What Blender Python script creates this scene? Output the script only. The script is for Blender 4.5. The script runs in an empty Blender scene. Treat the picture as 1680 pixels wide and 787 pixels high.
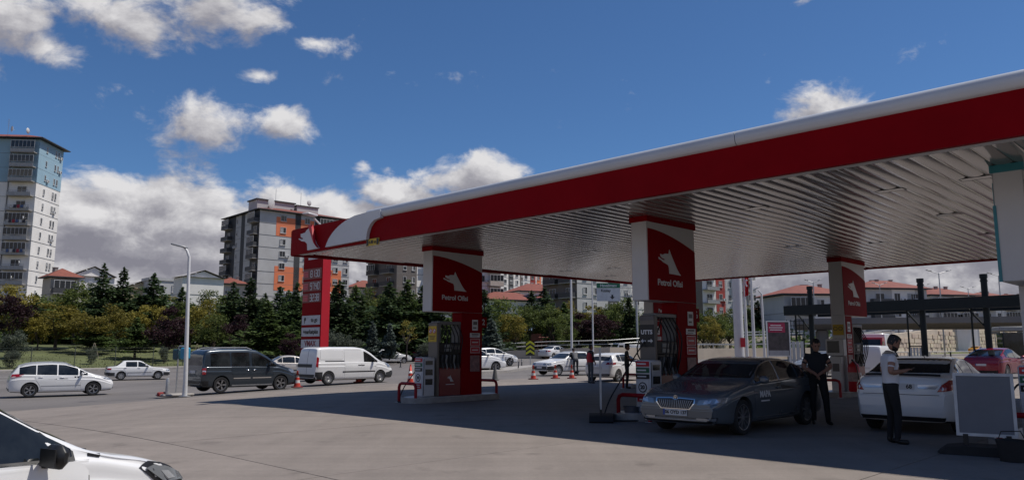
import bpy, bmesh, math, random
from mathutils import Vector, Matrix, geometry
from mathutils.bvhtree import BVHTree

random.seed(7)
SC = bpy.context.scene
COL = SC.collection
R = math.radians
# ---------------------------------------------------------------- camera
EYE = 1.6
PITCH = R(8.06)
FPX = 1250.0                       # focal length in pixels of the 1680 px wide photograph
cam_d = bpy.data.cameras.new('camera')
cam_d.sensor_width = 36.0
cam_d.lens = 36.0 * FPX / 1680.0
cam_d.clip_start = 0.1
cam_d.clip_end = 6000.0
cam = bpy.data.objects.new('camera', cam_d)
COL.objects.link(cam)
cam.location = (0, 0, EYE)
cam.rotation_euler = (R(90) + PITCH, 0, 0)
SC.camera = cam
# ---------------------------------------------------------------- colour management
SC.view_settings.view_transform = 'Standard'
SC.view_settings.look = 'None'
SC.view_settings.exposure = 0.0
SC.view_settings.gamma = 1.0
SC.view_settings.use_curve_mapping = False
SC.cycles.max_bounces = 6
SC.cycles.diffuse_bounces = 3
SC.cycles.glossy_bounces = 3
SC.cycles.transmission_bounces = 3
SC.cycles.transparent_max_bounces = 6
SC.cycles.caustics_reflective = False
SC.cycles.caustics_refractive = False
SC.cycles.sample_clamp_indirect = 4.0
# ---------------------------------------------------------------- sun and sky
SUN_TO = Vector((2.75, 0.26, 5.5)).normalized()
SUN_EL = math.asin(SUN_TO.z)
SUN_AZ = math.atan2(SUN_TO.x, SUN_TO.y)
sun_d = bpy.data.lights.new('sun', 'SUN')
sun_d.energy = 4.2
sun_d.angle = R(0.5)
sun_d.color = (1.0, 0.94, 0.86)
sun = bpy.data.objects.new('sun', sun_d)
COL.objects.link(sun)
sun.rotation_euler = SUN_TO.to_track_quat('Z', 'Y').to_euler()
sun.location = (60, 6, 120)


def build_world():
    w = bpy.data.worlds.new('World')
    SC.world = w
    w.use_nodes = True
    nt = w.node_tree
    N, L = nt.nodes, nt.links
    N.clear()
    out = N.new('ShaderNodeOutputWorld')
    bg = N.new('ShaderNodeBackground')
    bg.inputs['Strength'].default_value = 0.1
    L.new(bg.outputs[0], out.inputs[0])
    sky = N.new('ShaderNodeTexSky')
    sky.sky_type = 'NISHITA'
    sky.sun_disc = False
    sky.sun_elevation = SUN_EL
    sky.sun_rotation = SUN_AZ
    sky.altitude = 900
    sky.air_density = 1.0
    sky.dust_density = 0.4
    sky.ozone_density = 2.2

    # group: cloud density at a direction
    g = bpy.data.node_groups.new('cloud_density', 'ShaderNodeTree')
    g.interface.new_socket('Vector', in_out='INPUT', socket_type='NodeSocketVector')
    g.interface.new_socket('Density', in_out='OUTPUT', socket_type='NodeSocketFloat')
    gn, gl = g.nodes, g.links
    gi, go = gn.new('NodeGroupInput'), gn.new('NodeGroupOutput')

    def M(op, a, b=None, c=None, clamp=False):
        n = gn.new('ShaderNodeMath')
        n.operation = op
        n.use_clamp = clamp
        for i, v in enumerate((a, b, c)):
            if v is None:
                continue
            if isinstance(v, (int, float)):
                n.inputs[i].default_value = v
            else:
                gl.new(v, n.inputs[i])
        return n.outputs[0]
    nrm = gn.new('ShaderNodeVectorMath')
    nrm.operation = 'NORMALIZE'
    gl.new(gi.outputs[0], nrm.inputs[0])
    sep = gn.new('ShaderNodeSeparateXYZ')
    gl.new(nrm.outputs[0], sep.inputs[0])

    def noise(scale, zs, detail, rough, off, dist=0.0):
        mp = gn.new('ShaderNodeMapping')
        mp.inputs['Scale'].default_value = (scale, scale, scale * zs)
        mp.inputs['Location'].default_value = off
        gl.new(nrm.outputs[0], mp.inputs[0])
        t = gn.new('ShaderNodeTexNoise')
        t.inputs['Scale'].default_value = 1.0
        t.inputs['Detail'].default_value = detail
        t.inputs['Roughness'].default_value = rough
        t.inputs['Distortion'].default_value = dist
        gl.new(mp.outputs[0], t.inputs['Vector'])
        return t
    warp = noise(9, 1.3, 3, .5, (3.1, 1.7, .4))
    ws = gn.new('ShaderNodeSeparateColor')
    gl.new(warp.outputs['Color'], ws.inputs[0])
    az = M('ADD', M('ARCTAN2', sep.outputs[0], sep.outputs[1]), M('MULTIPLY', M('SUBTRACT', ws.outputs[0], .5), .05))
    el = M('ADD', M('ARCSINE', sep.outputs[2]), M('MULTIPLY', M('SUBTRACT', ws.outputs[1], .5), .03))
    fine = noise(15, 1.5, 10, .6, (0.3, 5.2, 1.1), .25)
    big = noise(3.3, 2.2, 5, .55, (7.7, 2.4, 4.0))
    # separate cumulus: (azimuth, elevation, half width, half height, weight) in degrees
    # clouds as seen over the station first, then the rest of the sky
    blobs = [(-22.0, 22.7, 10.5, 3.3, .80), (-28.5, 21.4, 6.5, 2.4, .78), (-15.2, 21.6, 5.5, 1.5, .72),
             (-23.0, 15.6, 5.0, 3.2, .92), (-17.5, 15.7, 3.2, 2.2, .85), (-19.2, 19.4, 2.6, 1.1, .7),
             (-36, 20.5, 5.5, 4.6, .9), (-32.4, 18.8, 3.0, 2.0, .8),
             (23.4, 15.6, 5.2, 3.4, 1.0), (-9.2, 13.0, 1.6, .8, .42), (-11, 13.2, 1.4, .8, .40),
             (-3.0, 13.0, 5.6, 2.6, .95), (-8.5, 11.2, 5, 2.0, 1.0),
             (60, 24, 12, 6, .9), (100, 30, 16, 7, .9), (150, 22, 14, 7, .9), (-70, 28, 14, 6, .9),
             (-120, 24, 16, 7, .9), (-165, 36, 14, 7, .8), (75, 48, 18, 7, .7), (-50, 52, 15, 6, .6)]
    m = None
    for a0, e0, ra, re, wt in blobs:
        da = M('MULTIPLY', M('SUBTRACT', az, R(a0)), 1 / R(ra))
        de = M('MULTIPLY', M('SUBTRACT', el, R(e0)), 1 / R(re))
        d = M('SQRT', M('ADD', M('MULTIPLY', da, da), M('MULTIPLY', de, de)))
        b = M('MULTIPLY', M('SUBTRACT', 1.0, d, clamp=True), wt)
        m = b if m is None else M('MAXIMUM', m, b)
    # the bank along the horizon, its top wandering with azimuth
    top = M('ADD', R(13.0), M('MULTIPLY', M('SUBTRACT', big.outputs[0], .5), R(7)))
    bank = M('MULTIPLY', M('SUBTRACT', top, el), 1 / R(2.6))
    bank = M('MINIMUM', M('MAXIMUM', bank, -.2), 1.2)
    m = M('MAXIMUM', m, bank)
    dens = M('ADD', m, M('MULTIPLY', M('SUBTRACT', fine.outputs[0], .5), 1.75))
    gl.new(dens, go.inputs[0])

    tc = N.new('ShaderNodeTexCoord')

    def grp(vec):
        n = N.new('ShaderNodeGroup')
        n.node_tree = g
        L.new(vec, n.inputs[0])
        return n.outputs[0]

    def W(op, a, b, clamp=False):
        n = N.new('ShaderNodeMath')
        n.operation = op
        n.use_clamp = clamp
        for i, v in enumerate((a, b)):
            if isinstance(v, (int, float)):
                n.inputs[i].default_value = v
            else:
                L.new(v, n.inputs[i])
        return n.outputs[0]
    d0 = grp(tc.outputs['Generated'])
    off = N.new('ShaderNodeVectorMath')
    off.operation = 'ADD'
    off.inputs[1].default_value = tuple(Vector((.35, .1, .94)) * .026)
    L.new(tc.outputs['Generated'], off.inputs[0])
    d1 = grp(off.outputs[0])
    mr = N.new('ShaderNodeMapRange')
    mr.interpolation_type = 'SMOOTHSTEP'
    mr.inputs['From Min'].default_value = 0.22
    mr.inputs['From Max'].default_value = 0.66
    L.new(d0, mr.inputs['Value'])
    lit = W('ADD', W('MULTIPLY', W('SUBTRACT', d0, d1), 1.15), .26, True)
    thin = N.new('ShaderNodeMapRange')
    thin.inputs['From Min'].default_value = 0.2
    thin.inputs['From Max'].default_value = 0.95
    thin.inputs['To Min'].default_value = .34
    thin.inputs['To Max'].default_value = 0.0
    L.new(d0, thin.inputs['Value'])
    lit2 = W('ADD', lit, thin.outputs[0], True)
    ramp = N.new('ShaderNodeValToRGB')
    e = ramp.color_ramp.elements
    e[0].position = 0.0
    e[0].color = (.235, .232, .275, 1)
    e[1].position = 1.0
    e[1].color = (.74, .73, .74, 1)
    x = e.new(.35)
    x.color = (.335, .33, .37, 1)
    L.new(lit2, ramp.inputs[0])
    sc = N.new('ShaderNodeVectorMath')
    sc.operation = 'SCALE'
    sc.inputs['Scale'].default_value = 10.0
    L.new(ramp.outputs[0], sc.inputs[0])
    tint = N.new('ShaderNodeMixRGB')
    tint.blend_type = 'MULTIPLY'
    tint.inputs[0].default_value = 1.0
    tint.inputs[2].default_value = (.46, .67, .89, 1)
    L.new(sky.outputs[0], tint.inputs[1])
    mix = N.new('ShaderNodeMixRGB')
    L.new(mr.outputs[0], mix.inputs[0])
    L.new(tint.outputs[0], mix.inputs[1])
    L.new(sc.outputs[0], mix.inputs[2])
    L.new(mix.outputs[0], bg.inputs['Color'])


build_world()


# ---------------------------------------------------------------- coordinates
def ray(px, py):
    x = (px - 840) / FPX
    y = -(py - 393.5) / FPX
    return Vector((x, math.cos(PITCH) - y * math.sin(PITCH), math.sin(PITCH) + y * math.cos(PITCH)))


def at_z(px, py, z):
    d = ray(px, py)
    return Vector((0, 0, EYE)) + d * ((z - EYE) / d.z)


def at_y(px, py, Y):
    d = ray(px, py)
    return Vector((0, 0, EYE)) + d * (Y / d.y)


def smooth(x):
    x = min(1, max(0, x))
    return x * x * (3 - 2 * x)


def H(x, y):
    """height of the ground: it dips a little to the left and climbs slowly beyond the road"""
    r = math.hypot(x, y)
    z = 0.0
    if y > 0:
        z -= .45 * smooth((-5 - x) / 15)
    z += .011 * max(0, r - 50) * (1 - .6 * smooth((x - 5) / 30))
    if r > 220:
        z += .03 * (r - 220)
    return z


TH = R(44.5)
VA = Vector((math.cos(TH), -math.sin(TH), 0))       # station axis a (towards the right, nearer)
VB = Vector((math.sin(TH), math.cos(TH), 0))        # station axis b (towards the right, away)


def S(a, b, z=0.0):
    return VA * a + VB * b + Vector((0, 0, z))


# ---------------------------------------------------------------- materials
MATS = {}


def nodes_of(m):
    m.use_nodes = True
    return m.node_tree.nodes, m.node_tree.links, m.node_tree.nodes['Principled BSDF']


def mat(name, col, rough=.6, metal=0.0, var=.12, scale=3.0, bump=0.0, bscale=40, coat=0.0, spec=.5, island=0.0, dirt=0.0):
    """principled surface whose base colour wanders with noise (wear, dust), with optional fine relief"""
    if name in MATS:
        return MATS[name]
    m = bpy.data.materials.new(name)
    N, L, P = nodes_of(m)
    P.inputs['Roughness'].default_value = rough
    P.inputs['Metallic'].default_value = metal
    P.inputs['Coat Weight'].default_value = coat
    P.inputs['Coat Roughness'].default_value = .06
    P.inputs['Specular IOR Level'].default_value = spec
    c = Vector(col)
    tc = N.new('ShaderNodeTexCoord')
    n = N.new('ShaderNodeTexNoise')
    n.inputs['Scale'].default_value = scale
    n.inputs['Detail'].default_value = 6
    n.inputs['Roughness'].default_value = .6
    L.new(tc.outputs['Object'], n.inputs['Vector'])
    r = N.new('ShaderNodeValToRGB')
    r.color_ramp.elements[0].position = .3
    r.color_ramp.elements[1].position = .7
    r.color_ramp.elements[0].color = (*(c * (1 - var)), 1)
    r.color_ramp.elements[1].color = (*(c * (1 + var)), 1)
    L.new(n.outputs[0], r.inputs[0])
    last = r.outputs[0]
    if island:
        gm = N.new('ShaderNodeNewGeometry')
        hs = N.new('ShaderNodeHueSaturation')
        mp = N.new('ShaderNodeMapRange')
        mp.inputs['To Min'].default_value = 1 - island
        mp.inputs['To Max'].default_value = 1 + island
        L.new(gm.outputs['Random Per Island'], mp.inputs['Value'])
        L.new(mp.outputs[0], hs.inputs['Value'])
        mh = N.new('ShaderNodeMapRange')
        mh.inputs['To Min'].default_value = .48
        mh.inputs['To Max'].default_value = .52
        L.new(gm.outputs['Random Per Island'], mh.inputs['Value'])
        L.new(mh.outputs[0], hs.inputs['Hue'])
        L.new(last, hs.inputs['Color'])
        last = hs.outputs[0]
    if dirt:
        n2 = N.new('ShaderNodeTexNoise')
        n2.inputs['Scale'].default_value = scale * .35
        n2.inputs['Detail'].default_value = 8
        L.new(tc.outputs['Object'], n2.inputs['Vector'])
        r2 = N.new('ShaderNodeMapRange')
        r2.inputs['From Min'].default_value = .5
        r2.inputs['From Max'].default_value = .75
        r2.inputs['To Max'].default_value = dirt
        L.new(n2.outputs[0], r2.inputs['Value'])
        mx = N.new('ShaderNodeMixRGB')
        mx.inputs[2].default_value = (c.x * .45 + .03, c.y * .43 + .025, c.z * .4 + .02, 1)
        L.new(r2.outputs[0], mx.inputs[0])
        L.new(last, mx.inputs[1])
        last = mx.outputs[0]
    L.new(last, P.inputs['Base Color'])
    if bump:
        nb = N.new('ShaderNodeTexNoise')
        nb.inputs['Scale'].default_value = bscale
        nb.inputs['Detail'].default_value = 4
        L.new(tc.outputs['Object'], nb.inputs['Vector'])
        b = N.new('ShaderNodeBump')
        b.inputs['Strength'].default_value = bump
        b.inputs['Distance'].default_value = .02
        L.new(nb.outputs[0], b.inputs['Height'])
        L.new(b.outputs[0], P.inputs['Normal'])
    MATS[name] = m
    return m


def leafmat(name, col, col2):
    if name in MATS:
        return MATS[name]
    m = bpy.data.materials.new(name)
    N, L, P = nodes_of(m)
    gm = N.new('ShaderNodeNewGeometry')
    oi = N.new('ShaderNodeObjectInfo')
    r = N.new('ShaderNodeValToRGB')
    r.color_ramp.elements[0].color = (*col, 1)
    r.color_ramp.elements[1].color = (*col2, 1)
    L.new(gm.outputs['Random Per Island'], r.inputs[0])
    hs = N.new('ShaderNodeHueSaturation')
    mp = N.new('ShaderNodeMapRange')
    mp.inputs['To Min'].default_value = .75
    mp.inputs['To Max'].default_value = 1.25
    L.new(oi.outputs['Random'], mp.inputs['Value'])
    L.new(mp.outputs[0], hs.inputs['Value'])
    L.new(r.outputs[0], hs.inputs['Color'])
    L.new(hs.outputs[0], P.inputs['Base Color'])
    P.inputs['Roughness'].default_value = .65
    P.inputs['Specular IOR Level'].default_value = .25
    tr = N.new('ShaderNodeBsdfTranslucent')
    L.new(hs.outputs[0], tr.inputs[0])
    mx = N.new('ShaderNodeMixShader')
    mx.inputs[0].default_value = .38
    L.new(P.outputs[0], mx.inputs[1])
    L.new(tr.outputs[0], mx.inputs[2])
    L.new(mx.outputs[0], N['Material Output'].inputs[0])
    MATS[name] = m
    return m


def emit(name, col, s):
    if name in MATS:
        return MATS[name]
    m = bpy.data.materials.new(name)
    N, L, P = nodes_of(m)
    P.inputs['Base Color'].default_value = (*[c * .5 for c in col], 1)
    P.inputs['Emission Color'].default_value = (*col, 1)
    P.inputs['Emission Strength'].default_value = s
    MATS[name] = m
    return m


def ground_mat(name, base, var, patch, streak=0.0, streak_angle=0.0, rough=.85, oil=0.0, bay=0.0):
    """concrete or asphalt in world coordinates: grain, broad patches, tyre streaks, oil spots"""
    m = bpy.data.materials.new(name)
    N, L, P = nodes_of(m)
    P.inputs['Roughness'].default_value = rough
    P.inputs['Specular IOR Level'].default_value = .35
    geo = N.new('ShaderNodeNewGeometry')

    def nz(scale, detail=6, rough_=.6, sx=1, sy=1, rot=0):
        mp = N.new('ShaderNodeMapping')
        mp.inputs['Scale'].default_value = (sx, sy, 1)
        mp.inputs['Rotation'].default_value = (0, 0, rot)
        L.new(geo.outputs['Position'], mp.inputs[0])
        t = N.new('ShaderNodeTexNoise')
        t.inputs['Scale'].default_value = scale
        t.inputs['Detail'].default_value = detail
        t.inputs['Roughness'].default_value = rough_
        L.new(mp.outputs[0], t.inputs['Vector'])
        return t.outputs[0]

    def mul(a, lo, hi, f0=.3, f1=.7):
        mr = N.new('ShaderNodeMapRange')
        mr.inputs['From Min'].default_value = f0
        mr.inputs['From Max'].default_value = f1
        mr.inputs['To Min'].default_value = lo
        mr.inputs['To Max'].default_value = hi
        L.new(a, mr.inputs['Value'])
        return mr.outputs[0]

    def prod(a, b):
        n = N.new('ShaderNodeMath')
        n.operation = 'MULTIPLY'
        L.new(a, n.inputs[0])
        L.new(b, n.inputs[1])
        return n.outputs[0]
    f = prod(mul(nz(14, 8, .7), 1 - var, 1 + var), mul(nz(.22, 5, .55), 1 - patch, 1 + patch))
    f = prod(f, mul(nz(90, 2, .6), .86, 1.14))
    if streak:
        f = prod(f, mul(nz(1.0, 5, .6, .12, 2.2, streak_angle), 1 - streak, 1 + streak * .7))
        f = prod(f, mul(nz(1.0, 4, .6, 1.7, .1, streak_angle), 1 - streak * .7, 1 + streak * .5))
    if oil:
        f = prod(f, mul(nz(1.3, 4, .5), 1.0, 1 - oil, .62, .72))
    if bay:
        oi = N.new('ShaderNodeObjectInfo')
        f = prod(f, mul(oi.outputs['Random'], 1 - bay, 1 + bay, 0, 1))
        f = prod(f, mul(nz(.9, 8, .72), 1 - bay * 1.6, 1 + bay * .6, .38, .56))
    sc = N.new('ShaderNodeVectorMath')
    sc.operation = 'SCALE'
    sc.inputs[0].default_value = base
    L.new(f, sc.inputs['Scale'])
    L.new(sc.outputs[0], P.inputs['Base Color'])
    b = N.new('ShaderNodeBump')
    b.inputs['Strength'].default_value = .25
    b.inputs['Distance'].default_value = .01
    L.new(nz(60, 5, .7), b.inputs['Height'])
    L.new(b.outputs[0], P.inputs['Normal'])
    MATS[name] = m
    return m


# ---------------------------------------------------------------- objects
def tag(o, label=None, cat=None, group=None, kind=None):
    if label:
        o['label'] = label
    if cat:
        o['category'] = cat
    if group:
        o['group'] = group
    if kind:
        o['kind'] = kind
    return o


def empty(name, loc=(0, 0, 0), rz=0.0, label=None, cat=None, group=None):
    o = bpy.data.objects.new(name, None)
    o.empty_display_size = .2
    COL.objects.link(o)
    o.location = loc
    o.rotation_euler = (0, 0, rz)
    return tag(o, label, cat, group)


def link_mesh(name, me, parent=None, loc=(0, 0, 0), rz=0.0):
    o = bpy.data.objects.new(name, me)
    COL.objects.link(o)
    o.location = loc
    o.rotation_euler = (0, 0, rz)
    if parent is not None:
        o.parent = parent
    return o


CHILDREN = {}


def copy_tree(o, parent=None):
    c = o.copy()
    COL.objects.link(c)
    if parent is not None:
        c.parent = parent
    for ch in list(o.children):
        copy_tree(ch, c)
    return c


class MB:
    """collects simple shapes into one mesh"""

    def __init__(self):
        self.v, self.f, self.m, self.sm = [], [], [], []

    def add(self, vs, fs, mi=0, smooth_=False):
        b = len(self.v)
        self.v += [tuple(v) for v in vs]
        for f in fs:
            self.f.append([b + i for i in f])
            self.m.append(mi)
            self.sm.append(smooth_)
        return self

    def box(self, c, s, mi=0, rz=0.0, rot=None, taper=1.0, bev=0.0):
        hx, hy, hz = s[0] / 2, s[1] / 2, s[2] / 2
        mt = rot if rot is not None else Matrix.Rotation(rz, 3, 'Z')
        c = Vector(c)
        if bev > 0:
            b = min(bev, hx * .9, hy * .9, hz * .9)
            vs = []
            for z, k in ((-hz, b), (-hz + b, 0), (hz - b, 0), (hz, b)):
                for x, y in ((-hx + k, -hy + b + 0), (-hx + b, -hy + k), (hx - b, -hy + k), (hx - k, -hy + b), (hx - k, hy - b), (hx - b, hy - k), (-hx + b, hy - k), (-hx + k, hy - b)):
                    vs.append(c + mt @ Vector((x, y, z)))
            fs = [list(range(7, -1, -1)), list(range(24, 32))]
            for l in range(3):
                for i in range(8):
                    j = (i + 1) % 8
                    fs.append([l * 8 + i, l * 8 + j, l * 8 + 8 + j, l * 8 + 8 + i])
            return self.add(vs, fs, mi)
        vs = []
        for z, k in ((-hz, 1.0), (hz, taper)):
            for x, y in ((-hx, -hy), (hx, -hy), (hx, hy), (-hx, hy)):
                vs.append(c + mt @ Vector((x * k, y * k, z)))
        return self.add(vs, [[3, 2, 1, 0], [4, 5, 6, 7], [0, 1, 5, 4], [1, 2, 6, 5], [2, 3, 7, 6], [3, 0, 4, 7]], mi)

    def tube(self, pts, r, n=8, mi=0, cap=True):
        pts = [Vector(p) for p in pts]
        rs = r if isinstance(r, (list, tuple)) else [r] * len(pts)
        vs = []
        up = Vector((.31, .17, .93))
        for i, p in enumerate(pts):
            d = (pts[min(i + 1, len(pts) - 1)] - pts[max(i - 1, 0)])
            if d.length < 1e-9:
                d = Vector((0, 0, 1))
            d.normalize()
            if i == 0:
                a = d.cross(up)
                if a.length < .05:
                    a = d.cross(Vector((1, 0, 0)))
            else:
                a = a - d * a.dot(d)
            a.normalize()
            b = d.cross(a)
            for k in range(n):
                t = 2 * math.pi * k / n
                vs.append(p + (a * math.cos(t) + b * math.sin(t)) * rs[i])
        fs = []
        for i in range(len(pts) - 1):
            for k in range(n):
                j = (k + 1) % n
                fs.append([i * n + k, i * n + j, i * n + n + j, i * n + n + k])
        self.add(vs, fs, mi, True)
        if cap:
            self.add(vs[:n], [list(range(n - 1, -1, -1))], mi)
            self.add(vs[-n:], [list(range(n))], mi)
        return self

    def lathe(self, prof, n=16, mi=0, c=(0, 0, 0), axis='z', cap=True):
        c = Vector(c)
        vs = []
        for r, h in prof:
            for k in range(n):
                t = 2 * math.pi * k / n
                x, y = r * math.cos(t), r * math.sin(t)
                p = {'z': (x, y, h), 'x': (h, x, y), 'y': (y, h, x)}[axis]
                vs.append(c + Vector(p))
        fs = []
        for i in range(len(prof) - 1):
            for k in range(n):
                j = (k + 1) % n
                fs.append([i * n + k, i * n + j, i * n + n + j, i * n + n + k])
        self.add(vs, fs, mi, True)
        if cap:
            if prof[0][0] > 1e-4:
                self.add(vs[:n], [list(range(n - 1, -1, -1))], mi)
            if prof[-1][0] > 1e-4:
                self.add(vs[-n:], [list(range(n))], mi)
        return self

    def prism(self, poly, fn, d0, d1, mi=0, mside=None):
        """2-d polygon; fn(u, v, d) gives the point"""
        n = len(poly)
        vs = [fn(u, v, d0) for u, v in poly] + [fn(u, v, d1) for u, v in poly]
        tri = geometry.tessellate_polygon([[Vector((u, v, 0)) for u, v in poly]])
        fs = [list(t) for t in tri] + [[n + i for i in reversed(t)] for t in tri]
        self.add(vs, fs, mi)
        self.add(vs, [[i, (i + 1) % n, n + (i + 1) % n, n + i] for i in range(n)], mi if mside is None else mside)
        return self

    def build(self, name, mats, parent=None, loc=(0, 0, 0), rz=0.0, fixn=True, mesh_only=False):
        me = bpy.data.meshes.new(name)
        me.from_pydata(self.v, [], self.f)
        if not isinstance(mats, (list, tuple)):
            mats = [mats]
        for m in mats:
            me.materials.append(m)
        me.polygons.foreach_set('material_index', self.m)
        me.polygons.foreach_set('use_smooth', self.sm)
        if fixn:
            bm = bmesh.new()
            bm.from_mesh(me)
            bmesh.ops.remove_doubles(bm, verts=bm.verts, dist=1e-5)
            bmesh.ops.recalc_face_normals(bm, faces=bm.faces)
            bm.to_mesh(me)
            bm.free()
        me.set_sharp_from_angle(angle=R(40))
        me.update()
        if mesh_only:
            return me
        return link_mesh(name, me, parent, loc, rz)


# a scratch scene where modifiers and text are evaluated
TMP = bpy.data.scenes.new('scratch')


def evaluated(obj):
    TMP.collection.objects.link(obj)
    vl = TMP.view_layers[0]
    vl.update()
    dg = vl.depsgraph
    me = bpy.data.meshes.new_from_object(obj.evaluated_get(dg), depsgraph=dg)
    TMP.collection.objects.unlink(obj)
    return me


def text_mesh(txt, size, depth=.006, bold=0.0, align='CENTER', res=3):
    cu = bpy.data.curves.new('lettering', 'FONT')
    cu.body = txt
    cu.size = size
    cu.extrude = depth / 2
    cu.offset = bold
    cu.align_x = align
    cu.align_y = 'CENTER'
    cu.resolution_u = res
    o = bpy.data.objects.new('lettering', cu)
    me = evaluated(o)
    bpy.data.objects.remove(o)
    bpy.data.curves.remove(cu)
    return me


def lettering(txt, size, m, parent, loc, xdir, ydir, name='lettering', depth=.006, bold=0.0, sx=1.0, align='CENTER'):
    """flat letters: xdir is the reading direction, ydir is up, both in the parent's space"""
    me = text_mesh(txt, size, depth, bold, align)
    me.materials.clear()
    me.materials.append(m)
    x, y = Vector(xdir).normalized(), Vector(ydir).normalized()
    z = x.cross(y)
    mt = Matrix((x * sx, y, z)).transposed().to_4x4()
    mt.translation = Vector(loc)
    me.transform(mt)
    return link_mesh(name, me, parent)


def chaikin(poly, n=1, k=.25):
    for _ in range(n):
        q = []
        for i in range(len(poly)):
            a, b = poly[i], poly[(i + 1) % len(poly)]
            q.append((a[0] + (b[0] - a[0]) * k, a[1] + (b[1] - a[1]) * k))
            q.append((b[0] + (a[0] - b[0]) * k, b[1] + (a[1] - b[1]) * k))
        poly = q
    return poly


# common materials
red = mat('red_panel_paint', (.25, .0025, .007), .5, var=.10, scale=.9, spec=.04, dirt=.12)
redlit = mat('sunlit_red', (.50, .008, .02), .4, var=.05)  # brighter copy of the panel red, with the totem side's sunlight in its colour
white = mat('white_panel_paint', (.60, .60, .61), .38, var=.05, scale=1.5, dirt=.12)
tubew = mat('white_enamel_sheet', (.58, .60, .63), .3, var=.05, scale=.8, coat=.3, dirt=.22)
steel = mat('brushed_steel', (.42, .42, .42), .32, metal=.9, var=.1, scale=6)
galv = mat('galvanised_steel', (.45, .46, .47), .45, metal=.5, var=.15, scale=5)
polew = mat('white_pole_paint', (.62, .62, .62), .4, var=.08, scale=4)
black = mat('black_plastic', (.012, .012, .013), .45, var=.2)
rubber = mat('black_rubber', (.016, .016, .017), .75, var=.25, scale=8, bump=.1)
dark = mat('dark_interior', (.006, .006, .007), .8)
glassd = mat('dark_glass', (.018, .021, .023), .04, var=.85, scale=1.7, spec=.6)
yellow = mat('yellow_sign_film', (.60, .40, .03), .5)
signw = mat('white_sign_film', (.70, .70, .70), .45, var=.04)
signr = mat('red_sign_film', (.50, .015, .03), .45, var=.05)
beige = mat('beige_metal', (.17, .145, .12), .45, var=.08)
concrete_kerb = mat('kerb_concrete', (.32, .30, .28), .85, var=.2, scale=4, bump=.2, dirt=.3)
chrome = mat('chrome', (.75, .75, .76), .12, metal=1.0, var=.03)
# ================================================================ ground, road, forecourt
m_earth = ground_mat('dry_earth', (.16, .14, .09), .25, .3)
m_asph = ground_mat('worn_asphalt', (.155, .142, .135), .12, .14, .10, R(44.5) + R(90))
m_conc = ground_mat('forecourt_concrete', (.224, .194, .172), .09, .09, .12, R(70), .8, oil=.25, bay=.03)
m_joint = ground_mat('joint_filler', (.12, .11, .10), .1, .1)
m_pave = ground_mat('pavement_stone', (.26, .24, .215), .14, .12)
m_lawn = ground_mat('park_lawn', (.10, .115, .045), .3, .3)
m_line = mat('worn_road_paint', (.55, .55, .53), .7, var=.3, scale=6, dirt=.5)


def strip(name, left, right, m, dz=0.0, n=24, kind='structure', parent=None, thick=0.0, sub=3, fn=None):
    """a sheet between two polylines, draped on the ground"""
    def samp(pl, t):
        d = [0]
        for i in range(len(pl) - 1):
            d.append(d[-1] + math.hypot(pl[i + 1][0] - pl[i][0], pl[i + 1][1] - pl[i][1]))
        s = t * d[-1]
        for i in range(len(pl) - 1):
            if s <= d[i + 1] + 1e-9:
                k = (s - d[i]) / max(1e-9, d[i + 1] - d[i])
                return (pl[i][0] + (pl[i + 1][0] - pl[i][0]) * k, pl[i][1] + (pl[i + 1][1] - pl[i][1]) * k)
        return pl[-1][:2]
    b = MB()
    vs = []
    for i in range(n + 1):
        p, q = samp(left, i / n), samp(right, i / n)
        for j in range(sub + 1):
            k = j / sub
            x, y = p[0] + (q[0] - p[0]) * k, p[1] + (q[1] - p[1]) * k
            vs.append((x, y, (fn or H)(x, y) + dz))
    fs = []
    w = sub + 1
    for i in range(n):
        for j in range(sub):
            fs.append([i * w + j, i * w + j + 1, (i + 1) * w + j + 1, (i + 1) * w + j])
    if thick:
        k = len(vs)
        vs += [(x, y, z - thick) for x, y, z in vs]
        for i in range(n):
            fs.append([i * w, (i + 1) * w, k + (i + 1) * w, k + i * w])
            fs.append([i * w + sub, k + i * w + sub, k + (i + 1) * w + sub, (i + 1) * w + sub])
        for j in range(sub):
            fs.append([j, k + j, k + j + 1, j + 1])
            fs.append([n * w + j, n * w + j + 1, k + n * w + j + 1, k + n * w + j])
    b.add(vs, fs, 0, True)
    o = b.build(name, m, parent)
    if kind:
        o['kind'] = kind
    return o


# the terrain: rings round the station out to the horizon, just below the paved sheets
b = MB()
radii = [0.5, 4, 8, 12, 16, 20, 24, 28, 32, 36, 40, 45, 50, 55, 60, 66, 72, 80, 90, 100, 115, 130, 150, 175, 200, 240, 300, 400, 600, 900, 1400, 2200, 3200]
NA = 72
vs = []
for r_ in radii:
    for k in range(NA):
        t = 2 * math.pi * k / NA
        x, y = r_ * math.sin(t), r_ * math.cos(t)
        vs.append((x, y, min(H(x, y), 5.5) - .22))
fs = [[i * NA + k, i * NA + (k + 1) % NA, (i + 1) * NA + (k + 1) % NA, (i + 1) * NA + k] for i in range(len(radii) - 1) for k in range(NA)]
fs.append([k for k in range(NA - 1, -1, -1)])
b.add(vs, fs, 0, True)
b.build('ground', m_earth)['kind'] = 'structure'

# far kerb of the main road, from the photograph
def kp(px, py, Y):
    p = at_y(px, py, Y)
    return (p.x, p.y)


K = [(-120, 20), kp(-260, 618, 50), kp(0, 612, 58), kp(277, 603, 67), kp(640, 592, 84), kp(830, 584, 92), kp(1000, 579, 88), kp(1200, 578, 96), kp(1420, 577, 108), kp(1680, 575, 150), (150, 190)]
NEAR = [(-60, -60), (-40, -40), (-20, -20), (-10, -10), (0, -12), (5, -12), (12, -12), (20, -12), (30, -15), (60, -20), (110, -30)]
strip('road', K, NEAR, m_asph, -.03, 90, sub=40)


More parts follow.
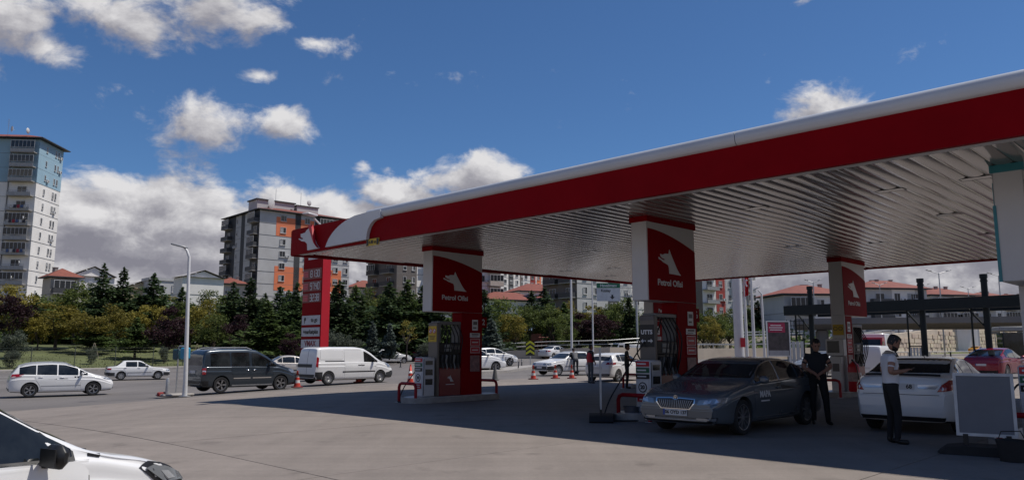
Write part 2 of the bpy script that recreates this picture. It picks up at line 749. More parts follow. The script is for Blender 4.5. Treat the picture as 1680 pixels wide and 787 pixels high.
def offset(pl, d):
    q = []
    for i, p in enumerate(pl):
        a, c = pl[max(0, i - 1)], pl[min(len(pl) - 1, i + 1)]
        dx, dy = c[0] - a[0], c[1] - a[1]
        l = math.hypot(dx, dy)
        q.append((p[0] - dy / l * d, p[1] + dx / l * d))
    return q


strip('pavement', offset(K, 3.2), offset(K, .18), m_pave, .12, 90, thick=.3)
kb = strip('kerb', offset(K, .18), K, concrete_kerb, .135, 90, sub=1, thick=.35)


def lawn_rise(x, y):
    """the park climbs gently behind its pavement"""
    d = 1e9
    for (xa, ya), (xc, yc) in zip(K[:-1], K[1:]):
        ex, ey = xc - xa, yc - ya
        t = max(0, min(1, ((x - xa) * ex + (y - ya) * ey) / (ex * ex + ey * ey)))
        d = min(d, math.hypot(x - xa - ex * t, y - ya - ey * t))
    return min(1.7, .085 * max(0, d - 3.4))


def HL(x, y):
    return H(x, y) + lawn_rise(x, y)


strip('lawn', offset(K, 62), offset(K, 3.2), m_lawn, .11, 70, sub=22, fn=HL)

# lane markings on the road, parallel to the kerb
for d, ln, gap in ((-7.5, 3.0, 6.0), (-11.2, 3.0, 6.0)):
    pl = offset(K, d)
    seg = []
    for i in range(len(pl) - 1):
        a, c = Vector((*pl[i], 0)), Vector((*pl[i + 1], 0))
        l = (c - a).length
        s = 0.0
        while s + ln < l:
            p, q = a + (c - a) * (s / l), a + (c - a) * ((s + ln) / l)
            seg.append((p, q))
            s += ln + gap
    b = MB()
    for p, q in seg:
        if not (-60 < p.x < 60):
            continue
        n_ = (q - p).normalized().cross(Vector((0, 0, 1))) * .07
        vs = [p - n_, q - n_, q + n_, p + n_]
        b.add([(v.x, v.y, H(v.x, v.y) - .012) for v in vs], [[0, 1, 2, 3]])
    o = b.build('lane_marking', m_line)
    o['kind'] = 'structure'

# forecourt: concrete bays with recessed joints, each bay its own slab
A0, A1, B0, B1 = -28.4, 16.0, -5.0, 47.0
fo = strip('forecourt', [S(A0, B0)[:2], S(A0, B1)[:2]], [S(A1, B0)[:2], S(A1, B1)[:2]], m_joint, -.012, 26, sub=22)
na, nb = 9, 10
for i in range(na):
    for j in range(nb):
        a0, a1 = A0 + (A1 - A0) * i / na, A0 + (A1 - A0) * (i + 1) / na
        b0, b1 = B0 + (B1 - B0) * j / nb, B0 + (B1 - B0) * (j + 1) / nb
        g = .008
        ne = 4
        b = MB()
        vs = []
        dz = random.uniform(-.002, .002)
        for u in range(ne + 1):
            for w in range(ne + 1):
                p = S(a0 + g + (a1 - a0 - 2 * g) * u / ne, b0 + g + (b1 - b0 - 2 * g) * w / ne)
                vs.append((p.x, p.y, H(p.x, p.y) + dz))
        fs = [[u * 5 + w, u * 5 + w + 1, u * 5 + w + 6, u * 5 + w + 5] for u in range(ne) for w in range(ne)]
        k = len(vs)
        vs += [(x, y, z - .03) for x, y, z in vs]
        rim = [u * 5 for u in range(5)] + [20 + w for w in range(1, 5)] + [u * 5 + 4 for u in range(3, -1, -1)] + [w for w in range(3, 0, -1)]
        for q in range(len(rim)):
            r2 = rim[(q + 1) % len(rim)]
            fs.append([rim[q], r2, k + r2, k + rim[q]])
        b.add(vs, fs)
        b.build('concrete_slab', m_conc, fo)


def sroot(name, a, b_, label=None, cat=None, group=None, z=None, rz=0.0):
    p = S(a, b_)
    zz = H(p.x, p.y) if z is None else z
    return empty(name, (p.x, p.y, zz), -TH + rz, label, cat, group)


# ================================================================ canopy
ZC = 4.7
LA, RA, FB, BB = -22.9, 6.0, 12.85, 31.0
CA, CB = -10.0, 22.0
canopy = sroot('station_canopy', CA, CB, 'long red and white filling station canopy with slatted white ceiling', 'canopy', z=0)


def lp(a, b_, z):
    return (a - CA, b_ - CB, z)


SL = .083


def left_a(b_):
    return LA + SL * (b_ - FB)


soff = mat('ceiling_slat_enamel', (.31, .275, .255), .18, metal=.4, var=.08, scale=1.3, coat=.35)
slat_meshes = []
for q in range(5):
    rnd = random.Random(q)
    b = MB()
    ns = 26
    prof = [(-.146, .035), (-.146, .004), (-.12, -.005), (-.06, -.013), (0, -.016), (.06, -.013), (.12, -.005), (.146, .004), (.146, .035)]
    vs = []
    for i in range(ns + 1):
        y = i / ns
        j = rnd.uniform(-.0026, .0026)
        tw = rnd.uniform(-.014, .014)
        for x, z in prof:
            vs.append((x, y, z + j + tw * x))
    w = len(prof)
    fs = [[i * w + k, i * w + k + 1, (i + 1) * w + k + 1, (i + 1) * w + k] for i in range(ns) for k in range(w - 1)]
    b.add(vs, fs, 0, True)
    slat_meshes.append(b.build('ceiling_slat', soff, mesh_only=True))
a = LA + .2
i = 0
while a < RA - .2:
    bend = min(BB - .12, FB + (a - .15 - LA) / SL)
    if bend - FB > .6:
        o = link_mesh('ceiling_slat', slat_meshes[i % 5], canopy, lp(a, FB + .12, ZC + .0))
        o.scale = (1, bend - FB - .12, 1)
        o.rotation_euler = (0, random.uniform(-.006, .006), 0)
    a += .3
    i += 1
# roof deck above the slats
b = MB()
poly = [(LA + .06, FB + .12), (RA - .06, FB + .12), (RA - .06, BB - .1), (left_a(BB) + .06, BB - .1)]
b.prism(poly, lambda u, v, d: lp(u, v, d), ZC + .06, 5.42)
b.build('roof_deck', mat('roof_sheet', (.30, .30, .31), .6), canopy)
# fascia
b = MB()
b.prism([(FB, 4.66), (FB, 5.37), (FB + .12, 5.37), (FB + .12, 4.66)], lambda u, v, d: lp(d, u, v), LA + .0, RA)
b.build('red_fascia', red, canopy)
edge = mat('fascia_edge_steel', (.16, .05, .05), .5, var=.1)
b = MB()
b.prism([(FB + .13, 4.665), (FB + .13, 4.69), (FB + .34, 4.69), (FB + .34, 4.665)], lambda u, v, d: lp(d, u, v), LA + .15, RA - .05)
b.build('soffit_border', white, canopy)
# back, left and right fascias
b = MB()
b.prism([(BB - .1, 4.64), (BB - .1, 5.45), (BB, 5.45), (BB, 4.64)], lambda u, v, d: lp(d, u, v), left_a(BB), RA)
b.build('red_fascia', red, canopy)
b = MB()
b.prism([(LA - .06, FB), (left_a(BB) - .06, BB), (left_a(BB) + .05, BB), (LA + .05, FB)], lambda u, v, d: lp(u, v, d), 4.62, 5.5)
b.build('red_fascia', red, canopy)
b = MB()
b.prism([(RA, FB), (RA + .1, FB), (RA + .1, BB), (RA, BB)], lambda u, v, d: lp(u, v, d), 4.64, 5.5)
b.build('red_fascia', red, canopy)


def on_fascia(px, py, bq=FB):
    d = ray(px, py)
    o = Vector((0, 0, EYE))
    t = (bq - o.dot(VB)) / d.dot(VB)
    p = o + d * t
    return p.dot(VA), p.z


# white tube along the top edge, in sheet lengths with a seam between
prof = []
for k in range(9):
    t = math.pi * k / 8
    prof.append((FB + .03 - .12 * math.sin(t) ** .8, 5.485 - .145 * math.cos(t)))
prof += [(FB + .30, 5.63), (FB + .30, 5.34)]
tube_start = -18.6
seams = [tube_start, -6.72, 0.6, RA]
for s0, s1 in zip(seams[:-1], seams[1:]):
    b = MB()
    b.prism(prof, lambda u, v, d: lp(d, u, v), s0 + .008, s1 - .008)
    for k in range(len(b.sm)):
        b.sm[k] = True
    b.build('white_tube', tubew, canopy)
# the red upper panel at the corner and the white sweep of the corner
b = MB()
top_l = 5.51
b.prism([(FB - .003, 5.365), (FB - .003, top_l), (FB + .118, top_l), (FB + .118, 5.365)], lambda u, v, d: lp(d, u, v), LA, tube_start)
b.build('red_fascia', red, canopy)


def bez(p0, p1, p2, n=10):
    return [((1 - t) ** 2 * p0[0] + 2 * t * (1 - t) * p1[0] + t * t * p2[0], (1 - t) ** 2 * p0[1] + 2 * t * (1 - t) * p1[1] + t * t * p2[1]) for t in [i / n for i in range(n + 1)]]


px_poly = bez((536, 405.5), (546, 372), (584, 354), 10) + [(604, 348.5), (626, 344), (626.5, 357)] + bez((620, 359), (605, 366), (603, 393), 8)[1:]
poly = [on_fascia(px, py, FB - .06) for px, py in px_poly]
poly = [(u, max(4.655, min(v, 5.61))) for u, v in poly]
b = MB()
b.prism(poly, lambda u, v, d: lp(u, d, v), FB - .115, FB - .011)
b.build('white_sweep', tubew, canopy)
px_poly = [(x, y) for x, y in px_poly]
# wolf head on the corner panel
WOLF = [(247, 303), (257, 335), (280, 392), (300, 440), (318, 472), (332, 488), (243, 483), (241, 440), (235, 420), (214, 410), (196, 402), (184, 391), (166, 384), (165, 368), (182, 380), (204, 389), (213, 381), (192, 374), (179, 362), (178, 345), (196, 349), (214, 337), (240, 336)]
WOLF = [((x - 165) / 167, (488 - y) / 185) for x, y in WOLF]
cw = [(489, 393), (497, 391), (502, 390), (504, 398), (504.5, 410.5), (522, 407), (517, 400), (513.5, 389), (508.5, 372), (506.5, 376), (503, 378), (501.5, 381), (495, 383), (493.5, 387), (498, 389.5), (496, 391)]
cw = [(508.5, 373), (514, 389), (518, 400), (523, 407), (504.5, 410.5), (504, 400), (501, 396.5), (495, 395.5), (490, 392), (491.5, 391), (495.5, 393), (498, 391), (494, 389), (493.5, 384), (501, 381.5), (503, 378)]
poly = [on_fascia(px, py, FB - .05) for px, py in cw]
b = MB()
b.prism(poly, lambda u, v, d: lp(u, d, v), FB - .06, FB - .001)
b.build('wolf_emblem', white, canopy)
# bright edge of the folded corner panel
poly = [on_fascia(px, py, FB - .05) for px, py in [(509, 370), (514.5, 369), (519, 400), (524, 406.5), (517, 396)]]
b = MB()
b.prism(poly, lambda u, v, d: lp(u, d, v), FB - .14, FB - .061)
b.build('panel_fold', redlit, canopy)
b = MB()
b.prism([(FB - .002, 4.655), (FB - .002, 5.475), (FB + .1, 5.475), (FB + .1, 4.655)], lambda u, v, d: lp(d, u, v), LA - .11, LA + .28)
b.build('corner_panel', red, canopy)
# height limit plate under the edge
ha, hz = on_fascia(613, 397)
o = MB()
o.box(lp(ha, FB - .03, hz), (.62, .02, .20))
hp = o.build('height_plate', yellow, canopy)
lettering('4.80 m', .13, black, hp, lp(ha, FB - .044, hz), (1, 0, 0), (0, 0, 1), bold=.004)
for s in (-1, 1):
    b = MB()
    b.box(lp(ha + s * .25, FB - .042, hz), (.1, .006, .18))
    b.build('hazard_mark', black, hp)
# flush light fittings in the ceiling
lens = mat('frosted_lens', (.55, .55, .53), .35)
for px, py in [(1461, 313), (1602, 293), (1558, 352), (1240, 342), (1622, 384), (1442, 399), (928, 445), (1001, 453), (974, 413), (1006, 440), (760, 437), (1300, 405)]:
    p = at_z(px, py, ZC - .02)
    aa, bb = p.dot(VA), p.dot(VB)
    b = MB()
    for s in (-1, 1):
        b.box(lp(aa + s * .26, bb, ZC - .016), (.012, .24, .006))
        b.box(lp(aa, bb + s * .12, ZC - .016), (.50, .012, .006))
    fr = b.build('light_fitting', mat('fitting_grey', (.16, .16, .16), .5), canopy)
    b = MB()
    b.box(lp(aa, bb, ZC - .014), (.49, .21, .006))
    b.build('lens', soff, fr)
# floodlight standing on the roof corner
fa, fb_ = -21.2, 14.2
fl = sroot('roof_floodlight', fa, fb_, 'white floodlight on a bracket standing on the left corner of the canopy roof', 'floodlight', z=5.42)
pA = at_y(528, 372, 24.6)
pB = at_y(515, 358, 24.2)
loc = fl.location
fl.location = (pA.x, pA.y, 5.42)
inv = Matrix.Rotation(TH, 3, 'Z')
tip = inv @ (pB - Vector(fl.location))
b = MB()
b.tube([(0, 0, 0), (0, 0, .12), tip], .03)
b.build('bracket', polew, fl)
b = MB()
d = Vector((tip.x, tip.y, tip.z - .12)).normalized()
b.box(tip + d * .22, (.26, .5, .06), rz=math.atan2(-d.x, d.y), bev=.02)
b.build('lamp_head', white, fl)

# ================================================================ pylons
teal = mat('teal_panel_paint', (.03, .22, .27), .35)
poster_pink = mat('printed_poster', (.22, .10, .11), .4, var=.6, scale=9)


def wolf(parent, b0, z0, w, h, x, t=.012, m=None):
    bb = MB()
    bb.prism([(b0 + u * w, z0 + v * h) for u, v in WOLF], lambda u, v, d: (d, u, v), x, x + t)
    return bb.build('wolf_emblem', m or white, parent)


def pylon(a, b_, label, leg_first=False, num=None, lpg=False, words=True):
    """the sign box hangs from the canopy; the leg stands at one end of it. origin: middle of the box in a, near end in b"""
    t = sroot('canopy_pylon', a, b_, label, 'pylon', 'canopy pylons')
    Lb, hw = (2.1, .225)
    z0, z1 = 2.70, 4.60
    trim_m = teal if lpg else red
    bb = MB()
    bb.box((0, Lb / 2, (z0 + z1) / 2), (2 * hw, Lb, z1 - z0), bev=.015)
    bb.build('sign_box', white, t)
    bb = MB()
    bb.box((0, Lb / 2, 4.625), (2 * hw + .06, Lb + .06, .13))
    bb.build('top_band', trim_m, t)
    for s in (-1, 1):
        bb = MB()
        arc = [(.03 + (Lb - .05) * k / 12, 4.40 - .40 * (k / 12) ** 1.75) for k in range(13)]
        poly = [(.03, z0 + .01)] + [(Lb - .02, z0 + .01)] + arc[::-1]
        bb.prism(poly, lambda u, v, d: (d, u, v), s * hw, s * (hw + .014))
        bb.build('sign_panel', trim_m, t)
    if lpg:
        bb = MB()
        bb.box((-hw + .0, -.006, (z0 + z1) / 2 - .3), (.05, .014, z1 - z0 - .6))
        bb.build('edge_strip', teal, t)
    if words:
        wolf(t, .44, 3.36, .96, .60, hw + .014)
        o = lettering('Petrol Ofisi', .21, white, t, (hw + .02, .92, 3.14), (0, 1, 0), (0, 0, 1), bold=.005)
        wd = o.dimensions.y
        for v in o.data.vertices:
            v.co.y = .92 + (v.co.y - .92) * (1.07 / max(.1, wd))
    # leg
    l0, l1 = (1.22, Lb) if not leg_first else (0.0, .62)
    bb = MB()
    bb.box((0, (l0 + l1) / 2, z0 / 2), (2 * hw - .01, l1 - l0, z0))
    leg = bb.build('leg', white if lpg or leg_first else red, t)
    if leg_first:
        bb = MB()
        bb.box((hw, (l0 + l1) / 2 + .03, z0 / 2), (.02, l1 - l0 - .07, z0 - .02))
        bb.build('leg_cladding', red, t)
    xs = hw + .012
    # stickers on the leg
    c = (l0 + l1) / 2 + (.12 if not leg_first else 0)
    for zc, hh, ww, mm, nm in () if lpg else ((2.32, .34, .24, signw, 'sticker'), (2.0, .14, .42, signw, 'sticker'), (1.78, .24, .42, signr, 'sticker'), (1.54, .20, .42, signr, 'sticker'), (1.12, .5, .4, poster_pink, 'poster')):
        bb = MB()
        bb.box((xs, c, zc), (.012, ww, hh))
        st_ = bb.build(nm, mm, t)
        if mm is signr:
            bb = MB()
            for k in (-1, 1):
                bb.box((xs + .007, c, zc + k * (hh / 2 - .012)), (.004, ww - .02, .012))
                bb.box((xs + .007, c + k * (ww / 2 - .016), zc), (.004, .012, hh - .05))
            bb.box((xs + .007, c, zc), (.004, ww * .6, .03))
            bb.build('white_rule', signw, st_)
        elif nm == 'sticker':
            bb = MB()
            bb.box((xs + .007, c, zc + hh * .18), (.004, ww * .7, hh * .3))
            bb.box((xs + .007, c - .02, zc - hh * .25), (.004, ww * .6, hh * .12))
            bb.build('print', mat('grey_print', (.12, .11, .11), .5), st_)
    if num:
        bb = MB()
        y1 = l1 + .16 if not leg_first else -.14
        bb.box((.10, y1, 2.42), (.03, .3, .34))
        pl = bb.build('number_board', red, t)
        lettering(num, .26, white, pl, (.118, y1, 2.42), (0, 1, 0), (0, 0, 1), bold=.004)
    return t


pylon(-18.18, 14.8, 'red canopy pylon number 2 with wolf head, nearest the red price totem', num='2')
pylon(-10.38, 14.85, 'big red canopy pylon number 6 with wolf head beside the dark sedan', num='6')
pylon(-10.45, 26.6, 'pylon with white leg and fire extinguisher behind the man in black', leg_first=True)
pylon(-18.2, 26.6, 'white legged pylon mostly hidden behind pylon number 6', leg_first=True)
pylon(-2.87, 14.9, 'white canopy pylon with teal band at the right edge of the photo', lpg=True, words=False)

# ================================================================ islands, dispensers, kiosks, hoops
def island(a, b0, b1, label):
    t = sroot('pump_island', a, (b0 + b1) / 2, label, 'pump island', 'pump islands')
    L_ = b1 - b0
    bb = MB()
    poly = []
    for k in range(9):
        t_ = math.pi * k / 8
        poly.append((.55 * math.cos(t_), L_ / 2 - .62 + .62 * math.sin(t_)))
    for k in range(9):
        t_ = math.pi + math.pi * k / 8
        poly.append((.55 * math.cos(t_), -L_ / 2 + .62 + .62 * math.sin(t_)))
    bb.prism(poly, lambda u, v, d: (u, v, d), -.02, .15)
    bb.build('kerb_block', concrete_kerb, t)
    bb = MB()
    poly2 = [(u * .86, v * .96) for u, v in poly]
    bb.prism(poly2, lambda u, v, d: (u, v, d), .151, .165)
    bb.build('top_plate', galv, t)
    return t


island(-18.18, 14.0, 17.7, 'concrete pump island under pylon number 2')
island(-10.38, 14.05, 17.7, 'concrete pump island under pylon number 6 behind the dark sedan')
island(-10.45, 25.6, 30.4, 'pump island with fire extinguisher behind the man in black')
island(-18.2, 25.6, 30.4, 'far pump island behind pylon number 6')
island(-2.87, 14.05, 17.7, 'pump island at the right edge of the photo')


def hoop(a, b_, label, w=.8, h=.56):
    t = sroot('safety_hoop', a, b_, label, 'barrier', 'red safety hoops at the pump islands')
    bb = MB()
    pts = [(-w / 2, 0, 0), (-w / 2, 0, h - .12), (-w / 2 + .035, 0, h - .035), (-w / 2 + .12, 0, h), (w / 2 - .12, 0, h), (w / 2 - .035, 0, h - .035), (w / 2, 0, h - .12), (w / 2, 0, 0)]
    bb.tube(pts, .045, 10)
    bb.build('bent_tube', mat('hoop_red', (.30, .008, .016), .5, var=.1, spec=.25, dirt=.2), t)
    bb = MB()
    for s in (-1, 1):
        bb.box((s * w / 2, 0, .006), (.16, .16, .012))
    bb.build('foot_plate', galv, t)


hoop(-18.3, 14.2, 'red hoop at the near end of the island under pylon 2', .8)
hoop(-18.3, 17.5, 'red hoop at the far end of the island under pylon 2')
hoop(-10.2, 14.25, 'red hoop beside the bonnet of the dark sedan', .85)
hoop(-10.45, 25.45, 'red hoop behind the man in black')
hoop(-2.75, 14.25, 'red hoop at the right edge of the photo', .85)
hoop(-18.2, 25.3, 'red hoop at the far island behind pylon 6')


def hose_pts(x, y, z0, z1, sag, n=10, ox=.16):
    pts = []
    for k in range(n + 1):
        t_ = k / n
        pts.append((x + ox * math.sin(math.pi * t_), y + .05 * math.sin(2 * math.pi * t_), z0 + (z1 - z0) * t_ - sag * math.sin(math.pi * t_)))
    return pts


red_dark = mat('dispenser_red', (.20, .008, .012), .35, coat=.2)
screen = mat('dark_display', (.02, .022, .024), .15)
nozz = mat('nozzle_grip', (.05, .05, .05), .5)
nozzw = mat('pale_nozzle', (.30, .30, .29), .45)


def dispenser(a, b_, label, utts=False, mirror=False):
    t = sroot('fuel_dispenser', a, b_, label, 'fuel pump', 'fuel dispensers')
    zb, W_, L_ = .165, .42, .88
    bb = MB()
    bb.box((0, 0, zb + .42), (W_, L_, .84), bev=.02)
    bb.build('lower_cabinet', red_dark, t)
    frame_grey = mat('frame_grey', (.17, .17, .17), .45, metal=.3)
    bb = MB()
    bb.box((0, 0, zb + 1.06), (W_ - .08, L_ - .04, .44))
    bb.build('nozzle_bay', black, t)
    bb = MB()
    bb.box((0, 0, zb + 1.44), (W_ - .02, L_ - .02, .32), bev=.02)
    disp = bb.build('display_housing', black, t)
    for s in (-1, 1):
        for yy, ww, hh in ((-.42, .22, .18), (0, .26, .10), (0, .26, .1), (.42, .28, .18)):
            pass
        bb = MB()
        bb.box((s * (W_ / 2), -.10, zb + 1.50), (.02, .26, .09))
        bb.box((s * (W_ / 2), -.10, zb + 1.38), (.02, .26, .09))
        bb.build('display', mat('grey_display', (.25, .27, .27), .25), disp)
        bb = MB()
        for k in range(4):
            bb.box((s * (W_ / 2 + .002), .10 + .08 * k, zb + 1.46), (.02, .05, .12))
        bb.build('keypad', mat('key_grey', (.14, .14, .14), .5), disp)
    # portal frame above
    for yy, ww in ((-L_ / 2 + .035, .07), (L_ / 2 - .035, .07)):
        bb = MB()
        bb.box((0, yy, zb + 1.925), (W_ - .06, ww, .65))
        bb.build('frame_post', frame_grey, t)
    bb = MB()
    bb.box((0, 0, zb + 2.20), (W_ - .02, L_ + .02, .10), bev=.015)
    bb.build('frame_beam', frame_grey, t)
    # end panel facing the front of the station
    bb = MB()
    bb.box((0, -L_ / 2 - .05, zb + 1.1), (W_ + .02, .10, 2.2), bev=.02)
    ep = bb.build('end_panel', beige, t)
    if utts:
        bb = MB()
        bb.box((0, -L_ / 2 - .106, zb + 1.72), (.40, .012, .52))
        sg = bb.build('sign', black, ep)
        lettering('UTTS', .135, signw, sg, (0, -L_ / 2 - .116, zb + 1.80), (1, 0, 0), (0, 0, 1), bold=.006)
        for s in (-1, 1):
            bb = MB()
            poly = [(s * .17, 0), (s * .11, .05), (s * .11, .015), (s * .03, .015), (s * .03, -.015), (s * .11, -.015), (s * .11, -.05)]
            bb.prism(poly, lambda u, v, d: (u, d, zb + 1.60 + v), -L_ / 2 - .118, -L_ / 2 - .110)
            bb.build('arrow', signw, sg)
        bb = MB()
        bb.box((0, -L_ / 2 - .105, zb + 2.13), (.38, .012, .1))
        bb.build('vent_strip', mat('grey_print', (.12, .11, .11)), ep)
    else:
        bb = MB()
        bb.box((0, -L_ / 2 - .106, zb + 1.86), (.38, .012, .48))
        sg = bb.build('warning_sign', yellow, ep)
        bb = MB()
        for s in (-1, 1):
            bb.lathe([(.075, 0), (.075, .004)], 20, 0, (s * .09, -L_ / 2 - .115, zb + 1.95), 'y')
            bb.lathe([(.055, -.001), (.055, .006)], 20, 1, (s * .09, -L_ / 2 - .118, zb + 1.95), 'y')
            bb.box((s * .09, -L_ / 2 - .126, zb + 1.95), (.12, .004, .015), rot=Matrix.Rotation(R(45), 3, 'Y'))
        for k in range(3):
            bb.box((0, -L_ / 2 - .114, zb + 1.80 - .045 * k), (.28 - .05 * k, .004, .018), 2)
        bb.build('print', [signr, signw, black], sg)
    # nozzles and hoses on both faces
    for s in (-1, 1):
        for k in range(5):
            y = -.31 + .155 * k
            bb = MB()
            x = s * (W_ / 2 - .02)
            bb.box((x, y, zb + 1.10), (.09, .07, .26), rot=Matrix.Rotation(s * .25, 3, 'Y'), bev=.02)
            bb.tube([(x + s * .02, y, zb + .98), (x + s * .06, y, zb + .86), (x + s * .05, y, zb + .80)], .018, 6)
            bb.build('nozzle', nozzw if k % 2 else nozz, t)
            bb = MB()
            pts = [(s * .16, y, zb + 2.16)] + [(s * (.16 + .26 * math.sin(math.pi * q / 8)), y + .06 * math.sin(q), zb + 2.1 - 1.3 * q / 8) for q in range(1, 8)] + [(s * (W_ / 2 + .02), y, zb + .82)]
            bb.tube(pts, .017, 6)
            bb.build('hose', rubber, t)
        wolf(t, -.12, zb + .42, .26, .2, s * (W_ / 2 + .003) if s > 0 else -W_ / 2 - .006, .004)
        bb = MB()
        bb.box((s * (W_ / 2 + .002), 0, zb + .34), (.006, .34, .02))
        bb.build('brand_line', signw, t)
    return t


dispenser(-18.18, 15.58, 'fuel dispenser with yellow warning sign under pylon number 2')
dispenser(-10.38, 15.63, 'fuel dispenser with black UTTS sign behind the dark sedan', utts=True)
dispenser(-10.45, 27.8, 'fuel dispenser full of black hoses right of the fire extinguisher')
dispenser(-18.2, 28.2, 'fuel dispenser at the far island hidden behind pylon 6')


def kiosk(a, b_, label, clean=False, h=1.16):
    t = sroot('payment_terminal', a, b_, label, 'payment terminal', 'white terminals at the pump islands')
    zb = .165
    bb = MB()
    bb.box((0, 0, zb + h / 2), (.42, .46, h), bev=.03)
    bb.build('cabinet', white, t)
    for k in range(3):
        bb = MB()
        bb.box((.212, .0, zb + h - .16 - .28 * k), (.012, .27, .17 - .05 * (k == 0)))
        bb.build('display', screen, t)
    bb = MB()
    bb.box((.209, -.2, zb + h / 2), (.006, .02, h - .1))
    bb.build('door_gap', mat('dark_gap_strip', (.05, .05, .05)), t)  # dark strip drawn along the door joint
    y = -.236
    for zc, hh, m_ in ((h - .08, .11, signr), (h - .22, .11, mat('green_sign_film', (.02, .12, .06), .5)), (h - .36, .10, black)):
        bb = MB()
        bb.box((0, y, zb + zc), (.36, .012, hh))
        sg = bb.build('sign', m_, t)
        bb = MB()
        bb.box((-.02, y - .008, zb + zc), (.24, .004, hh * .3))
        bb.build('print', signw, sg)
    bb = MB()
    bb.box((0, y, zb + h - .68), (.3, .012, .48))
    sg = bb.build('speed_sign', signw, t)
    bb = MB()
    bb.lathe([(.115, 0), (.115, .005)], 28, 0, (0, y - .012, zb + h - .60), 'y')
    bb.lathe([(.09, 0), (.09, .006)], 28, 1, (0, y - .0145, zb + h - .60), 'y')
    bb.build('ring', [black, signw], sg)
    lettering('20', .12, black, sg, (0, y - .018, zb + h - .60), (1, 0, 0), (0, 0, 1), bold=.005)
    bb = MB()
    bb.box((0, y - .006, zb + h - .84), (.3, .012, .16))
    w_ = bb.build('warning_strip', signr, sg)
    bb = MB()
    for k in (-1, 1):
        bb.box((0, y - .014, zb + h - .84 + k * .03), (.18, .004, .025))
    bb.build('print', signw, w_)


kiosk(-18.15, 14.72, 'white payment terminal with speed sign left of the dispenser under pylon 2')
kiosk(-10.15, 14.78, 'white payment terminal with round 20 sign beside the dark sedan')
kiosk(-2.7, 14.75, 'white payment terminal cut by the right edge of the photo')

# tall loose hoses on the islands
for (a, b_, lab) in ((-18.5, 15.0, 'black air hose hanging from the dispenser under pylon 2'), (-10.55, 14.7, 'black hose drooping onto the red hoop by the dark sedan'), (-2.95, 14.4, 'black hose hanging beside the terminal at the right edge')):
    t = sroot('air_hose', a, b_, lab, 'hose', 'loose black hoses')
    b = MB()
    if a > -5:
        pts = [(.15, .4, 1.1), (.0, .2, 1.0), (-.08, .1, .8), (-.04, .05, .6), (-.1, 0, .35), (-.2, -.1, .05), (-.1, -.3, .02)]
    else:
        pts = [(.2, .55, 2.0), (.02, .2, 1.5), (-.08, -.1, 1.1), (-.12, -.35, .8), (-.2, -.6, .45), (-.25, -.75, .1), (-.1, -.9, .02), (.2, -.85, .02), (.5, -.5, .02)]
    P3 = []
    for i in range(len(pts) - 1):
        for q in range(4):
            u = q / 4
            p0, p1, p2, p3 = [Vector(pts[min(max(i + k, 0), len(pts) - 1)]) for k in (-1, 0, 1, 2)]
            P3.append(.5 * ((2 * p1) + (p2 - p0) * u + (2 * p0 - 5 * p1 + 4 * p2 - p3) * u * u + (3 * p1 - p0 - 3 * p2 + p3) * u ** 3))
    P3.append(Vector(pts[-1]))
    b.tube(P3, .016, 6)
    b.build('hose_line', rubber, t)

# payment cabinet and extinguisher on the white leg behind the man in black
t = sroot('wall_cabinet', -10.5, 26.44, 'white cabinet with black screen fixed to the white pylon leg', 'cabinet')
b = MB()
b.box((0, 0, 1.62), (.6, .28, .58), bev=.03)
b.build('housing', white, t)
b = MB()
b.box((-.04, -.142, 1.64), (.40, .012, .40))
b.build('display', screen, t)
b = MB()
b.box((0, .02, .72), (.36, .24, 1.2), bev=.02)
b.build('pedestal', white, t)
b = MB()
b.box((0, -.105, .95), (.22, .012, .26))
b.build('print', mat('grey_print', (.12, .11, .11)), t)
t = sroot('warning_board', -10.45, 26.585, 'yellow warning board on the white pylon leg', 'sign')
b = MB()
b.box((0, -.006, 2.22), (.36, .012, .36))
b.build('board', yellow, t)
b = MB()
for s in (-1, 1):
    b.lathe([(.07, 0), (.07, .004)], 20, 0, (s * .085, -.016, 2.26), 'y')
    b.lathe([(.05, 0), (.05, .005)], 20, 1, (s * .085, -.019, 2.26), 'y')
b.build('print', [black, yellow], t)
t = sroot('fire_extinguisher', -9.98, 26.5, 'red fire extinguisher standing at the foot of the white pylon leg', 'extinguisher')
b = MB()
b.lathe([(.17, .165), (.19, .2), (.19, .95), (.16, 1.05), (.07, 1.12), (.05, 1.16)], 20)
b.build('cylinder_body', redlit, t)
b = MB()
b.box((0, 0, 1.2), (.06, .2, .05))
b.tube([(0, -.1, 1.2), (.16, -.2, 1.05), (.2, -.17, .7), (.19, -.12, .45)], .018, 6)
b.build('valve', black, t)
b = MB()
b.lathe([(.192, .5), (.192, .8)], 20, cap=False)
b.build('label_band', mat('label_print', (.4, .3, .28), .5, var=.4, scale=12), t)

# ================================================================ price totem
tp = at_y(518, 500, 43)
tt = empty('price_totem', (tp.x, tp.y, H(tp.x, tp.y)), -TH, 'tall red price totem with white digits behind the white panel van', 'sign')
TW, TD, THh = 2.05, .5, 8.2
b = MB()
b.box((0, 0, THh / 2), (TW, TD, THh))
b.build('body', red, tt)
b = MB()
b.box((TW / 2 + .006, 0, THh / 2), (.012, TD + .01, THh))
b.build('side_panel', redlit, tt)  # sunlight on this side is painted in as a brighter red sheet
zz = lambda py: at_y(518, py, 43).z - H(tp.x, tp.y)
yf = -TD / 2
lightd = mat('digit_white', (.60, .60, .60), .5, var=.03)
SEG = {'0': 'abcdef', '1': 'bc', '2': 'abged', '3': 'abgcd', '4': 'fgbc', '7': 'abc', '8': 'abcdefg', '9': 'abcdfg'}


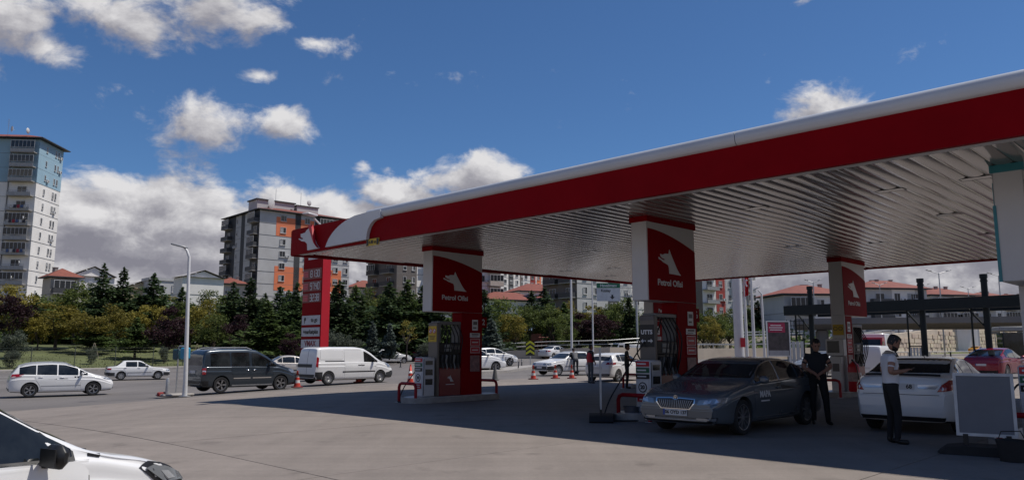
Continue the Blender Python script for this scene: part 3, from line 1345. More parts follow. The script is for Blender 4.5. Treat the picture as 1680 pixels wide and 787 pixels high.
def digits(parent, txt, x, z, h):
    w = h * .48
    th = h * .13
    bb = MB()
    cx = x
    for ch in txt:
        if ch == '.':
            bb.box((cx - w * .20, yf - .03, z - h / 2 + th / 2), (th, .012, th))
            cx += w * .16
            continue
        for s in SEG[ch]:
            q = {'a': (0, h / 2, 1), 'd': (0, -h / 2, 1), 'g': (0, 0, 1), 'b': (w / 2, h / 4, 0), 'c': (w / 2, -h / 4, 0), 'f': (-w / 2, h / 4, 0), 'e': (-w / 2, -h / 4, 0)}[s]
            bb.box((cx + q[0], yf - .03, z + q[1]), ((w - th * .3) if q[2] else th, .012, th if q[2] else h / 2 - th * .2))
        cx += w * 1.42
    return bb.build('digits', lightd, parent)


dz_in = mat('display_red_dark', (.16, .006, .012), .3)
for top_, bot_, txt in ((440, 459, '81.30'), (460.5, 479, '97.40'), (480, 497, '32.38')):
    z1, z0 = zz(top_), zz(bot_)
    b = MB()
    b.box((-.02, yf - .012, (z0 + z1) / 2), (TW - .12, .024, (z1 - z0) - .06))
    pn = b.build('price_panel', dz_in, tt)
    digits(pn, txt, -.1, (z0 + z1) / 2, .36)
    b = MB()
    b.box((-.68, yf - .03, (z0 + z1) / 2), (.52, .012, .36))
    nm = b.build('fuel_name', mat('fuel_name_red', (.45, .08, .10), .4), pn)
    b = MB()
    b.box((-.68, yf - .038, (z0 + z1) / 2 + .06), (.42, .006, .06))
    b.box((-.68, yf - .038, (z0 + z1) / 2 - .08), (.36, .006, .05))
    b.build('print', signr, nm)
for top_, bot_, txt, m_ in ((517, 533, 'to go', black), (536.5, 552, '+marketplus', black), (556, 571, 'VMAX', mat('dark_red_print', (.22, .01, .03), .5))):
    z1, z0 = zz(top_), zz(bot_)
    b = MB()
    b.box((-.02, yf - .012, (z0 + z1) / 2), (TW - .16, .024, (z1 - z0) - .03))
    pn = b.build('shop_panel', mat('pale_shop_panel', (.52, .52, .54), .4), tt)
    sz = .42 if txt == 'VMAX' else .31
    lettering(txt, sz, m_, pn, (0 if txt != 'to go' else .35, yf - .03, (z0 + z1) / 2), (1, 0, 0), (0, 0, 1), bold=.012)
    if txt == 'to go':
        b = MB()
        b.lathe([(.1, 0), (.1, .01)], 16, 0, (-.62, yf - .036, (z0 + z1) / 2 + .06), 'y')
        b.box((-.68, yf - .031, (z0 + z1) / 2 - .06), (.05, .01, .24))
        b.build('symbol', m_, pn)
b = MB()
b.box((.1, yf - .012, zz(424)), (1.2, .02, .14))
b.build('header_strip', signw, tt)
# ================================================================ vehicles
def curve(pts, h=.07):
    def lin(t):
        if t <= pts[0][0]:
            return pts[0][1]
        for (a, u), (b_, v) in zip(pts[:-1], pts[1:]):
            if t <= b_:
                return u + (v - u) * (t - a) / (b_ - a)
        return pts[-1][1]

    def f(t):
        lo, hi = pts[0][0], pts[-1][0]
        hh = min(h, max(0.0, t - lo) + .004, max(0.0, hi - t) + .004)
        return (lin(t - hh) + 2 * lin(t - hh / 2) + 2 * lin(t) + 2 * lin(t + hh / 2) + lin(t + hh)) / 8
    return f


WHEELS = {}
tyre_m = mat('tyre_rubber', (.018, .018, .019), .8, var=.2, scale=10)
alloy = mat('alloy_rim', (.42, .42, .43), .3, metal=.8, var=.06)
steelrim = mat('steel_rim', (.30, .30, .30), .45, metal=.4, var=.1)
lampglass = mat('lamp_glass', (.30, .32, .34), .06, metal=.5, spec=.8)
lampwhite = mat('lamp_reflector', (.62, .64, .66), .12, metal=.6)
taill = mat('tail_lamp_red', (.30, .008, .012), .12, coat=.6)
amber = mat('indicator_amber', (.5, .16, .02), .2, coat=.4)
platew = mat('plate_white', (.62, .62, .62), .4, var=.03)
plateb = mat('plate_blue', (.02, .06, .30), .4)


def wheel_meshes(r, style):
    key = (round(r, 3), style)
    if key in WHEELS:
        return WHEELS[key]
    b = MB()
    b.lathe([(r * .64, -.085), (r * .80, -.1), (r * .93, -.098), (r * .985, -.08), (r, -.05), (r, .05), (r * .985, .08), (r * .93, .098), (r * .80, .1), (r * .64, .085)], 28, 0, axis='x', cap=False)
    ty = b.build('wheel', tyre_m, mesh_only=True)
    b = MB()
    q = r * (.72 if style == 'ten' else .66)
    b.lathe([(q, .088), (q * 1.0, .094), (q * .95, .09), (q * .93, .05), (q * .93, -.07)], 28, 0, axis='x', cap=False)
    b.lathe([(.001, .0), (q * .95, .0)], 28, 1, axis='x', cap=False)
    if style == 'steel':
        b.lathe([(.001, .075), (.05, .075), (.07, .05), (q * .55, .045), (q * .68, .07), (q * .94, .06)], 28, 0, axis='x', cap=False)
        for k in range(8):
            t = 2 * math.pi * k / 8
            b.box((.062, q * .78 * math.cos(t), q * .78 * math.sin(t)), (.012, q * .16, q * .16), 1, rot=Matrix.Rotation(t, 3, 'X'))
    elif style == 'cap':
        b.lathe([(.001, .085), (q * .3, .085), (q * .6, .075), (q * .93, .08)], 28, 0, axis='x', cap=False)
        for k in range(7):
            t = 2 * math.pi * k / 7
            b.box((.08, q * .72 * math.cos(t), q * .72 * math.sin(t)), (.012, q * .34, q * .11), 1, rot=Matrix.Rotation(t, 3, 'X'))
    else:
        n = {'five': 5, 'ten': 10, 'six': 6}[style]
        for k in range(n):
            t = 2 * math.pi * k / n
            for dt in ((-.13, .13) if n < 10 else (0,)):
                c0 = Vector((.055, q * .14 * math.cos(t), q * .14 * math.sin(t)))
                c1 = Vector((.078, q * .95 * math.cos(t + dt), q * .95 * math.sin(t + dt)))
                d = c1 - c0
                rot = Matrix.Rotation(t + dt, 3, 'X')
                b.box((c0 + c1) / 2, (.03, d.length, q * (.12 if n < 10 else .10)), 0, rot=rot)
        b.lathe([(.001, .085), (q * .16, .08), (q * .2, .06), (q * .2, .0)], 16, 0, axis='x', cap=False)
    rm = b.build('rim', [steelrim if style in ('steel', 'cap') else alloy, black], mesh_only=True)
    WHEELS[key] = (ty, rm)
    return WHEELS[key]


def paint_mat(name, col, metal=0.0, rough=.28, dirt=.10):
    return mat(name, col, rough, metal=metal, var=.03, scale=1.2, coat=.7, dirt=dirt)


pw = paint_mat('white_car_paint', (.78, .78, .77))
pgrey = paint_mat('grey_car_paint', (.11, .127, .143), .25, .26)
pblue = paint_mat('petrol_blue_car_paint', (.032, .045, .06), .4, .3)
pred = paint_mat('red_car_paint', (.24, .006, .028), .3, .25)
ptaxi = paint_mat('taxi_yellow_paint', (.72, .33, .01))
pbeige = paint_mat('beige_car_paint', (.52, .49, .45), .1)
psilver = paint_mat('silver_car_paint', (.34, .36, .38), .5, .32)
pdark = paint_mat('dark_blue_car_paint', (.03, .045, .08), .3)
cladding = mat('bumper_plastic', (.03, .031, .033), .55, var=.1)


class Car:
    def __init__(self, sp):
        self.sp = sp
        self.L, self.W = sp['L'], sp['W']
        self.top = curve(sp['top'], sp.get('soft', .06))
        self.belt = curve(sp['belt'], .1)
        self.tum = sp.get('tum', .40)
        self.zb = sp.get('zb', .20)
        self.pf = sp.get('pf', (.20, .75))
        self.pr = sp.get('pr', (.16, .6))

    def w(self, t):
        u = max(0, 1 - t / self.pf[1])
        v = max(0, 1 - (self.L - t) / self.pr[1])
        return self.W * (1 - self.pf[0] * u ** 2.3 - self.pr[0] * v ** 2.6)

    def bot(self, t):
        e = min(t, self.L - t)
        return self.zb + .17 * max(0, 1 - e / .10) ** 2 + .05 * max(0, 1 - e / .6)

    def geo(self, t):
        w, zt, zb = self.w(t), self.top(t), self.bot(t)
        be = min(self.belt(t), zt - .05)
        gl = zt - be
        xb = w * .975
        xt = xb - .03 - self.tum * max(0, gl - .05)
        return w, zt, zb, be, gl, xb, xt

    def sect(self, t):
        w, zt, zb, be, gl, xb, xt = self.geo(t)
        if zt - zb < .3:
            zb = zt - .3
        bh = be - zb
        p = [(0, zb), (w * .78, zb), (w * .92, zb + .02), (w * .975, zb + .09), (w * .997, zb + .11 + bh * .33), (w * 1.004, be - bh * .26), (w * 1.006, be - bh * .22), (w * .980, be - bh * .18), (w * .983, be - .045),
             (xb, be), (xb - .03, be + .02 * min(1, gl / .1)), (xb - .03 - (xb - .03 - xt) * .5, be + gl * .5), (xt + .012, zt - min(.11, gl * .4)), (xt - .035, zt - min(.04, gl * .16)), (xt * .72, zt - min(.010, gl * .06)), (0, zt)]
        q = [p[0]]
        for a, c in zip(p[:-1], p[1:]):
            q.append((a[0] * .75 + c[0] * .25, a[1] * .75 + c[1] * .25))
            q.append((a[0] * .25 + c[0] * .75, a[1] * .25 + c[1] * .75))
        q.append(p[-1])
        return q

    def t_at(self, z, lo, hi):
        """station where the roofline passes height z, for a rising (lo<hi) or falling line"""
        a, b_ = lo, hi
        up = self.top(hi) > self.top(lo)
        for _ in range(40):
            m = (a + b_) / 2
            if (self.top(m) < z) == up:
                a = m
            else:
                b_ = m
        return (a + b_) / 2

    def build_body(self, name='body', lod=.09):
        L, W, sp = self.L, self.W, self.sp
        ends = [0, .012, .03, .06, .1, .15, .21, .28]
        st = list(ends)
        n = max(4, int((L - .56) / lod))
        st += [.28 + (L - .56) * i / n for i in range(1, n)]
        st += [L - e for e in reversed(ends)]
        vs, fs = [], []
        ring = None
        for t in st:
            h = self.sect(t)
            full = h + [(-x, z) for x, z in reversed(h[1:-1])]
            ring = len(full)
            vs += [(x, L / 2 - t, z) for x, z in full]
        for i in range(len(st) - 1):
            for k in range(ring):
                j = (k + 1) % ring
                fs.append([i * ring + k, i * ring + j, (i + 1) * ring + j, (i + 1) * ring + k])
        half = ring // 2
        for base, flip in ((0, False), ((len(st) - 1) * ring, True)):
            for k in range(half):
                a, b_, c, d = base + k, base + k + 1, base + (ring - k - 1) % ring, base + (ring - k) % ring
                quad = [a, b_, c, d] if k else [a, b_, c]
                if k == half - 1:
                    quad = [a, b_, d]
                quad = list(dict.fromkeys(quad))
                fs.append(quad[::-1] if not flip else quad)
        me = bpy.data.meshes.new(name)
        me.from_pydata(vs, [], fs)
        bm = bmesh.new()
        bm.from_mesh(me)
        bmesh.ops.recalc_face_normals(bm, faces=bm.faces)
        bm.to_mesh(me)
        bm.free()
        # wheel arches
        cut = MB()
        for tw in (sp['tf'], sp['tr']):
            for s in (-1, 1):
                cut.lathe([(sp['r'] * 1.13, -.19), (sp['r'] * 1.13, .3)] if s > 0 else [(sp['r'] * 1.13, -.3), (sp['r'] * 1.13, .19)], 36, 0, (s * (W - .08), L / 2 - tw, sp['r'] + .015), 'x')
        cme = cut.build('cut', [], mesh_only=True)
        bo = bpy.data.objects.new('b', me)
        co = bpy.data.objects.new('c', cme)
        TMP.collection.objects.link(co)
        md = bo.modifiers.new('arch', 'BOOLEAN')
        md.operation = 'DIFFERENCE'
        md.object = co
        md.solver = 'EXACT'
        out = evaluated(bo)
        TMP.collection.objects.unlink(co)
        bpy.data.objects.remove(bo)
        bpy.data.objects.remove(co)
        out.name = name
        out.materials.clear()
        for m in (sp['paint'], dark):
            out.materials.append(m)
        for p in out.polygons:
            p.use_smooth = True
            c = p.center
            mi = 0
            for tw in (sp['tf'], sp['tr']):
                d = math.hypot(c.y - (L / 2 - tw), c.z - sp['r'] - .015)
                if d < sp['r'] * 1.125 and abs(c.x) < W * 1.05 and abs(c.x) > W - .5:
                    mi = 1
            if p.normal.z < -.8 and c.z < self.zb + .12:
                mi = 1
            p.material_index = mi
        out.set_sharp_from_angle(angle=R(35))
        self.me = out
        self.bvh = BVHTree.FromPolygons([v.co for v in out.vertices], [list(p.vertices) for p in out.polygons])
        return out

    def hit(self, kind, a, c, s=1):
        L, W = self.L, self.W
        if kind == 'side':
            o, d = Vector((s * (W + 1), L / 2 - a, c)), Vector((-s, 0, 0))
        elif kind == 'front':
            f = R(a)
            e = Vector((math.sin(f), math.cos(f), 0))
            o, d = Vector((0, L / 2 - W, c)) + e * 3, -e
        elif kind == 'rear':
            f = R(a)
            e = Vector((math.sin(f), -math.cos(f), 0))
            o, d = Vector((0, -L / 2 + W, c)) + e * 3, -e
        elif kind == 'fscreen':
            o, d = Vector((a, L / 2 + 1, c)), Vector((0, -1, 0))
        elif kind == 'rscreen':
            o, d = Vector((a, -L / 2 - 1, c)), Vector((0, 1, 0))
        else:
            o, d = Vector((a, L / 2 - c, 5)), Vector((0, 0, -1))
        h = self.bvh.ray_cast(o, d)
        return h[0], h[1]

    def decal(self, kind, poly, m, name, parent, off=.005, s=1, grid=.10, skirt=.02, gap=None, round_=0):
        k0 = self.W * math.pi / 180 if kind in ('front', 'rear') else 1.0
        P = [(u * k0, v) for u, v in poly]
        if round_:
            P = chaikin(P, round_, .2)
        if gap:
            cx, cy = sum(p[0] for p in P) / len(P), sum(p[1] for p in P) / len(P)
            G = []
            for u, v in P:
                l = math.hypot(u - cx, v - cy)
                G.append(((u + (u - cx) / l * gap) / k0, v + (v - cy) / l * gap))
            self.decal(kind, G, black, name + '_gap', parent, off * .35, s, grid, skirt)
        B = []
        for i in range(len(P)):
            a, c = P[i], P[(i + 1) % len(P)]
            n = max(1, int(math.hypot(c[0] - a[0], c[1] - a[1]) / grid))
            B += [(a[0] + (c[0] - a[0]) * q / n, a[1] + (c[1] - a[1]) * q / n) for q in range(n)]
        nb = len(B)
        pts = [Vector(p) for p in B]
        x0, x1 = min(p[0] for p in B), max(p[0] for p in B)
        y0, y1 = min(p[1] for p in B), max(p[1] for p in B)

        def inside(x, y):
            c = False
            for i in range(nb):
                (xa, ya), (xb, yb) = B[i], B[(i + 1) % nb]
                if (ya > y) != (yb > y) and x < (xb - xa) * (y - ya) / (yb - ya) + xa:
                    c = not c
            return c
        ix = x0 + grid / 2
        while ix < x1:
            iy = y0 + grid / 2
            while iy < y1:
                if inside(ix, iy) and min((ix - p[0]) ** 2 + (iy - p[1]) ** 2 for p in B) > (grid * .35) ** 2:
                    pts.append(Vector((ix, iy)))
                iy += grid
            ix += grid
        edges = [(i, (i + 1) % nb) for i in range(nb)]
        try:
            v2, e2, f2, *_ = geometry.delaunay_2d_cdt(pts, edges, [], 1, 1e-5)
        except Exception:
            return None
        v3, n3 = [], []
        for v in v2:
            p, n = self.hit(kind, v.x / k0, v.y, s)
            v3.append(p)
            n3.append(n)
        fs = [f for f in f2 if all(v3[i] is not None for i in f)]
        if not fs:
            return None
        use = sorted({i for f in fs for i in f})
        mp = {i: k for k, i in enumerate(use)}
        vs = [v3[i] + n3[i] * off for i in use]
        nn = [n3[i] for i in use]
        fs = [[mp[i] for i in f] for f in fs]
        cnt = {}
        for f in fs:
            for a, c in zip(f, f[1:] + f[:1]):
                cnt[(a, c)] = 1
        bd = [(a, c) for (a, c) in cnt if (c, a) not in cnt]
        low = {}
        for a, c in bd:
            for i in (a, c):
                if i not in low:
                    low[i] = len(vs)
                    vs.append(vs[i] - nn[i] * skirt)
        sk = [[c, a, low[a], low[c]] for a, c in bd]
        b = MB()
        b.add(vs, fs, 0, True)
        b.add([], [])
        for f in sk:
            b.f.append(f)
            b.m.append(0)
            b.sm.append(False)
        return b.build(name, m, parent)


def quad4(t0, t1, z0, z1):
    return [(t0, z0), (t1, z0), (t1, z1), (t0, z1)]


def mirror_poly(p):
    return [(-u, v) for u, v in p]


def make_car(sp, name, label, cat, group=None):
    c = Car(sp)
    root = empty(name, (0, 0, 0), 0, label, cat, group)
    L, W = c.L, c.W
    me = c.build_body(lod=sp.get('lod', .09))
    link_mesh('body', me, root)
    glass = sp.get('glass', glassd)
    trim = sp.get('trim')
    # windscreen and rear window
    z0, z1, lo, hi = sp['ws']
    zs = [z0 + (z1 - z0) * k / 8 for k in range(9)]
    rt = []
    for z in zs:
        t = c.t_at(z, lo, hi)
        rt.append((max(.2, c.geo(t)[6] - .055), z))
    poly = rt + [(-x, z) for x, z in reversed(rt)]
    c.decal('fscreen', poly, glass, 'windscreen', root, off=.006)
    if sp.get('rw'):
        z0, z1, lo, hi = sp['rw'][:4]
        mg = sp['rw'][4] if len(sp['rw']) > 4 else .08
        zs = [z0 + (z1 - z0) * k / 6 for k in range(7)]
        rt = []
        for z in zs:
            t = c.t_at(z, lo, hi)
            g = c.geo(t)
            rt.append((max(.2, g[6] + (g[1] - z) * c.tum * .8 - mg), z))
        poly = rt + [(-x, z) for x, z in reversed(rt)]
        c.decal('rscreen', chaikin(poly, 1, .1), glass, 'rear_window', root, off=.006)
    # side windows
    for s in (-1, 1):
        for wdw in sp['wins']:
            t0, t1 = wdw[0], wdw[1]
            lo, hi = sp.get('wlo', .035), sp.get('whi', .085)
            n = 14
            bot_, top_ = [], []
            for k in range(n + 1):
                t = t0 + (t1 - t0) * k / n
                zl, zu = c.belt(t) + lo, c.top(t) - hi
                if len(wdw) > 2:
                    zu = min(zu, wdw[2])
                if zu > zl + .03:
                    bot_.append((t, zl))
                    top_.append((t, zu))
            if len(bot_) < 3:
                continue
            poly = bot_ + top_[::-1]
            if trim:
                cx, cz = sum(p[0] for p in poly) / len(poly), sum(p[1] for p in poly) / len(poly)
                big = [(u + (.016 if u > cx else -.016), v + (.014 if v > cz else -.014)) for u, v in poly]
                c.decal('side', big, trim, 'window_trim', root, .004, s)
            c.decal('side', poly, glass, 'side_window', root, .008, s)
        # doors with their handles
        for k, poly in enumerate(sp.get('doors', [])):
            d = c.decal('side', poly, sp['paint'], 'door', root, .005, s, .12, gap=.010)
            if d is None:
                continue
            hx, hz = sp['handles'][k]
            p, n = c.hit('side', hx, hz, s)
            if p is not None:
                b = MB()
                b.box(p + Vector((s * .022, 0, 0)), (.03, .19, .035), bev=.012)
                b.build('door_handle', sp.get('handle_m', sp['paint']), d)
        # mirrors
        mt, mz = sp['mirror']
        p, n = c.hit('side', mt, mz - .02, s)
        if p is not None:
            b = MB()
            b.box((p.x + s * .12, p.y, mz + .04), (.20, .11, .15), bev=.045)
            b.tube([(p.x - s * .02, p.y, mz - .02), (p.x + s * .08, p.y, mz + .0)], .03, 6)
            mo = b.build('mirror', sp.get('mirror_m', sp['paint']), root)
            b = MB()
            b.box((p.x + s * .12, p.y - .055, mz + .04), (.16, .008, .11))
            b.build('mirror_glass', sp.get('mirror_glass_m', chrome), mo)
        # moulding strips, claddings
        for poly, m_, nm in sp.get('strips', []):
            c.decal('side', poly, m_, nm, root, .009, s, .12)
    for kind, poly, m_, nm, *r in sp.get('patches', []):
        c.decal(kind, poly, m_, nm, root, r[0] if r else .007, grid=.06)
    for kind, poly, m_, nm, *r in sp.get('pairs', []):
        for s in (-1, 1):
            pl = poly if s > 0 else mirror_poly(poly)
            o = c.decal(kind, pl, m_, nm, root, r[0] if r else .007, grid=.06)
    # wheels
    ty, rm = wheel_meshes(sp['r'], sp.get('rim', 'five'))
    for tw in (sp['tf'], sp['tr']):
        for s in (-1, 1):
            o = link_mesh('wheel', ty, root, (s * (W - .115), L / 2 - tw, sp['r']), 0 if s > 0 else math.pi)
            link_mesh('rim', rm, o)
    # plates
    for end in sp.get('plates', ('front', 'rear')):
        z = sp['plate_z'][0 if end == 'front' else 1]
        p, n = c.hit(end, 0, z)
        if p is None:
            continue
        dr = 1 if end == 'front' else -1
        b = MB()
        b.box((0, p.y + dr * .012, z), (.52, .014, .112))
        pl = b.build('number_plate', platew, root)
        b = MB()
        b.box((dr * -.24 * -1 if end == 'front' else -.24, p.y + dr * .021, z), (.04, .004, .11))
        b.build('plate_band', plateb, pl)
        if sp.get('plate_text'):
            lettering(sp['plate_text'], .09, black, pl, (-dr * .02, p.y + dr * .022, z), (-dr, 0, 0), (0, 0, 1), bold=.003, depth=.003)
    if sp.get('rails'):
        for s in (-1, 1):
            b = MB()
            t0, t1 = sp['rails']
            pts = []
            for k in range(9):
                t = t0 + (t1 - t0) * k / 8
                g = c.geo(t)
                pts.append((s * (g[6] - .05), L / 2 - t, g[1] + (.035 if 0 < k < 8 else -.02)))
            b.tube(pts, .02, 6)
            b.build('roof_rail', sp.get('rail_m', galv), root)
    return root, c


def door_polys(c_sill, splits, beltf, cutr=None, lower=.30):
    out = []
    for i, (a, b_) in enumerate(splits):
        za, zb_ = beltf(a) + .0, beltf(b_) + .0
        if cutr and i == len(splits) - 1:
            out.append([(a, lower), (cutr[0], lower), (cutr[1], cutr[2]), (b_, zb_ - .18), (b_, zb_), (a, za)])
        else:
            out.append([(a, lower), (b_, lower), (b_, zb_), (a, za)])
    return out


def sedan_spec(paint, **k):
    sp = dict(L=4.40, W=.865, paint=paint, r=.305, tf=.86, tr=3.46, zb=.20,
              top=[(0, .56), (.04, .68), (.2, .78), (.6, .86), (1.05, .93), (1.2, .96), (1.9, 1.33), (2.2, 1.41), (2.6, 1.43), (3.05, 1.39), (3.6, 1.10), (3.75, 1.05), (4.2, 1.03), (4.33, 1.01), (4.37, .9), (4.40, .72)],
              belt=[(0, .56), (.5, .76), (1.2, .90), (2.4, .93), (3.6, .97), (4.4, .88)],
              ws=(1.0, 1.36, 1.15, 2.2), rw=(1.10, 1.36, 3.68, 2.7),
              wins=[(1.28, 2.22), (2.29, 3.02), (3.07, 3.36)],
              mirror=(1.48, .95), handles=[(2.10, .84), (2.98, .86)], plate_z=(.50, .78), rim='cap', lod=.11,
              pairs=[('front', [(30, .60), (60, .64), (64, .74), (50, .75), (28, .71)], lampglass, 'headlight'),
                     ('rear', [(30, .74), (62, .78), (62, .92), (30, .92)], taill, 'tail_light')],
              patches=[('front', [(-22, .60), (22, .60), (24, .68), (-24, .68)], black, 'grille'),
                       ('front', [(-30, .30), (30, .30), (26, .40), (-26, .40)], black, 'lower_intake')],
              strips=[(quad4(1.35, 3.1, .48, .54), cladding, 'side_moulding')])
    sp.update(k)
    bl = curve(sp['belt'])
    if 'doors' not in sp:
        sp['doors'] = door_polys(0, [(1.22, 2.25), (2.25, 3.22)], bl, (2.95, 3.05, .52))
    return sp


def hatch_spec(paint, **k):
    sp = dict(L=4.05, W=.87, paint=paint, r=.31, tf=.82, tr=3.36, zb=.20,
              top=[(0, .56), (.04, .70), (.2, .82), (.6, .92), (.9, .98), (1.05, 1.02), (1.75, 1.39), (2.05, 1.46), (2.5, 1.485), (3.2, 1.45), (3.6, 1.38), (3.85, 1.12), (3.98, .98), (4.03, .85), (4.05, .65)],
              belt=[(0, .56), (.5, .80), (1.1, .94), (2.4, .98), (3.6, 1.03), (4.05, .9)],
              ws=(1.06, 1.41, 1.0, 2.05), rw=(1.08, 1.34, 3.95, 3.5, .12),
              wins=[(1.12, 2.12), (2.19, 2.95), (3.0, 3.35)],
              mirror=(1.36, 1.0), handles=[(1.98, .88), (2.86, .92)], plate_z=(.48, .70), rim='five', lod=.11,
              pairs=[('front', [(28, .64), (58, .70), (66, .84), (54, .84), (30, .74)], lampglass, 'headlight'),
                     ('rear', [(38, .80), (64, .82), (66, 1.0), (44, .98)], taill, 'tail_light')],
              patches=[('front', [(-22, .62), (22, .62), (24, .70), (-24, .70)], black, 'grille'),
                       ('front', [(-34, .30), (34, .30), (28, .44), (-28, .44)], black, 'lower_intake'),
                       ('rear', [(-40, .30), (40, .30), (40, .42), (-40, .42)], cladding, 'rear_bumper_insert')])
    sp.update(k)
    bl = curve(sp['belt'])
    if 'doors' not in sp:
        sp['doors'] = door_polys(0, [(1.06, 2.15), (2.15, 3.1)], bl, (2.82, 2.95, .56))
    return sp


def park(root, x, y, az, z=None, sc=1.0):
    root.location = (x, y, H(x, y) if z is None else z)
    root.rotation_euler = (0, 0, -R(az))
    root.scale = (sc, sc, sc)
    return root


def spot(px, py, Y):
    p = at_y(px, py, Y)
    return p.x, p.y


# ---- dark grey liftback at the pump
bl = [(0, .56), (.5, .80), (1.3, .93), (2.5, .965), (3.6, 1.0), (4.3, 1.03), (4.86, .88)]
sp = sedan_spec(pgrey, L=4.86, W=.93, r=.335, tf=.95, tr=3.79, zb=.19, belt=bl, lod=.06, soft=.09,
                pf=(.15, .55),
                top=[(0, .58), (.02, .70), (.06, .765), (.35, .83), (.8, .905), (1.2, .965), (1.36, 1.01), (2.05, 1.375), (2.4, 1.445), (2.8, 1.465), (3.2, 1.445), (3.7, 1.34), (4.3, 1.145), (4.6, 1.10), (4.76, 1.08), (4.82, .96), (4.86, .76)],
                ws=(1.05, 1.405, 1.25, 2.4), rw=(1.14, 1.39, 4.35, 3.1), wins=[(1.45, 2.52), (2.59, 3.42), (3.46, 3.80)], whi=.078,
                trim=chrome, mirror=(1.66, .98), handles=[(2.42, .84), (3.32, .87)], plate_z=(.435, .80), rim='ten', plate_text='06 OYD 137',
                doors=door_polys(0, [(1.40, 2.56), (2.56, 3.62)], curve(bl), (3.22, 3.36, .58), .28),
                pairs=[('front', [(27, .585), (56, .63), (64, .725), (52, .725), (29, .675)], lampglass, 'headlight', .006),
                       ('front', [(33, .605), (39, .62), (41, .68), (35, .67)], lampwhite, 'lamp_lens', .012),
                       ('front', [(43, .625), (49, .64), (51, .70), (45, .69)], lampwhite, 'lamp_lens', .012),
                       ('front', [(26, .30), (44, .31), (44, .36), (26, .35)], lampglass, 'fog_lamp', .012),
                       ('rear', [(24, .80), (56, .82), (60, .96), (24, .94)], taill, 'tail_light')],
                patches=[('front', [(-19, .495), (19, .495), (25, .62), (25.5, .69), (5, .705), (0, .675), (-5, .705), (-25.5, .69), (-25, .62)], chrome, 'grille_frame', .008),
                         ('front', [(-18, .51), (18, .51), (23.5, .62), (24, .677), (5, .69), (0, .66), (-5, .69), (-24, .677), (-23.5, .62)], black, 'grille', .012),
                         ('front', [(-44, .255), (44, .255), (46, .375), (24, .35), (-24, .35), (-46, .375)], black, 'lower_intake', .006),
                         ('front', [(-42, .235), (42, .235), (43, .252), (-43, .252)], chrome, 'bumper_strip', .010),
                         ('front', [(-36, .30), (36, .30), (36, .309), (-36, .309)], galv, 'intake_bar', .012)],
                strips=[(quad4(1.45, 3.2, .30, .315), chrome, 'sill_strip')])
car, cb = make_car(sp, 'dark_sedan', 'dark grey sedan with white number plate parked at the pump under the canopy', 'car')
for k in range(17):
    u = -20 + 40 * k / 16
    cb.decal('front', [(u * .86 - .28, .515), (u * .86 + .28, .515), (u * 1.08 + .28, .66), (u * 1.08 - .28, .66)], galv, 'grille_slat', car, .017, grid=.06)
p, n = cb.hit('front', 0, .70)
if p:
    b = MB()
    b.lathe([(.045, 0), (.045, .008)], 20, 0, (0, p.y + .004, .708), 'y')
    bd = b.build('badge', chrome, car)
    b = MB()
    b.lathe([(.036, 0), (.036, .01)], 20, 0, (0, p.y + .006, .708), 'y')
    b.build('badge_field', black, bd)
    b = MB()
    for q in range(3):
        b.box((-.012 + .012 * q, p.y + .018, .708 + .004 * q), (.007, .004, .04), rot=Matrix.Rotation(R(-25), 3, 'Y'))
    b.tube([(0, p.y + .018, .69), (.0, p.y + .018, .725)], .004, 5)
    b.build('badge_arrow', chrome, bd)
p, n = cb.hit('side', 1.80, .74, -1)
lettering('MAPA', .17, signw, car, (p.x - .012, 4.86 / 2 - 1.80, .735), (0, -1, 0), (0, 0, 1), bold=.006, depth=.004)
b = MB()
b.box((p.x - .012, 4.86 / 2 - 1.80, .61), (.004, .36, .025))
b.build('small_print', signw, car)
# wipers and a paper on the dashboard side
b = MB()
for x0, x1 in ((-.5, .1), (.1, .62)):
    a_, n_ = cb.hit('fscreen', x0, 1.075)
    c_, n2 = cb.hit('fscreen', x1, 1.10)
    if a_ and c_:
        b.tube([a_ + n_ * .02, (a_ + c_) / 2 + n_ * .035, c_ + n2 * .02], .008, 5)
b.build('wiper', black, car)
q = S(-7.98, 14.82)
park(car, q.x, q.y, 224.5, sc=.975)

# ---- white sedan seen from behind
bl = [(0, .55), (.5, .78), (1.1, .92), (2.4, .955), (3.4, .99), (4.0, 1.0), (4.54, .88)]
sp = sedan_spec(pw, L=4.54, W=.88, r=.32, tf=.90, tr=3.57, belt=bl, lod=.07,
                top=[(0, .55), (.04, .68), (.3, .80), (.8, .92), (1.0, .97), (1.95, 1.36), (2.3, 1.42), (2.7, 1.435), (3.1, 1.41), (3.45, 1.33), (3.95, 1.115), (4.1, 1.085), (4.4, 1.075), (4.48, 1.06), (4.515, .98), (4.54, .78)],
                ws=(1.02, 1.37, 1.0, 2.3), rw=(1.125, 1.385, 3.98, 3.0), wins=[(1.25, 2.28), (2.34, 3.12), (3.17, 3.52)],
                mirror=(1.5, .97), plate_z=(.48, .885), rim='five', plates=('front',),
                doors=door_polys(0, [(1.2, 2.3), (2.3, 3.3)], curve(bl), (2.98, 3.1, .56)),
                pairs=[('front', [(28, .62), (58, .68), (64, .78), (50, .78), (28, .70)], lampglass, 'headlight'),
                       ('rear', [(36, .80), (66, .86), (68, 1.0), (52, 1.01), (40, .93)], taill, 'tail_light', .012),
                       ('rear', [(20, .86), (35, .85), (38.5, .92), (20, .92)], lampwhite, 'reverse_lamp', .010)],
                patches=[('rear', [(-42, .27), (42, .27), (42, .34), (-42, .34)], black, 'diffuser', .008),
                         ('rear', [(-19, .80), (19, .80), (19, .95), (-19, .95)], pw, 'plate_recess', .004),
                         ('rear', [(-40, .735), (40, .735), (40, .745), (-40, .745)], black, 'boot_gap', .003)], strips=[])
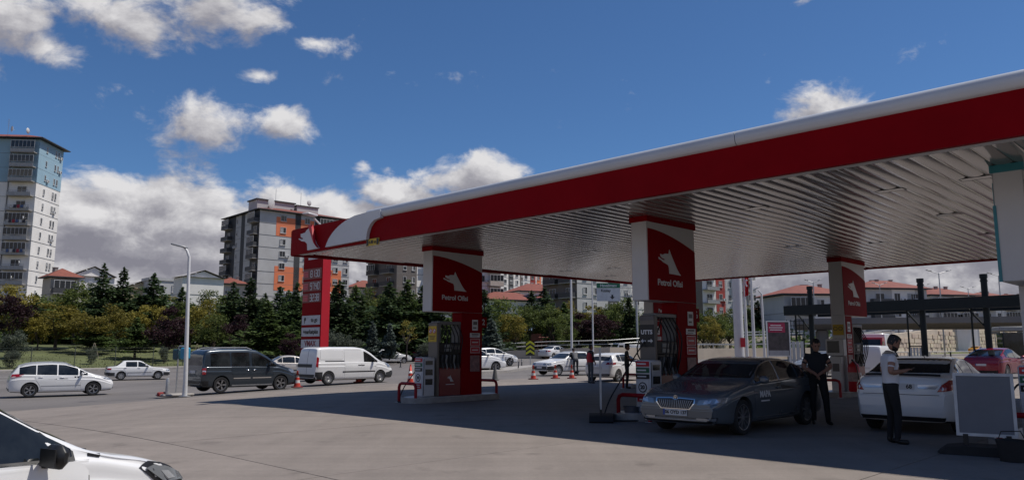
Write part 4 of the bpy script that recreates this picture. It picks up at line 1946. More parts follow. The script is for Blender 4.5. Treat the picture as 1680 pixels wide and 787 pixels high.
car, cb = make_car(sp, 'white_sedan', 'white sedan seen from behind at the pump beside the blank board', 'car')
p, n = cb.hit('rear', 0, .885)
b = MB()
b.box((0, p.y - .012, .885), (.52, .014, .115))
pl = b.build('number_plate', platew, car)
b = MB()
b.box((-.24, p.y - .021, .885), (.04, .004, .112))
b.build('plate_band', plateb, pl)
lettering('06', .105, black, pl, (-.15, p.y - .022, .885), (1, 0, 0), (0, 0, 1), bold=.003, depth=.003)
lettering('68', .105, black, pl, (.17, p.y - .022, .885), (1, 0, 0), (0, 0, 1), bold=.003, depth=.003)
b = MB()
pts = []
for k in range(11):
    x = -.66 + 1.32 * k / 10
    pp, nn = cb.hit('top', x, 4.40 - .10 * (abs(x) / .66) ** 2)
    pts.append(pp + Vector((0, 0, .035)))
b.tube(pts, .02, 6)
b.build('spoiler', black, car)
b = MB()
b.tube([(.25, -1.35, 1.40), (.25, -1.5, 1.56)], .006, 5)
b.build('aerial', black, car)
hd = 42.0
park(car, 7.42 + 2.1 * math.sin(R(hd)), 14.75 + 2.1 * math.cos(R(hd)), hd)

# ---- foreground white hatchback at the lower left
bl = [(0, .55), (.5, .78), (.95, .90), (2.4, .96), (3.6, 1.0), (4.05, .9)]
sp = hatch_spec(pw, lod=.05, rim='cap', tf=.80, W=.84, L=3.95, tr=3.25, r=.30, pf=(.26, .8), belt=bl,
                top=[(0, .55), (.04, .68), (.2, .78), (.55, .88), (.80, .925), (.98, .98), (1.58, 1.36), (1.95, 1.49), (2.4, 1.53), (3.2, 1.49), (3.5, 1.40), (3.75, 1.1), (3.88, .95), (3.93, .85), (3.95, .65)],
                ws=(1.03, 1.44, .95, 2.0), rw=(1.06, 1.36, 3.82, 3.4, .12), wins=[(1.04, 1.98), (2.06, 2.85)], whi=.075, wlo=.02, mirror_m=black, mirror_glass_m=black, mirror=(1.30, .93),
                handle_m=black, trim=black, doors=door_polys(0, [(1.0, 2.02), (2.02, 2.98)], curve(bl), (2.70, 2.82, .56)),
                pairs=[('front', [(34, .61), (60, .64), (74, .80), (66, .83), (52, .79), (36, .70)], black, 'headlight', .006),
                       ('front', [(38, .63), (58, .665), (70, .785), (62, .80), (50, .75), (39, .68)], lampglass, 'headlight_glass', .013),
                       ('front', [(48, .665), (56, .68), (60, .74), (52, .73)], lampwhite, 'lamp_lens', .019),
                       ('rear', [(40, .75), (62, .76), (64, 1.0), (46, 1.0)], taill, 'tail_light')])
car, cb = make_car(sp, 'white_hatchback', 'white hatchback with black door mirror cut off at the lower left corner', 'car')
b = MB()
pts = []
for k in range(9):
    x = -.62 + 1.24 * k / 8
    pp, nn = cb.hit('top', x, .80 + .10 * (abs(x) / .62) ** 2)
    pts.append(pp + Vector((0, 0, .004)))
b.tube(pts, .007, 5)
b.build('bonnet_gap', black, car)
cb.decal('side', [(.90, .925), (.99, .95), (.99, .93), (.91, .91)], black, 'cowl_cover', car, .006, 1)
FG = car

# ---- people carrier driving past on the left
bl = [(0, .58), (.5, .82), (1.0, .96), (2.4, 1.0), (4.0, 1.06), (4.53, .95)]
sp = hatch_spec(pw, L=4.53, W=.91, r=.335, tf=.92, tr=3.65, belt=bl, rails=(1.9, 4.1), rail_m=galv,
                top=[(0, .60), (.05, .76), (.25, .88), (.7, 1.0), (.95, 1.07), (1.7, 1.45), (2.2, 1.60), (2.8, 1.635), (3.6, 1.60), (4.15, 1.50), (4.38, 1.20), (4.46, 1.02), (4.51, .85), (4.53, .65)],
                ws=(1.10, 1.54, .95, 2.2), rw=(1.15, 1.46, 4.40, 4.1, .12), wins=[(1.2, 1.55), (1.62, 2.48), (2.54, 3.38), (3.43, 4.12)],
                mirror=(1.45, 1.04), handles=[(2.32, .92), (3.22, .95)], plate_z=(.5, .75),
                doors=door_polys(0, [(1.5, 2.5), (2.5, 3.45)], curve(bl), (3.15, 3.27, .6)),
                pairs=[('front', [(30, .72), (60, .80), (68, .92), (58, .94), (34, .82)], lampglass, 'headlight'),
                       ('rear', [(42, .92), (66, 1.0), (70, 1.08), (58, 1.12), (43, 1.1)], taill, 'tail_light')],
                strips=[(quad4(1.5, 3.2, .50, .54), galv, 'side_moulding')])
car, cb = make_car(sp, 'people_carrier', 'white people carrier with silver roof rails driving past at the left', 'car')
x, y = spot(98, 650, 34.0)
park(car, x, y, 54, sc=.87)

# ---- old boxy white sedan behind it
sp = sedan_spec(pw, L=4.2, W=.83, r=.29, tf=.80, tr=3.23, soft=.03, pf=(.12, .5), pr=(.10, .4),
                top=[(0, .58), (.03, .70), (.08, .76), (1.1, .90), (1.25, .92), (1.85, 1.30), (2.05, 1.36), (3.0, 1.36), (3.15, 1.32), (3.55, .98), (3.65, .95), (4.1, .93), (4.15, .88), (4.2, .62)],
                belt=[(0, .58), (.5, .76), (1.2, .86), (3.5, .90), (4.2, .84)], ws=(.95, 1.31, 1.2, 2.05), rw=(1.0, 1.31, 3.58, 3.0),
                wins=[(1.38, 2.15), (2.22, 2.95)], mirror=(1.5, .92), plate_z=(.45, .70),
                strips=[(quad4(.1, .45, .30, .52), cladding, 'bumper_side'), (quad4(3.65, 4.1, .30, .52), cladding, 'bumper_side'), (quad4(1.25, 3.1, .48, .52), cladding, 'side_moulding')],
                pairs=[('front', [(26, .58), (56, .60), (56, .70), (26, .70)], lampglass, 'headlight'), ('rear', [(26, .70), (58, .72), (58, .84), (26, .84)], taill, 'tail_light')],
                patches=[('front', [(-50, .32), (50, .32), (50, .52), (-50, .52)], cladding, 'front_bumper'), ('rear', [(-55, .32), (55, .32), (55, .54), (-55, .54)], cladding, 'rear_bumper')],
                doors=door_polys(0, [(1.2, 2.18), (2.18, 3.05)], curve([(0, .58), (.5, .76), (1.2, .86), (3.5, .90), (4.2, .84)]), (2.8, 2.9, .5)))
car, cb = make_car(sp, 'old_sedan', 'old boxy white sedan with grey bumpers on the far lane at the left', 'car')
x, y = spot(225, 617, 50)
park(car, x, y, 58, sc=.88)
OLD = car

# ---- petrol blue leisure van parked at the forecourt edge
bl = [(0, .60), (.5, .84), (.95, .98), (2.0, 1.03), (4.2, 1.05), (4.41, 1.0)]
top = [(0, .62), (.05, .80), (.25, .94), (.7, 1.05), (.92, 1.12), (1.55, 1.55), (1.95, 1.75), (2.4, 1.81), (3.6, 1.80), (4.1, 1.76), (4.25, 1.70), (4.34, 1.2), (4.39, .95), (4.41, .62)]
sp = dict(hatch_spec(pblue, L=4.41, W=.90, r=.325, tf=.88, tr=3.56, tum=.20, belt=bl, top=top, lod=.08, pr=(.07, .3), rails=(2.2, 4.0), rail_m=galv,
                ws=(1.16, 1.68, .9, 1.95), rw=(1.12, 1.62, 4.345, 4.22, .10), wins=[(1.12, 2.22), (2.34, 3.12), (3.20, 4.02)], whi=.16, wlo=.05,
                mirror=(1.42, 1.12), mirror_m=black, handles=[(2.12, .92), (2.42, .92)], handle_m=chrome, plate_z=(.52, .86), rim='five',
                doors=door_polys(0, [(1.25, 2.27), (2.27, 3.14)], curve(bl), (2.98, 3.05, .62)),
                pairs=[('front', [(30, .70), (58, .76), (66, .90), (56, .92), (32, .82)], lampglass, 'headlight'),
                       ('rear', [(44.5, .76), (51, .76), (51, 1.02), (44.5, 1.02)], taill, 'tail_light', .012), ('rear', [(45, .84), (50.5, .84), (50.5, .92), (45, .92)], lampwhite, 'reverse_lamp', .016)],
                patches=[('rear', [(-56, .30), (56, .30), (56, .50), (-56, .50)], black, 'rear_bumper'), ('front', [(-50, .28), (50, .28), (46, .42), (-46, .42)], black, 'lower_intake')],
                strips=[(quad4(1.35, 2.2, .56, .60), chrome, 'side_moulding'), (quad4(2.3, 3.05, .56, .60), chrome, 'side_moulding'), (quad4(1.3, 3.1, .27, .31), galv, 'side_step')]))
car, cb = make_car(sp, 'leisure_van', 'dark blue grey leisure van with alloy wheels parked by the lamp post', 'van')
x, y = spot(397, 645, 32.5)
park(car, x, y, 44.5, sc=.97)

# ---- white long panel van
bl = [(0, .60), (.5, .90), (.95, 1.02), (2.0, 1.06), (4.6, 1.06), (4.75, 1.0)]
top = [(0, .62), (.05, .82), (.25, .98), (.6, 1.08), (.85, 1.14), (1.5, 1.60), (1.85, 1.78), (2.3, 1.845), (3.8, 1.85), (4.5, 1.82), (4.64, 1.76), (4.69, 1.3), (4.73, .95), (4.75, .6)]
sp = dict(hatch_spec(pw, L=4.75, W=.915, r=.315, tf=.90, tr=4.0, tum=.15, belt=bl, top=top, lod=.08, pr=(.06, .3), rails=None, glass=glassd,
                ws=(1.18, 1.70, .84, 1.85), rw=None, wins=[(1.08, 1.92)], whi=.17, wlo=.03, mirror=(1.35, 1.12), mirror_m=black, handles=[(2.0, .93), (2.2, .93)], handle_m=black,
                plate_z=(.52, .60), rim='steel', plates=('front',),
                doors=[[(1.15, .32), (2.08, .32), (2.08, 1.74), (1.9, 1.74), (1.15, 1.10)], [(2.08, .32), (3.08, .32), (3.08, 1.70), (2.08, 1.70)]],
                pairs=[('front', [(34, .74), (60, .80), (70, 1.0), (58, 1.0), (36, .86)], lampglass, 'headlight'),
                       ('rear', [(44.8, .88), (49.5, .84), (50, 1.3), (44.8, 1.36)], taill, 'tail_light', .012)],
                patches=[('front', [(-70, .28), (70, .28), (70, .52), (40, .62), (-40, .62), (-70, .52)], cladding, 'front_bumper'),
                         ('rear', [(-64, .26), (64, .26), (64, .50), (-64, .50)], cladding, 'rear_bumper'),
                         ('rear', [(-50, .84), (30, .84), (30, 1.0), (-50, 1.0)], cladding, 'number_plate_panel', .012),
                         ('rear', [(2.2, .52), (3.2, .52), (3.2, 1.72), (2.2, 1.72)], cladding, 'door_gap', .004)],
                strips=[(quad4(1.25, 3.2, .58, .64), cladding, 'side_moulding'), (quad4(3.1, 4.2, 1.12, 1.16), cladding, 'slide_rail'), (quad4(4.36, 4.74, .26, .62), cladding, 'bumper_side'), (quad4(.03, .28, .3, .62), cladding, 'bumper_side')]))
car, cb = make_car(sp, 'panel_van', 'long white panel van with dented side parked below the price totem', 'van')
for s in (-1, 1):
    cb.decal('side', [(3.2, 1.22), (4.45, 1.22), (4.45, 1.68), (3.2, 1.68)], pw, 'side_panel', car, .008, s, .15, gap=.006)
x, y = spot(568, 634, 36.8)
park(car, x, y, 44.5, sc=.92)

# ---- the rest of the traffic
def put(proto, px, py, Y, az, label, sc=1.0, name=None, z=None):
    c_ = copy_tree(proto)
    if name:
        c_.name = name
    c_['label'] = label
    x_, y_ = spot(px, py, Y)
    return park(c_, x_, y_, az, z, sc)


proto_s, _ = make_car(sedan_spec(pw), 'white_sedan', 'small white sedan on the road right of the panel van bonnet', 'car', 'cars on the main road')
x, y = spot(637, 598, 76)
park(proto_s, x, y, 62)
put(proto_s, 912, 585, 88, 46, 'white sedan driving away on the road just above the parked white sedan')
proto_h, _ = make_car(hatch_spec(pw), 'white_hatchback', 'white hatchback whose front wheel shows right of the pylon 2 leg', 'car', 'cars on the main road')
x, y = spot(776, 606, 52)
park(proto_h, x, y, 62, sc=1.06)
put(proto_h, 808, 599, 64, 62, 'white hatchback just behind the one at the pylon 2 leg')
put(proto_h, 842, 579, 118, -120, 'white hatchback coming the other way behind the chevron sign')
put(proto_h, 888, 576, 140, -125, 'white car half hidden behind the chevron sign and bushes', 1.05)
# beige sedan behind the dark van
car, _ = make_car(sedan_spec(pbeige), 'beige_sedan', 'beige sedan passing behind the bonnet of the dark van', 'car', 'cars on the main road')
x, y = spot(480, 612, 49)
park(car, x, y, 60)
car, _ = make_car(sedan_spec(pdark, lod=.16), 'dark_car', 'dark blue car passing behind the yellow warning sign of pump 2', 'car', 'cars on the main road')
x, y = spot(703, 593, 84)
park(car, x, y, 60)
# boxy white sedan with the man leaning on it
c_ = copy_tree(OLD)
c_['label'] = 'white boxy sedan parked nose to the left with a man leaning on it'
x, y = spot(932, 611, 47)
park(c_, x, y, 236, sc=1.03)
TEMPRA = c_
# white hatchback seen from behind at the pump
car, _ = make_car(hatch_spec(pw, pairs=[('front', [(28, .64), (58, .70), (66, .84), (54, .84), (30, .74)], lampglass, 'headlight'),
                                        ('rear', [(30, .88), (62, .88), (64, .99), (34, .99)], taill, 'tail_light')]),
                  'white_hatchback', 'white hatchback seen from behind beside the man in the red vest', 'car')
x, y = spot(1013, 618, 38.5)
park(car, x, y, 38, sc=.93)
# red crossover coupe on the right
bl = [(0, .62), (.5, .86), (1.0, .98), (2.4, 1.04), (3.8, 1.10), (4.75, 1.0)]
car, _ = make_car(hatch_spec(pred, L=4.75, W=.96, r=.36, tf=.89, tr=3.78, belt=bl, zb=.22, rim='ten',
                  top=[(0, .60), (.05, .76), (.3, .90), (.8, 1.0), (1.0, 1.04), (2.0, 1.52), (2.4, 1.61), (2.8, 1.62), (3.3, 1.56), (4.0, 1.32), (4.5, 1.16), (4.66, 1.12), (4.72, .95), (4.75, .7)],
                  ws=(1.1, 1.55, 1.0, 2.4), rw=(1.20, 1.50, 4.5, 3.3), wins=[(1.4, 2.4), (2.46, 3.35), (3.4, 3.8)], mirror=(1.6, 1.06), handles=[(2.3, .95), (3.2, 1.0)], plate_z=(.5, .72), trim=black,
                  doors=door_polys(0, [(1.35, 2.44), (2.44, 3.5)], curve(bl), (3.1, 3.25, .62)),
                  pairs=[('front', [(30, .70), (60, .76), (64, .82), (50, .83)], lampglass, 'headlight'), ('rear', [(22, .98), (62, .99), (66, 1.07), (24, 1.04)], taill, 'tail_light')]),
                  'red_crossover', 'red fastback crossover parked at the right beyond the blank board', 'car')
x, y = spot(1637, 612, 42.5)
park(car, x, y, 50)
# taxi
car, _ = make_car(sedan_spec(ptaxi, lod=.16), 'taxi', 'yellow taxi in front of the stone retaining wall', 'taxi')
x, y = spot(1604, 577, 140)
park(car, x, y, 52)
# silver car between the man in black and the pylon
car, _ = make_car(sedan_spec(psilver, lod=.14), 'silver_car', 'silver car whose bonnet shows behind the man in black', 'car')
x, y = spot(1352, 606, 44)
park(car, x, y, 232)
# white transporter van behind the white sedan
bl = [(0, .7), (.6, 1.0), (1.0, 1.1), (5.0, 1.15)]
vsp = hatch_spec(pw, L=5.0, W=.95, r=.33, tf=.95, tr=4.0, tum=.12, belt=bl, lod=.14, pr=(.05, .3),
                 top=[(0, .7), (.06, .9), (.3, 1.05), (.8, 1.2), (1.5, 1.75), (1.9, 1.92), (2.4, 1.97), (4.6, 1.97), (4.85, 1.9), (4.93, 1.3), (4.98, .9), (5.0, .6)],
                 ws=(1.25, 1.85, .8, 1.9), rw=None, wins=[(1.1, 2.0)], whi=.18, mirror=(1.4, 1.2), handles=[(2.1, 1.0), (2.4, 1.0)], plate_z=(.5, .7),
                 doors=[[(1.15, .35), (2.1, .35), (2.1, 1.12), (1.15, 1.05)], [(2.1, .35), (3.2, .35), (3.2, 1.8), (2.1, 1.8)]],
                 pairs=[('front', [(34, .8), (62, .85), (68, 1.0), (40, .95)], lampglass, 'headlight'), ('rear', [(45, .8), (50, .8), (50, 1.3), (45, 1.3)], taill, 'tail_light')])
car, _ = make_car(vsp, 'white_van', 'plain white van between the fuel dispenser and the man in the white shirt', 'van')
x, y = spot(1440, 604, 40)
park(car, x, y, 40, sc=.88)
VAN = car
put(VAN, 1342, 553, 126, 66, 'white van driving up the ramp behind the man in black', 1.2, z=3.3)
put(proto_h, 1483, 541, 127, 46, 'white car at the top of the stone faced ramp', z=3.75)
# trucks built of cab and load
def truck(name, label, x, y, az, cabm, boxm, z=None, sc=1.0, tarp=True):
    r_ = empty(name, (0, 0, 0), 0, label, 'truck')
    b_ = MB()
    prof = [(2.6, .5), (2.65, 1.2), (2.45, 1.75), (2.2, 2.35), (1.2, 2.4), (1.2, .5)]
    b_.prism(prof, lambda u, v, d: (d, u, v), -1.0, 1.0)
    cab = b_.build('cab', cabm, r_)
    b_ = MB()
    b_.prism([(2.64, 1.32), (2.60, 1.34), (2.28, 2.2), (2.32, 2.2)], lambda u, v, d: (d, u + .02, v), -.88, .88)
    for s_ in (-1, 1):
        b_.box((s_ * 1.003, 1.85, 1.75), (.02, .8, .6))
    b_.build('cab_window', glassd, cab)
    b_ = MB()
    b_.box((0, -.9, 1.55 if not tarp else 1.75), (2.1, 3.9, 1.2 if not tarp else 1.9), bev=.04)
    b_.build('load_box', boxm, r_)
    b_ = MB()
    b_.box((0, -.2, .62), (.9, 5.4, .2))
    b_.box((0, 2.62, .58), (2.0, .16, .3), bev=.04)
    b_.build('chassis', cladding, r_)
    ty_, rm_ = wheel_meshes(.42, 'steel')
    for yy in (1.7, -1.7):
        for s_ in (-1, 1):
            w_ = link_mesh('wheel', ty_, r_, (s_ * .92, yy, .42), 0 if s_ > 0 else math.pi)
            link_mesh('rim', rm_, w_)
    park(r_, x, y, az, z, sc)
    return r_


x, y = spot(1436, 585, 66)
truck('red_truck', 'red truck cab showing above the white van', x, y, 215, mat('red_truck_paint', (.32, .01, .015), .3, coat=.4), pw)
x, y = spot(1007, 586, 100)
truck('grey_truck', 'small truck with grey tarpaulin box right of the red vest', x, y, 40, pw, mat('grey_tarpaulin', (.13, .13, .14), .7, var=.2), sc=.6)
x, y = spot(1032, 585, 90)
truck('pickup_truck', 'small white truck beyond the grey tarpaulin box', x, y, 250, pw, pw, sc=.75, tarp=False)

# the foreground car stands where its bonnet and mirror show
park(FG, -3.92, 4.7, 28, sc=.965)
# ================================================================ trees
bark = mat('bark', (.075, .058, .045), .9, var=.3, scale=9, bump=.4)
LEAF = {
    'spruce': leafmat('spruce_needles', (.028, .046, .018), (.080, .125, .050)),
    'pine': leafmat('pine_needles', (.045, .072, .020), (.125, .180, .052)),
    'green': leafmat('green_leaves', (.055, .078, .020), (.150, .185, .048)),
    'yellow': leafmat('yellowing_leaves', (.120, .105, .018), (.320, .270, .058)),
    'plum': leafmat('purple_leaves', (0.025, 0.013, 0.017), (0.063, 0.028, 0.034)),
    'blue': leafmat('blue_grey_needles', (0.066, 0.090, 0.078), (0.144, 0.174, 0.150)),
    'shrub': leafmat('grey_green_leaves', (0.066, 0.084, 0.060), (0.138, 0.156, 0.114)),
}


def leaf(b, p, size, rnd, dirv=None, flat=0.0):
    if dirv is None:
        dirv = Vector((rnd.gauss(0, 1), rnd.gauss(0, 1), rnd.gauss(0, .6)))
        if dirv.length < .01:
            dirv = Vector((1, 0, 0))
    d = dirv.normalized()
    n = Vector((rnd.gauss(0, 1), rnd.gauss(0, 1), rnd.gauss(0, 1) + flat))
    s = d.cross(n)
    if s.length < .05:
        s = d.cross(Vector((.3, .5, .8)))
    s.normalize()
    w = size * rnd.uniform(.28, .45)
    l = size * rnd.uniform(.7, 1.25)
    k = len(b.v)
    b.v += [tuple(p - d * l * .5), tuple(p + s * w - d * l * .05), tuple(p + d * l * .5), tuple(p - s * w - d * l * .05)]
    b.f.append([k, k + 1, k + 2, k + 3])
    b.m.append(0)
    b.sm.append(False)


def conifer_mesh(seed, h=10.0, r=2.6, kind='spruce', droop=.28, dens=1.0, low=.16):
    rnd = random.Random(seed)
    b = MB()
    t = MB()
    t.tube([(0, 0, -.2), (rnd.uniform(-.05, .05), 0, h * .4), (0, rnd.uniform(-.05, .05), h * .98)], [h * .018, h * .012, .02], 7)
    z = h * low
    ang = 0
    while z < h * .985:
        f = (z - h * low) / (h * (1 - low))
        rr = r * ((1 - f) ** 1.12) * rnd.uniform(.55, 1.22) + .07
        n = 7 if f < .6 else 4
        for k in range(n):
            ang += 2 * math.pi / n + rnd.uniform(-.3, .3)
            L_ = rr * rnd.uniform(.6, 1.25)
            d = Vector((math.cos(ang), math.sin(ang), 0))
            up = .25 * f - droop * (1 - f)
            p0 = Vector((0, 0, z))
            if L_ > .9 and rnd.random() < .5:
                t.tube([p0, p0 + d * L_ * .85 + Vector((0, 0, L_ * up * .8))], [.035, .01], 4, cap=False)
            m = max(3, int(L_ * 27 * dens))
            for q in range(m):
                s = (q + rnd.random()) / m
                s = .15 + .85 * s
                p = p0 + d * L_ * s + Vector((0, 0, L_ * up * s + .12 * L_ * s * s))
                side = d.cross(Vector((0, 0, 1))) * rnd.gauss(0, .10 + .20 * L_ * (1 - s * .7))
                p = p + side + Vector((0, 0, rnd.uniform(-.30, .14)))
                dv = d * rnd.uniform(.3, 1) + side.normalized() * rnd.uniform(0, .9) + Vector((0, 0, rnd.uniform(-.5, .2)))
                leaf(b, p, rnd.uniform(.24, .44), rnd, dv, 1.4)
        z += h * .040 * rnd.uniform(.7, 1.3) * (1.15 - .4 * f)
    for q in range(12):
        leaf(b, Vector((0, 0, h * (.94 + .06 * q / 12))), .3, rnd, Vector((rnd.gauss(0, .4), rnd.gauss(0, .4), 1)))
    return t.build('trunk', bark, mesh_only=True, fixn=False), b.build('crown', LEAF[kind], mesh_only=True, fixn=False)


def broad_mesh(seed, h=9.0, r=3.0, kind='green', base=.28, clumps=34, per=130, lsize=.27, open_=.0):
    rnd = random.Random(seed)
    t, b = MB(), MB()
    fork = h * base * .9
    lean = Vector((rnd.uniform(-.2, .2), rnd.uniform(-.2, .2), 0))
    t.tube([(0, 0, -.2), tuple(lean * .4 + Vector((0, 0, fork * .6))), tuple(lean + Vector((0, 0, fork)))], [h * .022, h * .017, h * .014], 8)
    cz = h * (base + (1 - base) * .5)
    hz = h * (1 - base) * .5
    top0 = lean + Vector((0, 0, fork))
    for c in range(clumps):
        while True:
            v = Vector((rnd.uniform(-1, 1), rnd.uniform(-1, 1), rnd.uniform(-1, 1)))
            if .35 < v.length < 1.0:
                break
        k = rnd.uniform(.78, 1.05)
        wz = 1.0 - .30 * max(0, v.z) - .12 * max(0, -v.z)
        ctr = Vector((v.x * r * k * wz, v.y * r * k * wz, cz + v.z * hz * k))
        if c < 12:
            mid = (top0 + ctr) / 2 + Vector((rnd.uniform(-.3, .3), rnd.uniform(-.3, .3), -.2))
            t.tube([top0, mid, ctr], [h * .009, h * .006, .015], 5, cap=False)
        cr = r * rnd.uniform(.24, .42)
        for q in range(int(per * rnd.uniform(.6, 1.3))):
            u = Vector((rnd.gauss(0, 1), rnd.gauss(0, 1), rnd.gauss(0, 1)))
            u = u.normalized() * cr * rnd.random() ** .42
            u.z *= .72
            leaf(b, ctr + u, lsize * rnd.uniform(.7, 1.25), rnd, None, .7)
    return t.build('trunk', bark, mesh_only=True, fixn=False), b.build('crown', LEAF[kind], mesh_only=True, fixn=False)


PROTO = {
    'spruce': [conifer_mesh(s, 10, 2.5 + .3 * (s % 3), 'spruce') for s in (1, 2, 3, 4)],
    'pine': [conifer_mesh(s, 10, 3.0, 'pine', .05, 1.1, .2) for s in (11, 12, 13)],
    'green': [broad_mesh(s, 9, 3.0, 'green') for s in (21, 22, 23)],
    'yellow': [broad_mesh(s, 8, 2.7, 'yellow', .25, 30, 115, .26) for s in (31, 32, 33)],
    'plum': [broad_mesh(s, 7, 2.6, 'plum', .22, 34, 130, .24) for s in (41, 42)],
    'blue': [conifer_mesh(s, 6, 1.7, 'blue', .0, 1.3, .06) for s in (51, 52)],
    'shrub': [broad_mesh(s, 3, 1.6, 'shrub', .12, 34, 120, .15) for s in (61, 62)],
    'bare': [broad_mesh(s, 6, 1.6, 'yellow', .35, 16, 32, .22) for s in (71, 72)],
}
PH = {'spruce': 10, 'pine': 10, 'green': 9, 'yellow': 8, 'plum': 7, 'blue': 6, 'shrub': 3, 'bare': 6}
PR = {'spruce': 2.8, 'pine': 3.0, 'green': 3.2, 'yellow': 2.9, 'plum': 2.8, 'blue': 1.7, 'shrub': 1.6, 'bare': 1.7}
# kind, x of the trunk, y of the top, half width of the crown (pixels of the photograph), distance
TREES = [
    ('yellow', 8, 452, 42, 84), ('plum', 20, 486, 40, 74), ('shrub', 25, 538, 21, 68), ('spruce', 60, 480, 22, 92), ('green', 128, 462, 42, 92), ('yellow', 96, 496, 46, 78), ('yellow', 66, 512, 24, 76),
    ('spruce', 172, 431, 30, 86), ('spruce', 204, 437, 30, 88), ('yellow', 150, 508, 34, 76), ('yellow', 190, 498, 30, 80), ('pine', 228, 485, 30, 90), ('yellow', 246, 490, 30, 84), ('spruce', 254, 447, 32, 90), ('pine', 160, 520, 26, 76), ('green', 36, 500, 30, 88),
    ('plum', 278, 502, 36, 74), ('pine', 225, 520, 26, 74), ('green', 315, 494, 34, 88), ('yellow', 338, 488, 30, 84), ('green', 352, 512, 30, 76), ('spruce', 300, 470, 26, 94),
    ('spruce', 384, 462, 32, 86), ('plum', 392, 516, 24, 75), ('spruce', 412, 455, 34, 84), ('pine', 440, 492, 42, 74), ('spruce', 460, 470, 34, 82), ('spruce', 488, 462, 34, 84), ('plum', 478, 545, 22, 72), ('pine', 505, 500, 34, 80), ('pine', 372, 498, 28, 90),
    ('spruce', 436, 480, 28, 92), ('spruce', 557, 459, 40, 80), ('shrub', 549, 543, 20, 70), ('shrub', 578, 547, 16, 70), ('spruce', 594, 482, 34, 86), ('green', 618, 470, 34, 88), ('spruce', 640, 462, 38, 82), ('pine', 668, 458, 36, 84), ('spruce', 693, 468, 34, 86), ('yellow', 606, 488, 28, 92),
    ('blue', 612, 526, 17, 72), ('blue', 640, 530, 17, 72), ('bare', 668, 520, 18, 72), ('spruce', 720, 480, 34, 84), ('pine', 752, 490, 34, 84), ('pine', 735, 520, 26, 76), ('green', 655, 490, 26, 94),
    ('spruce', 795, 474, 30, 92), ('blue', 806, 522, 24, 78), ('green', 828, 486, 36, 98), ('yellow', 838, 505, 26, 94), ('spruce', 872, 476, 28, 108), ('green', 868, 500, 26, 100), ('spruce', 893, 470, 30, 112), ('green', 905, 500, 34, 100), ('pine', 925, 495, 26, 106), ('green', 926, 530, 20, 96), ('yellow', 930, 494, 24, 118), ('green', 850, 545, 22, 98),
    ('plum', 952, 512, 28, 98), ('plum', 985, 516, 32, 98), ('green', 1000, 496, 26, 110), ('green', 1022, 488, 30, 104), ('spruce', 1032, 484, 22, 102), ('yellow', 975, 500, 24, 112),
    ('green', 1152, 506, 26, 104), ('green', 1175, 512, 24, 102), ('yellow', 1165, 518, 20, 98), ('green', 1195, 504, 24, 106), ('green', 1130, 500, 26, 106), ('green', 1080, 500, 34, 108), ('spruce', 1110, 480, 26, 112),
    ('spruce', 1243, 492, 24, 130), ('spruce', 1262, 498, 20, 132), ('spruce', 1280, 500, 18, 134), ('pine', 1228, 505, 22, 126), ('spruce', 1300, 494, 16, 138), ('pine', 1272, 510, 24, 128), ('pine', 1310, 512, 24, 130),
    ('green', 49, 501, 28, 101), ('yellow', 73, 504, 27, 105), ('pine', 100, 492, 34, 99), ('green', 127, 501, 34, 103), ('spruce', 143, 491, 28, 104), ('spruce', 166, 505, 27, 98), ('yellow', 194, 493, 26, 100), ('spruce', 232, 506, 32, 102), ('yellow', 261, 488, 31, 97), ('pine', 278, 499, 29, 100), ('spruce', 310, 497, 34, 102), ('yellow', 339, 501, 32, 105), ('pine', 365, 505, 26, 100), ('pine', 392, 501, 27, 106), ('pine', 427, 492, 30, 97), ('pine', 451, 511, 33, 97), ('spruce', 465, 497, 28, 96), ('spruce', 503, 508, 32, 97), ('pine', 518, 496, 31, 104), ('spruce', 560, 491, 26, 100), ('pine', 573, 487, 34, 96), ('pine', 611, 493, 30, 98), ('pine', 635, 494, 31, 98), ('green', 664, 498, 34, 102), ('pine', 695, 492, 32, 106), ('pine', 715, 497, 30, 104), ('spruce', 750, 494, 26, 102), ('green', 801, 500, 25, 114), ('green', 831, 514, 24, 117), ('green', 859, 515, 22, 112), ('green', 881, 511, 24, 119), ('pine', 929, 510, 23, 117), ('green', 951, 511, 28, 116), ('pine', 983, 503, 28, 112), ('green', 1005, 509, 26, 115), ('green', 1039, 507, 24, 114),
    ('pine', 35, 490, 35, 111), ('green', 63, 482, 35, 106), ('pine', 112, 475, 30, 105), ('pine', 157, 478, 35, 106), ('pine', 194, 468, 28, 104), ('green', 225, 485, 28, 111), ('yellow', 272, 484, 31, 112), ('green', 358, 475, 35, 104), ('green', 380, 480, 32, 110), ('green', 420, 488, 32, 109), ('pine', 474, 475, 28, 105), ('green', 522, 469, 34, 105), ('pine', 550, 468, 28, 104), ('pine', 584, 467, 35, 110), ('green', 630, 479, 29, 107), ('green', 666, 476, 29, 108),
    ('shrub', 700, 560, 14, 74), ('shrub', 830, 562, 14, 95), ('shrub', 862, 558, 14, 97), ('shrub', 910, 560, 15, 98), ('shrub', 950, 562, 14, 99), ('shrub', 20, 575, 12, 62), ('shrub', 152, 565, 8, 68), ('shrub', 270, 568, 8, 72),
]
KINDNAME = {'spruce': ('spruce_tree', 'dark spruce', 'tree'), 'pine': ('pine_tree', 'mid green conifer', 'tree'), 'green': ('broadleaf_tree', 'green broadleaf tree', 'tree'), 'yellow': ('yellowing_tree', 'yellowing autumn tree', 'tree'),
            'plum': ('plum_tree', 'purple leaved tree', 'tree'), 'blue': ('blue_conifer', 'blue grey young conifer', 'tree'), 'shrub': ('round_shrub', 'round grey shrub', 'shrub'), 'bare': ('young_tree', 'thin young tree', 'tree')}
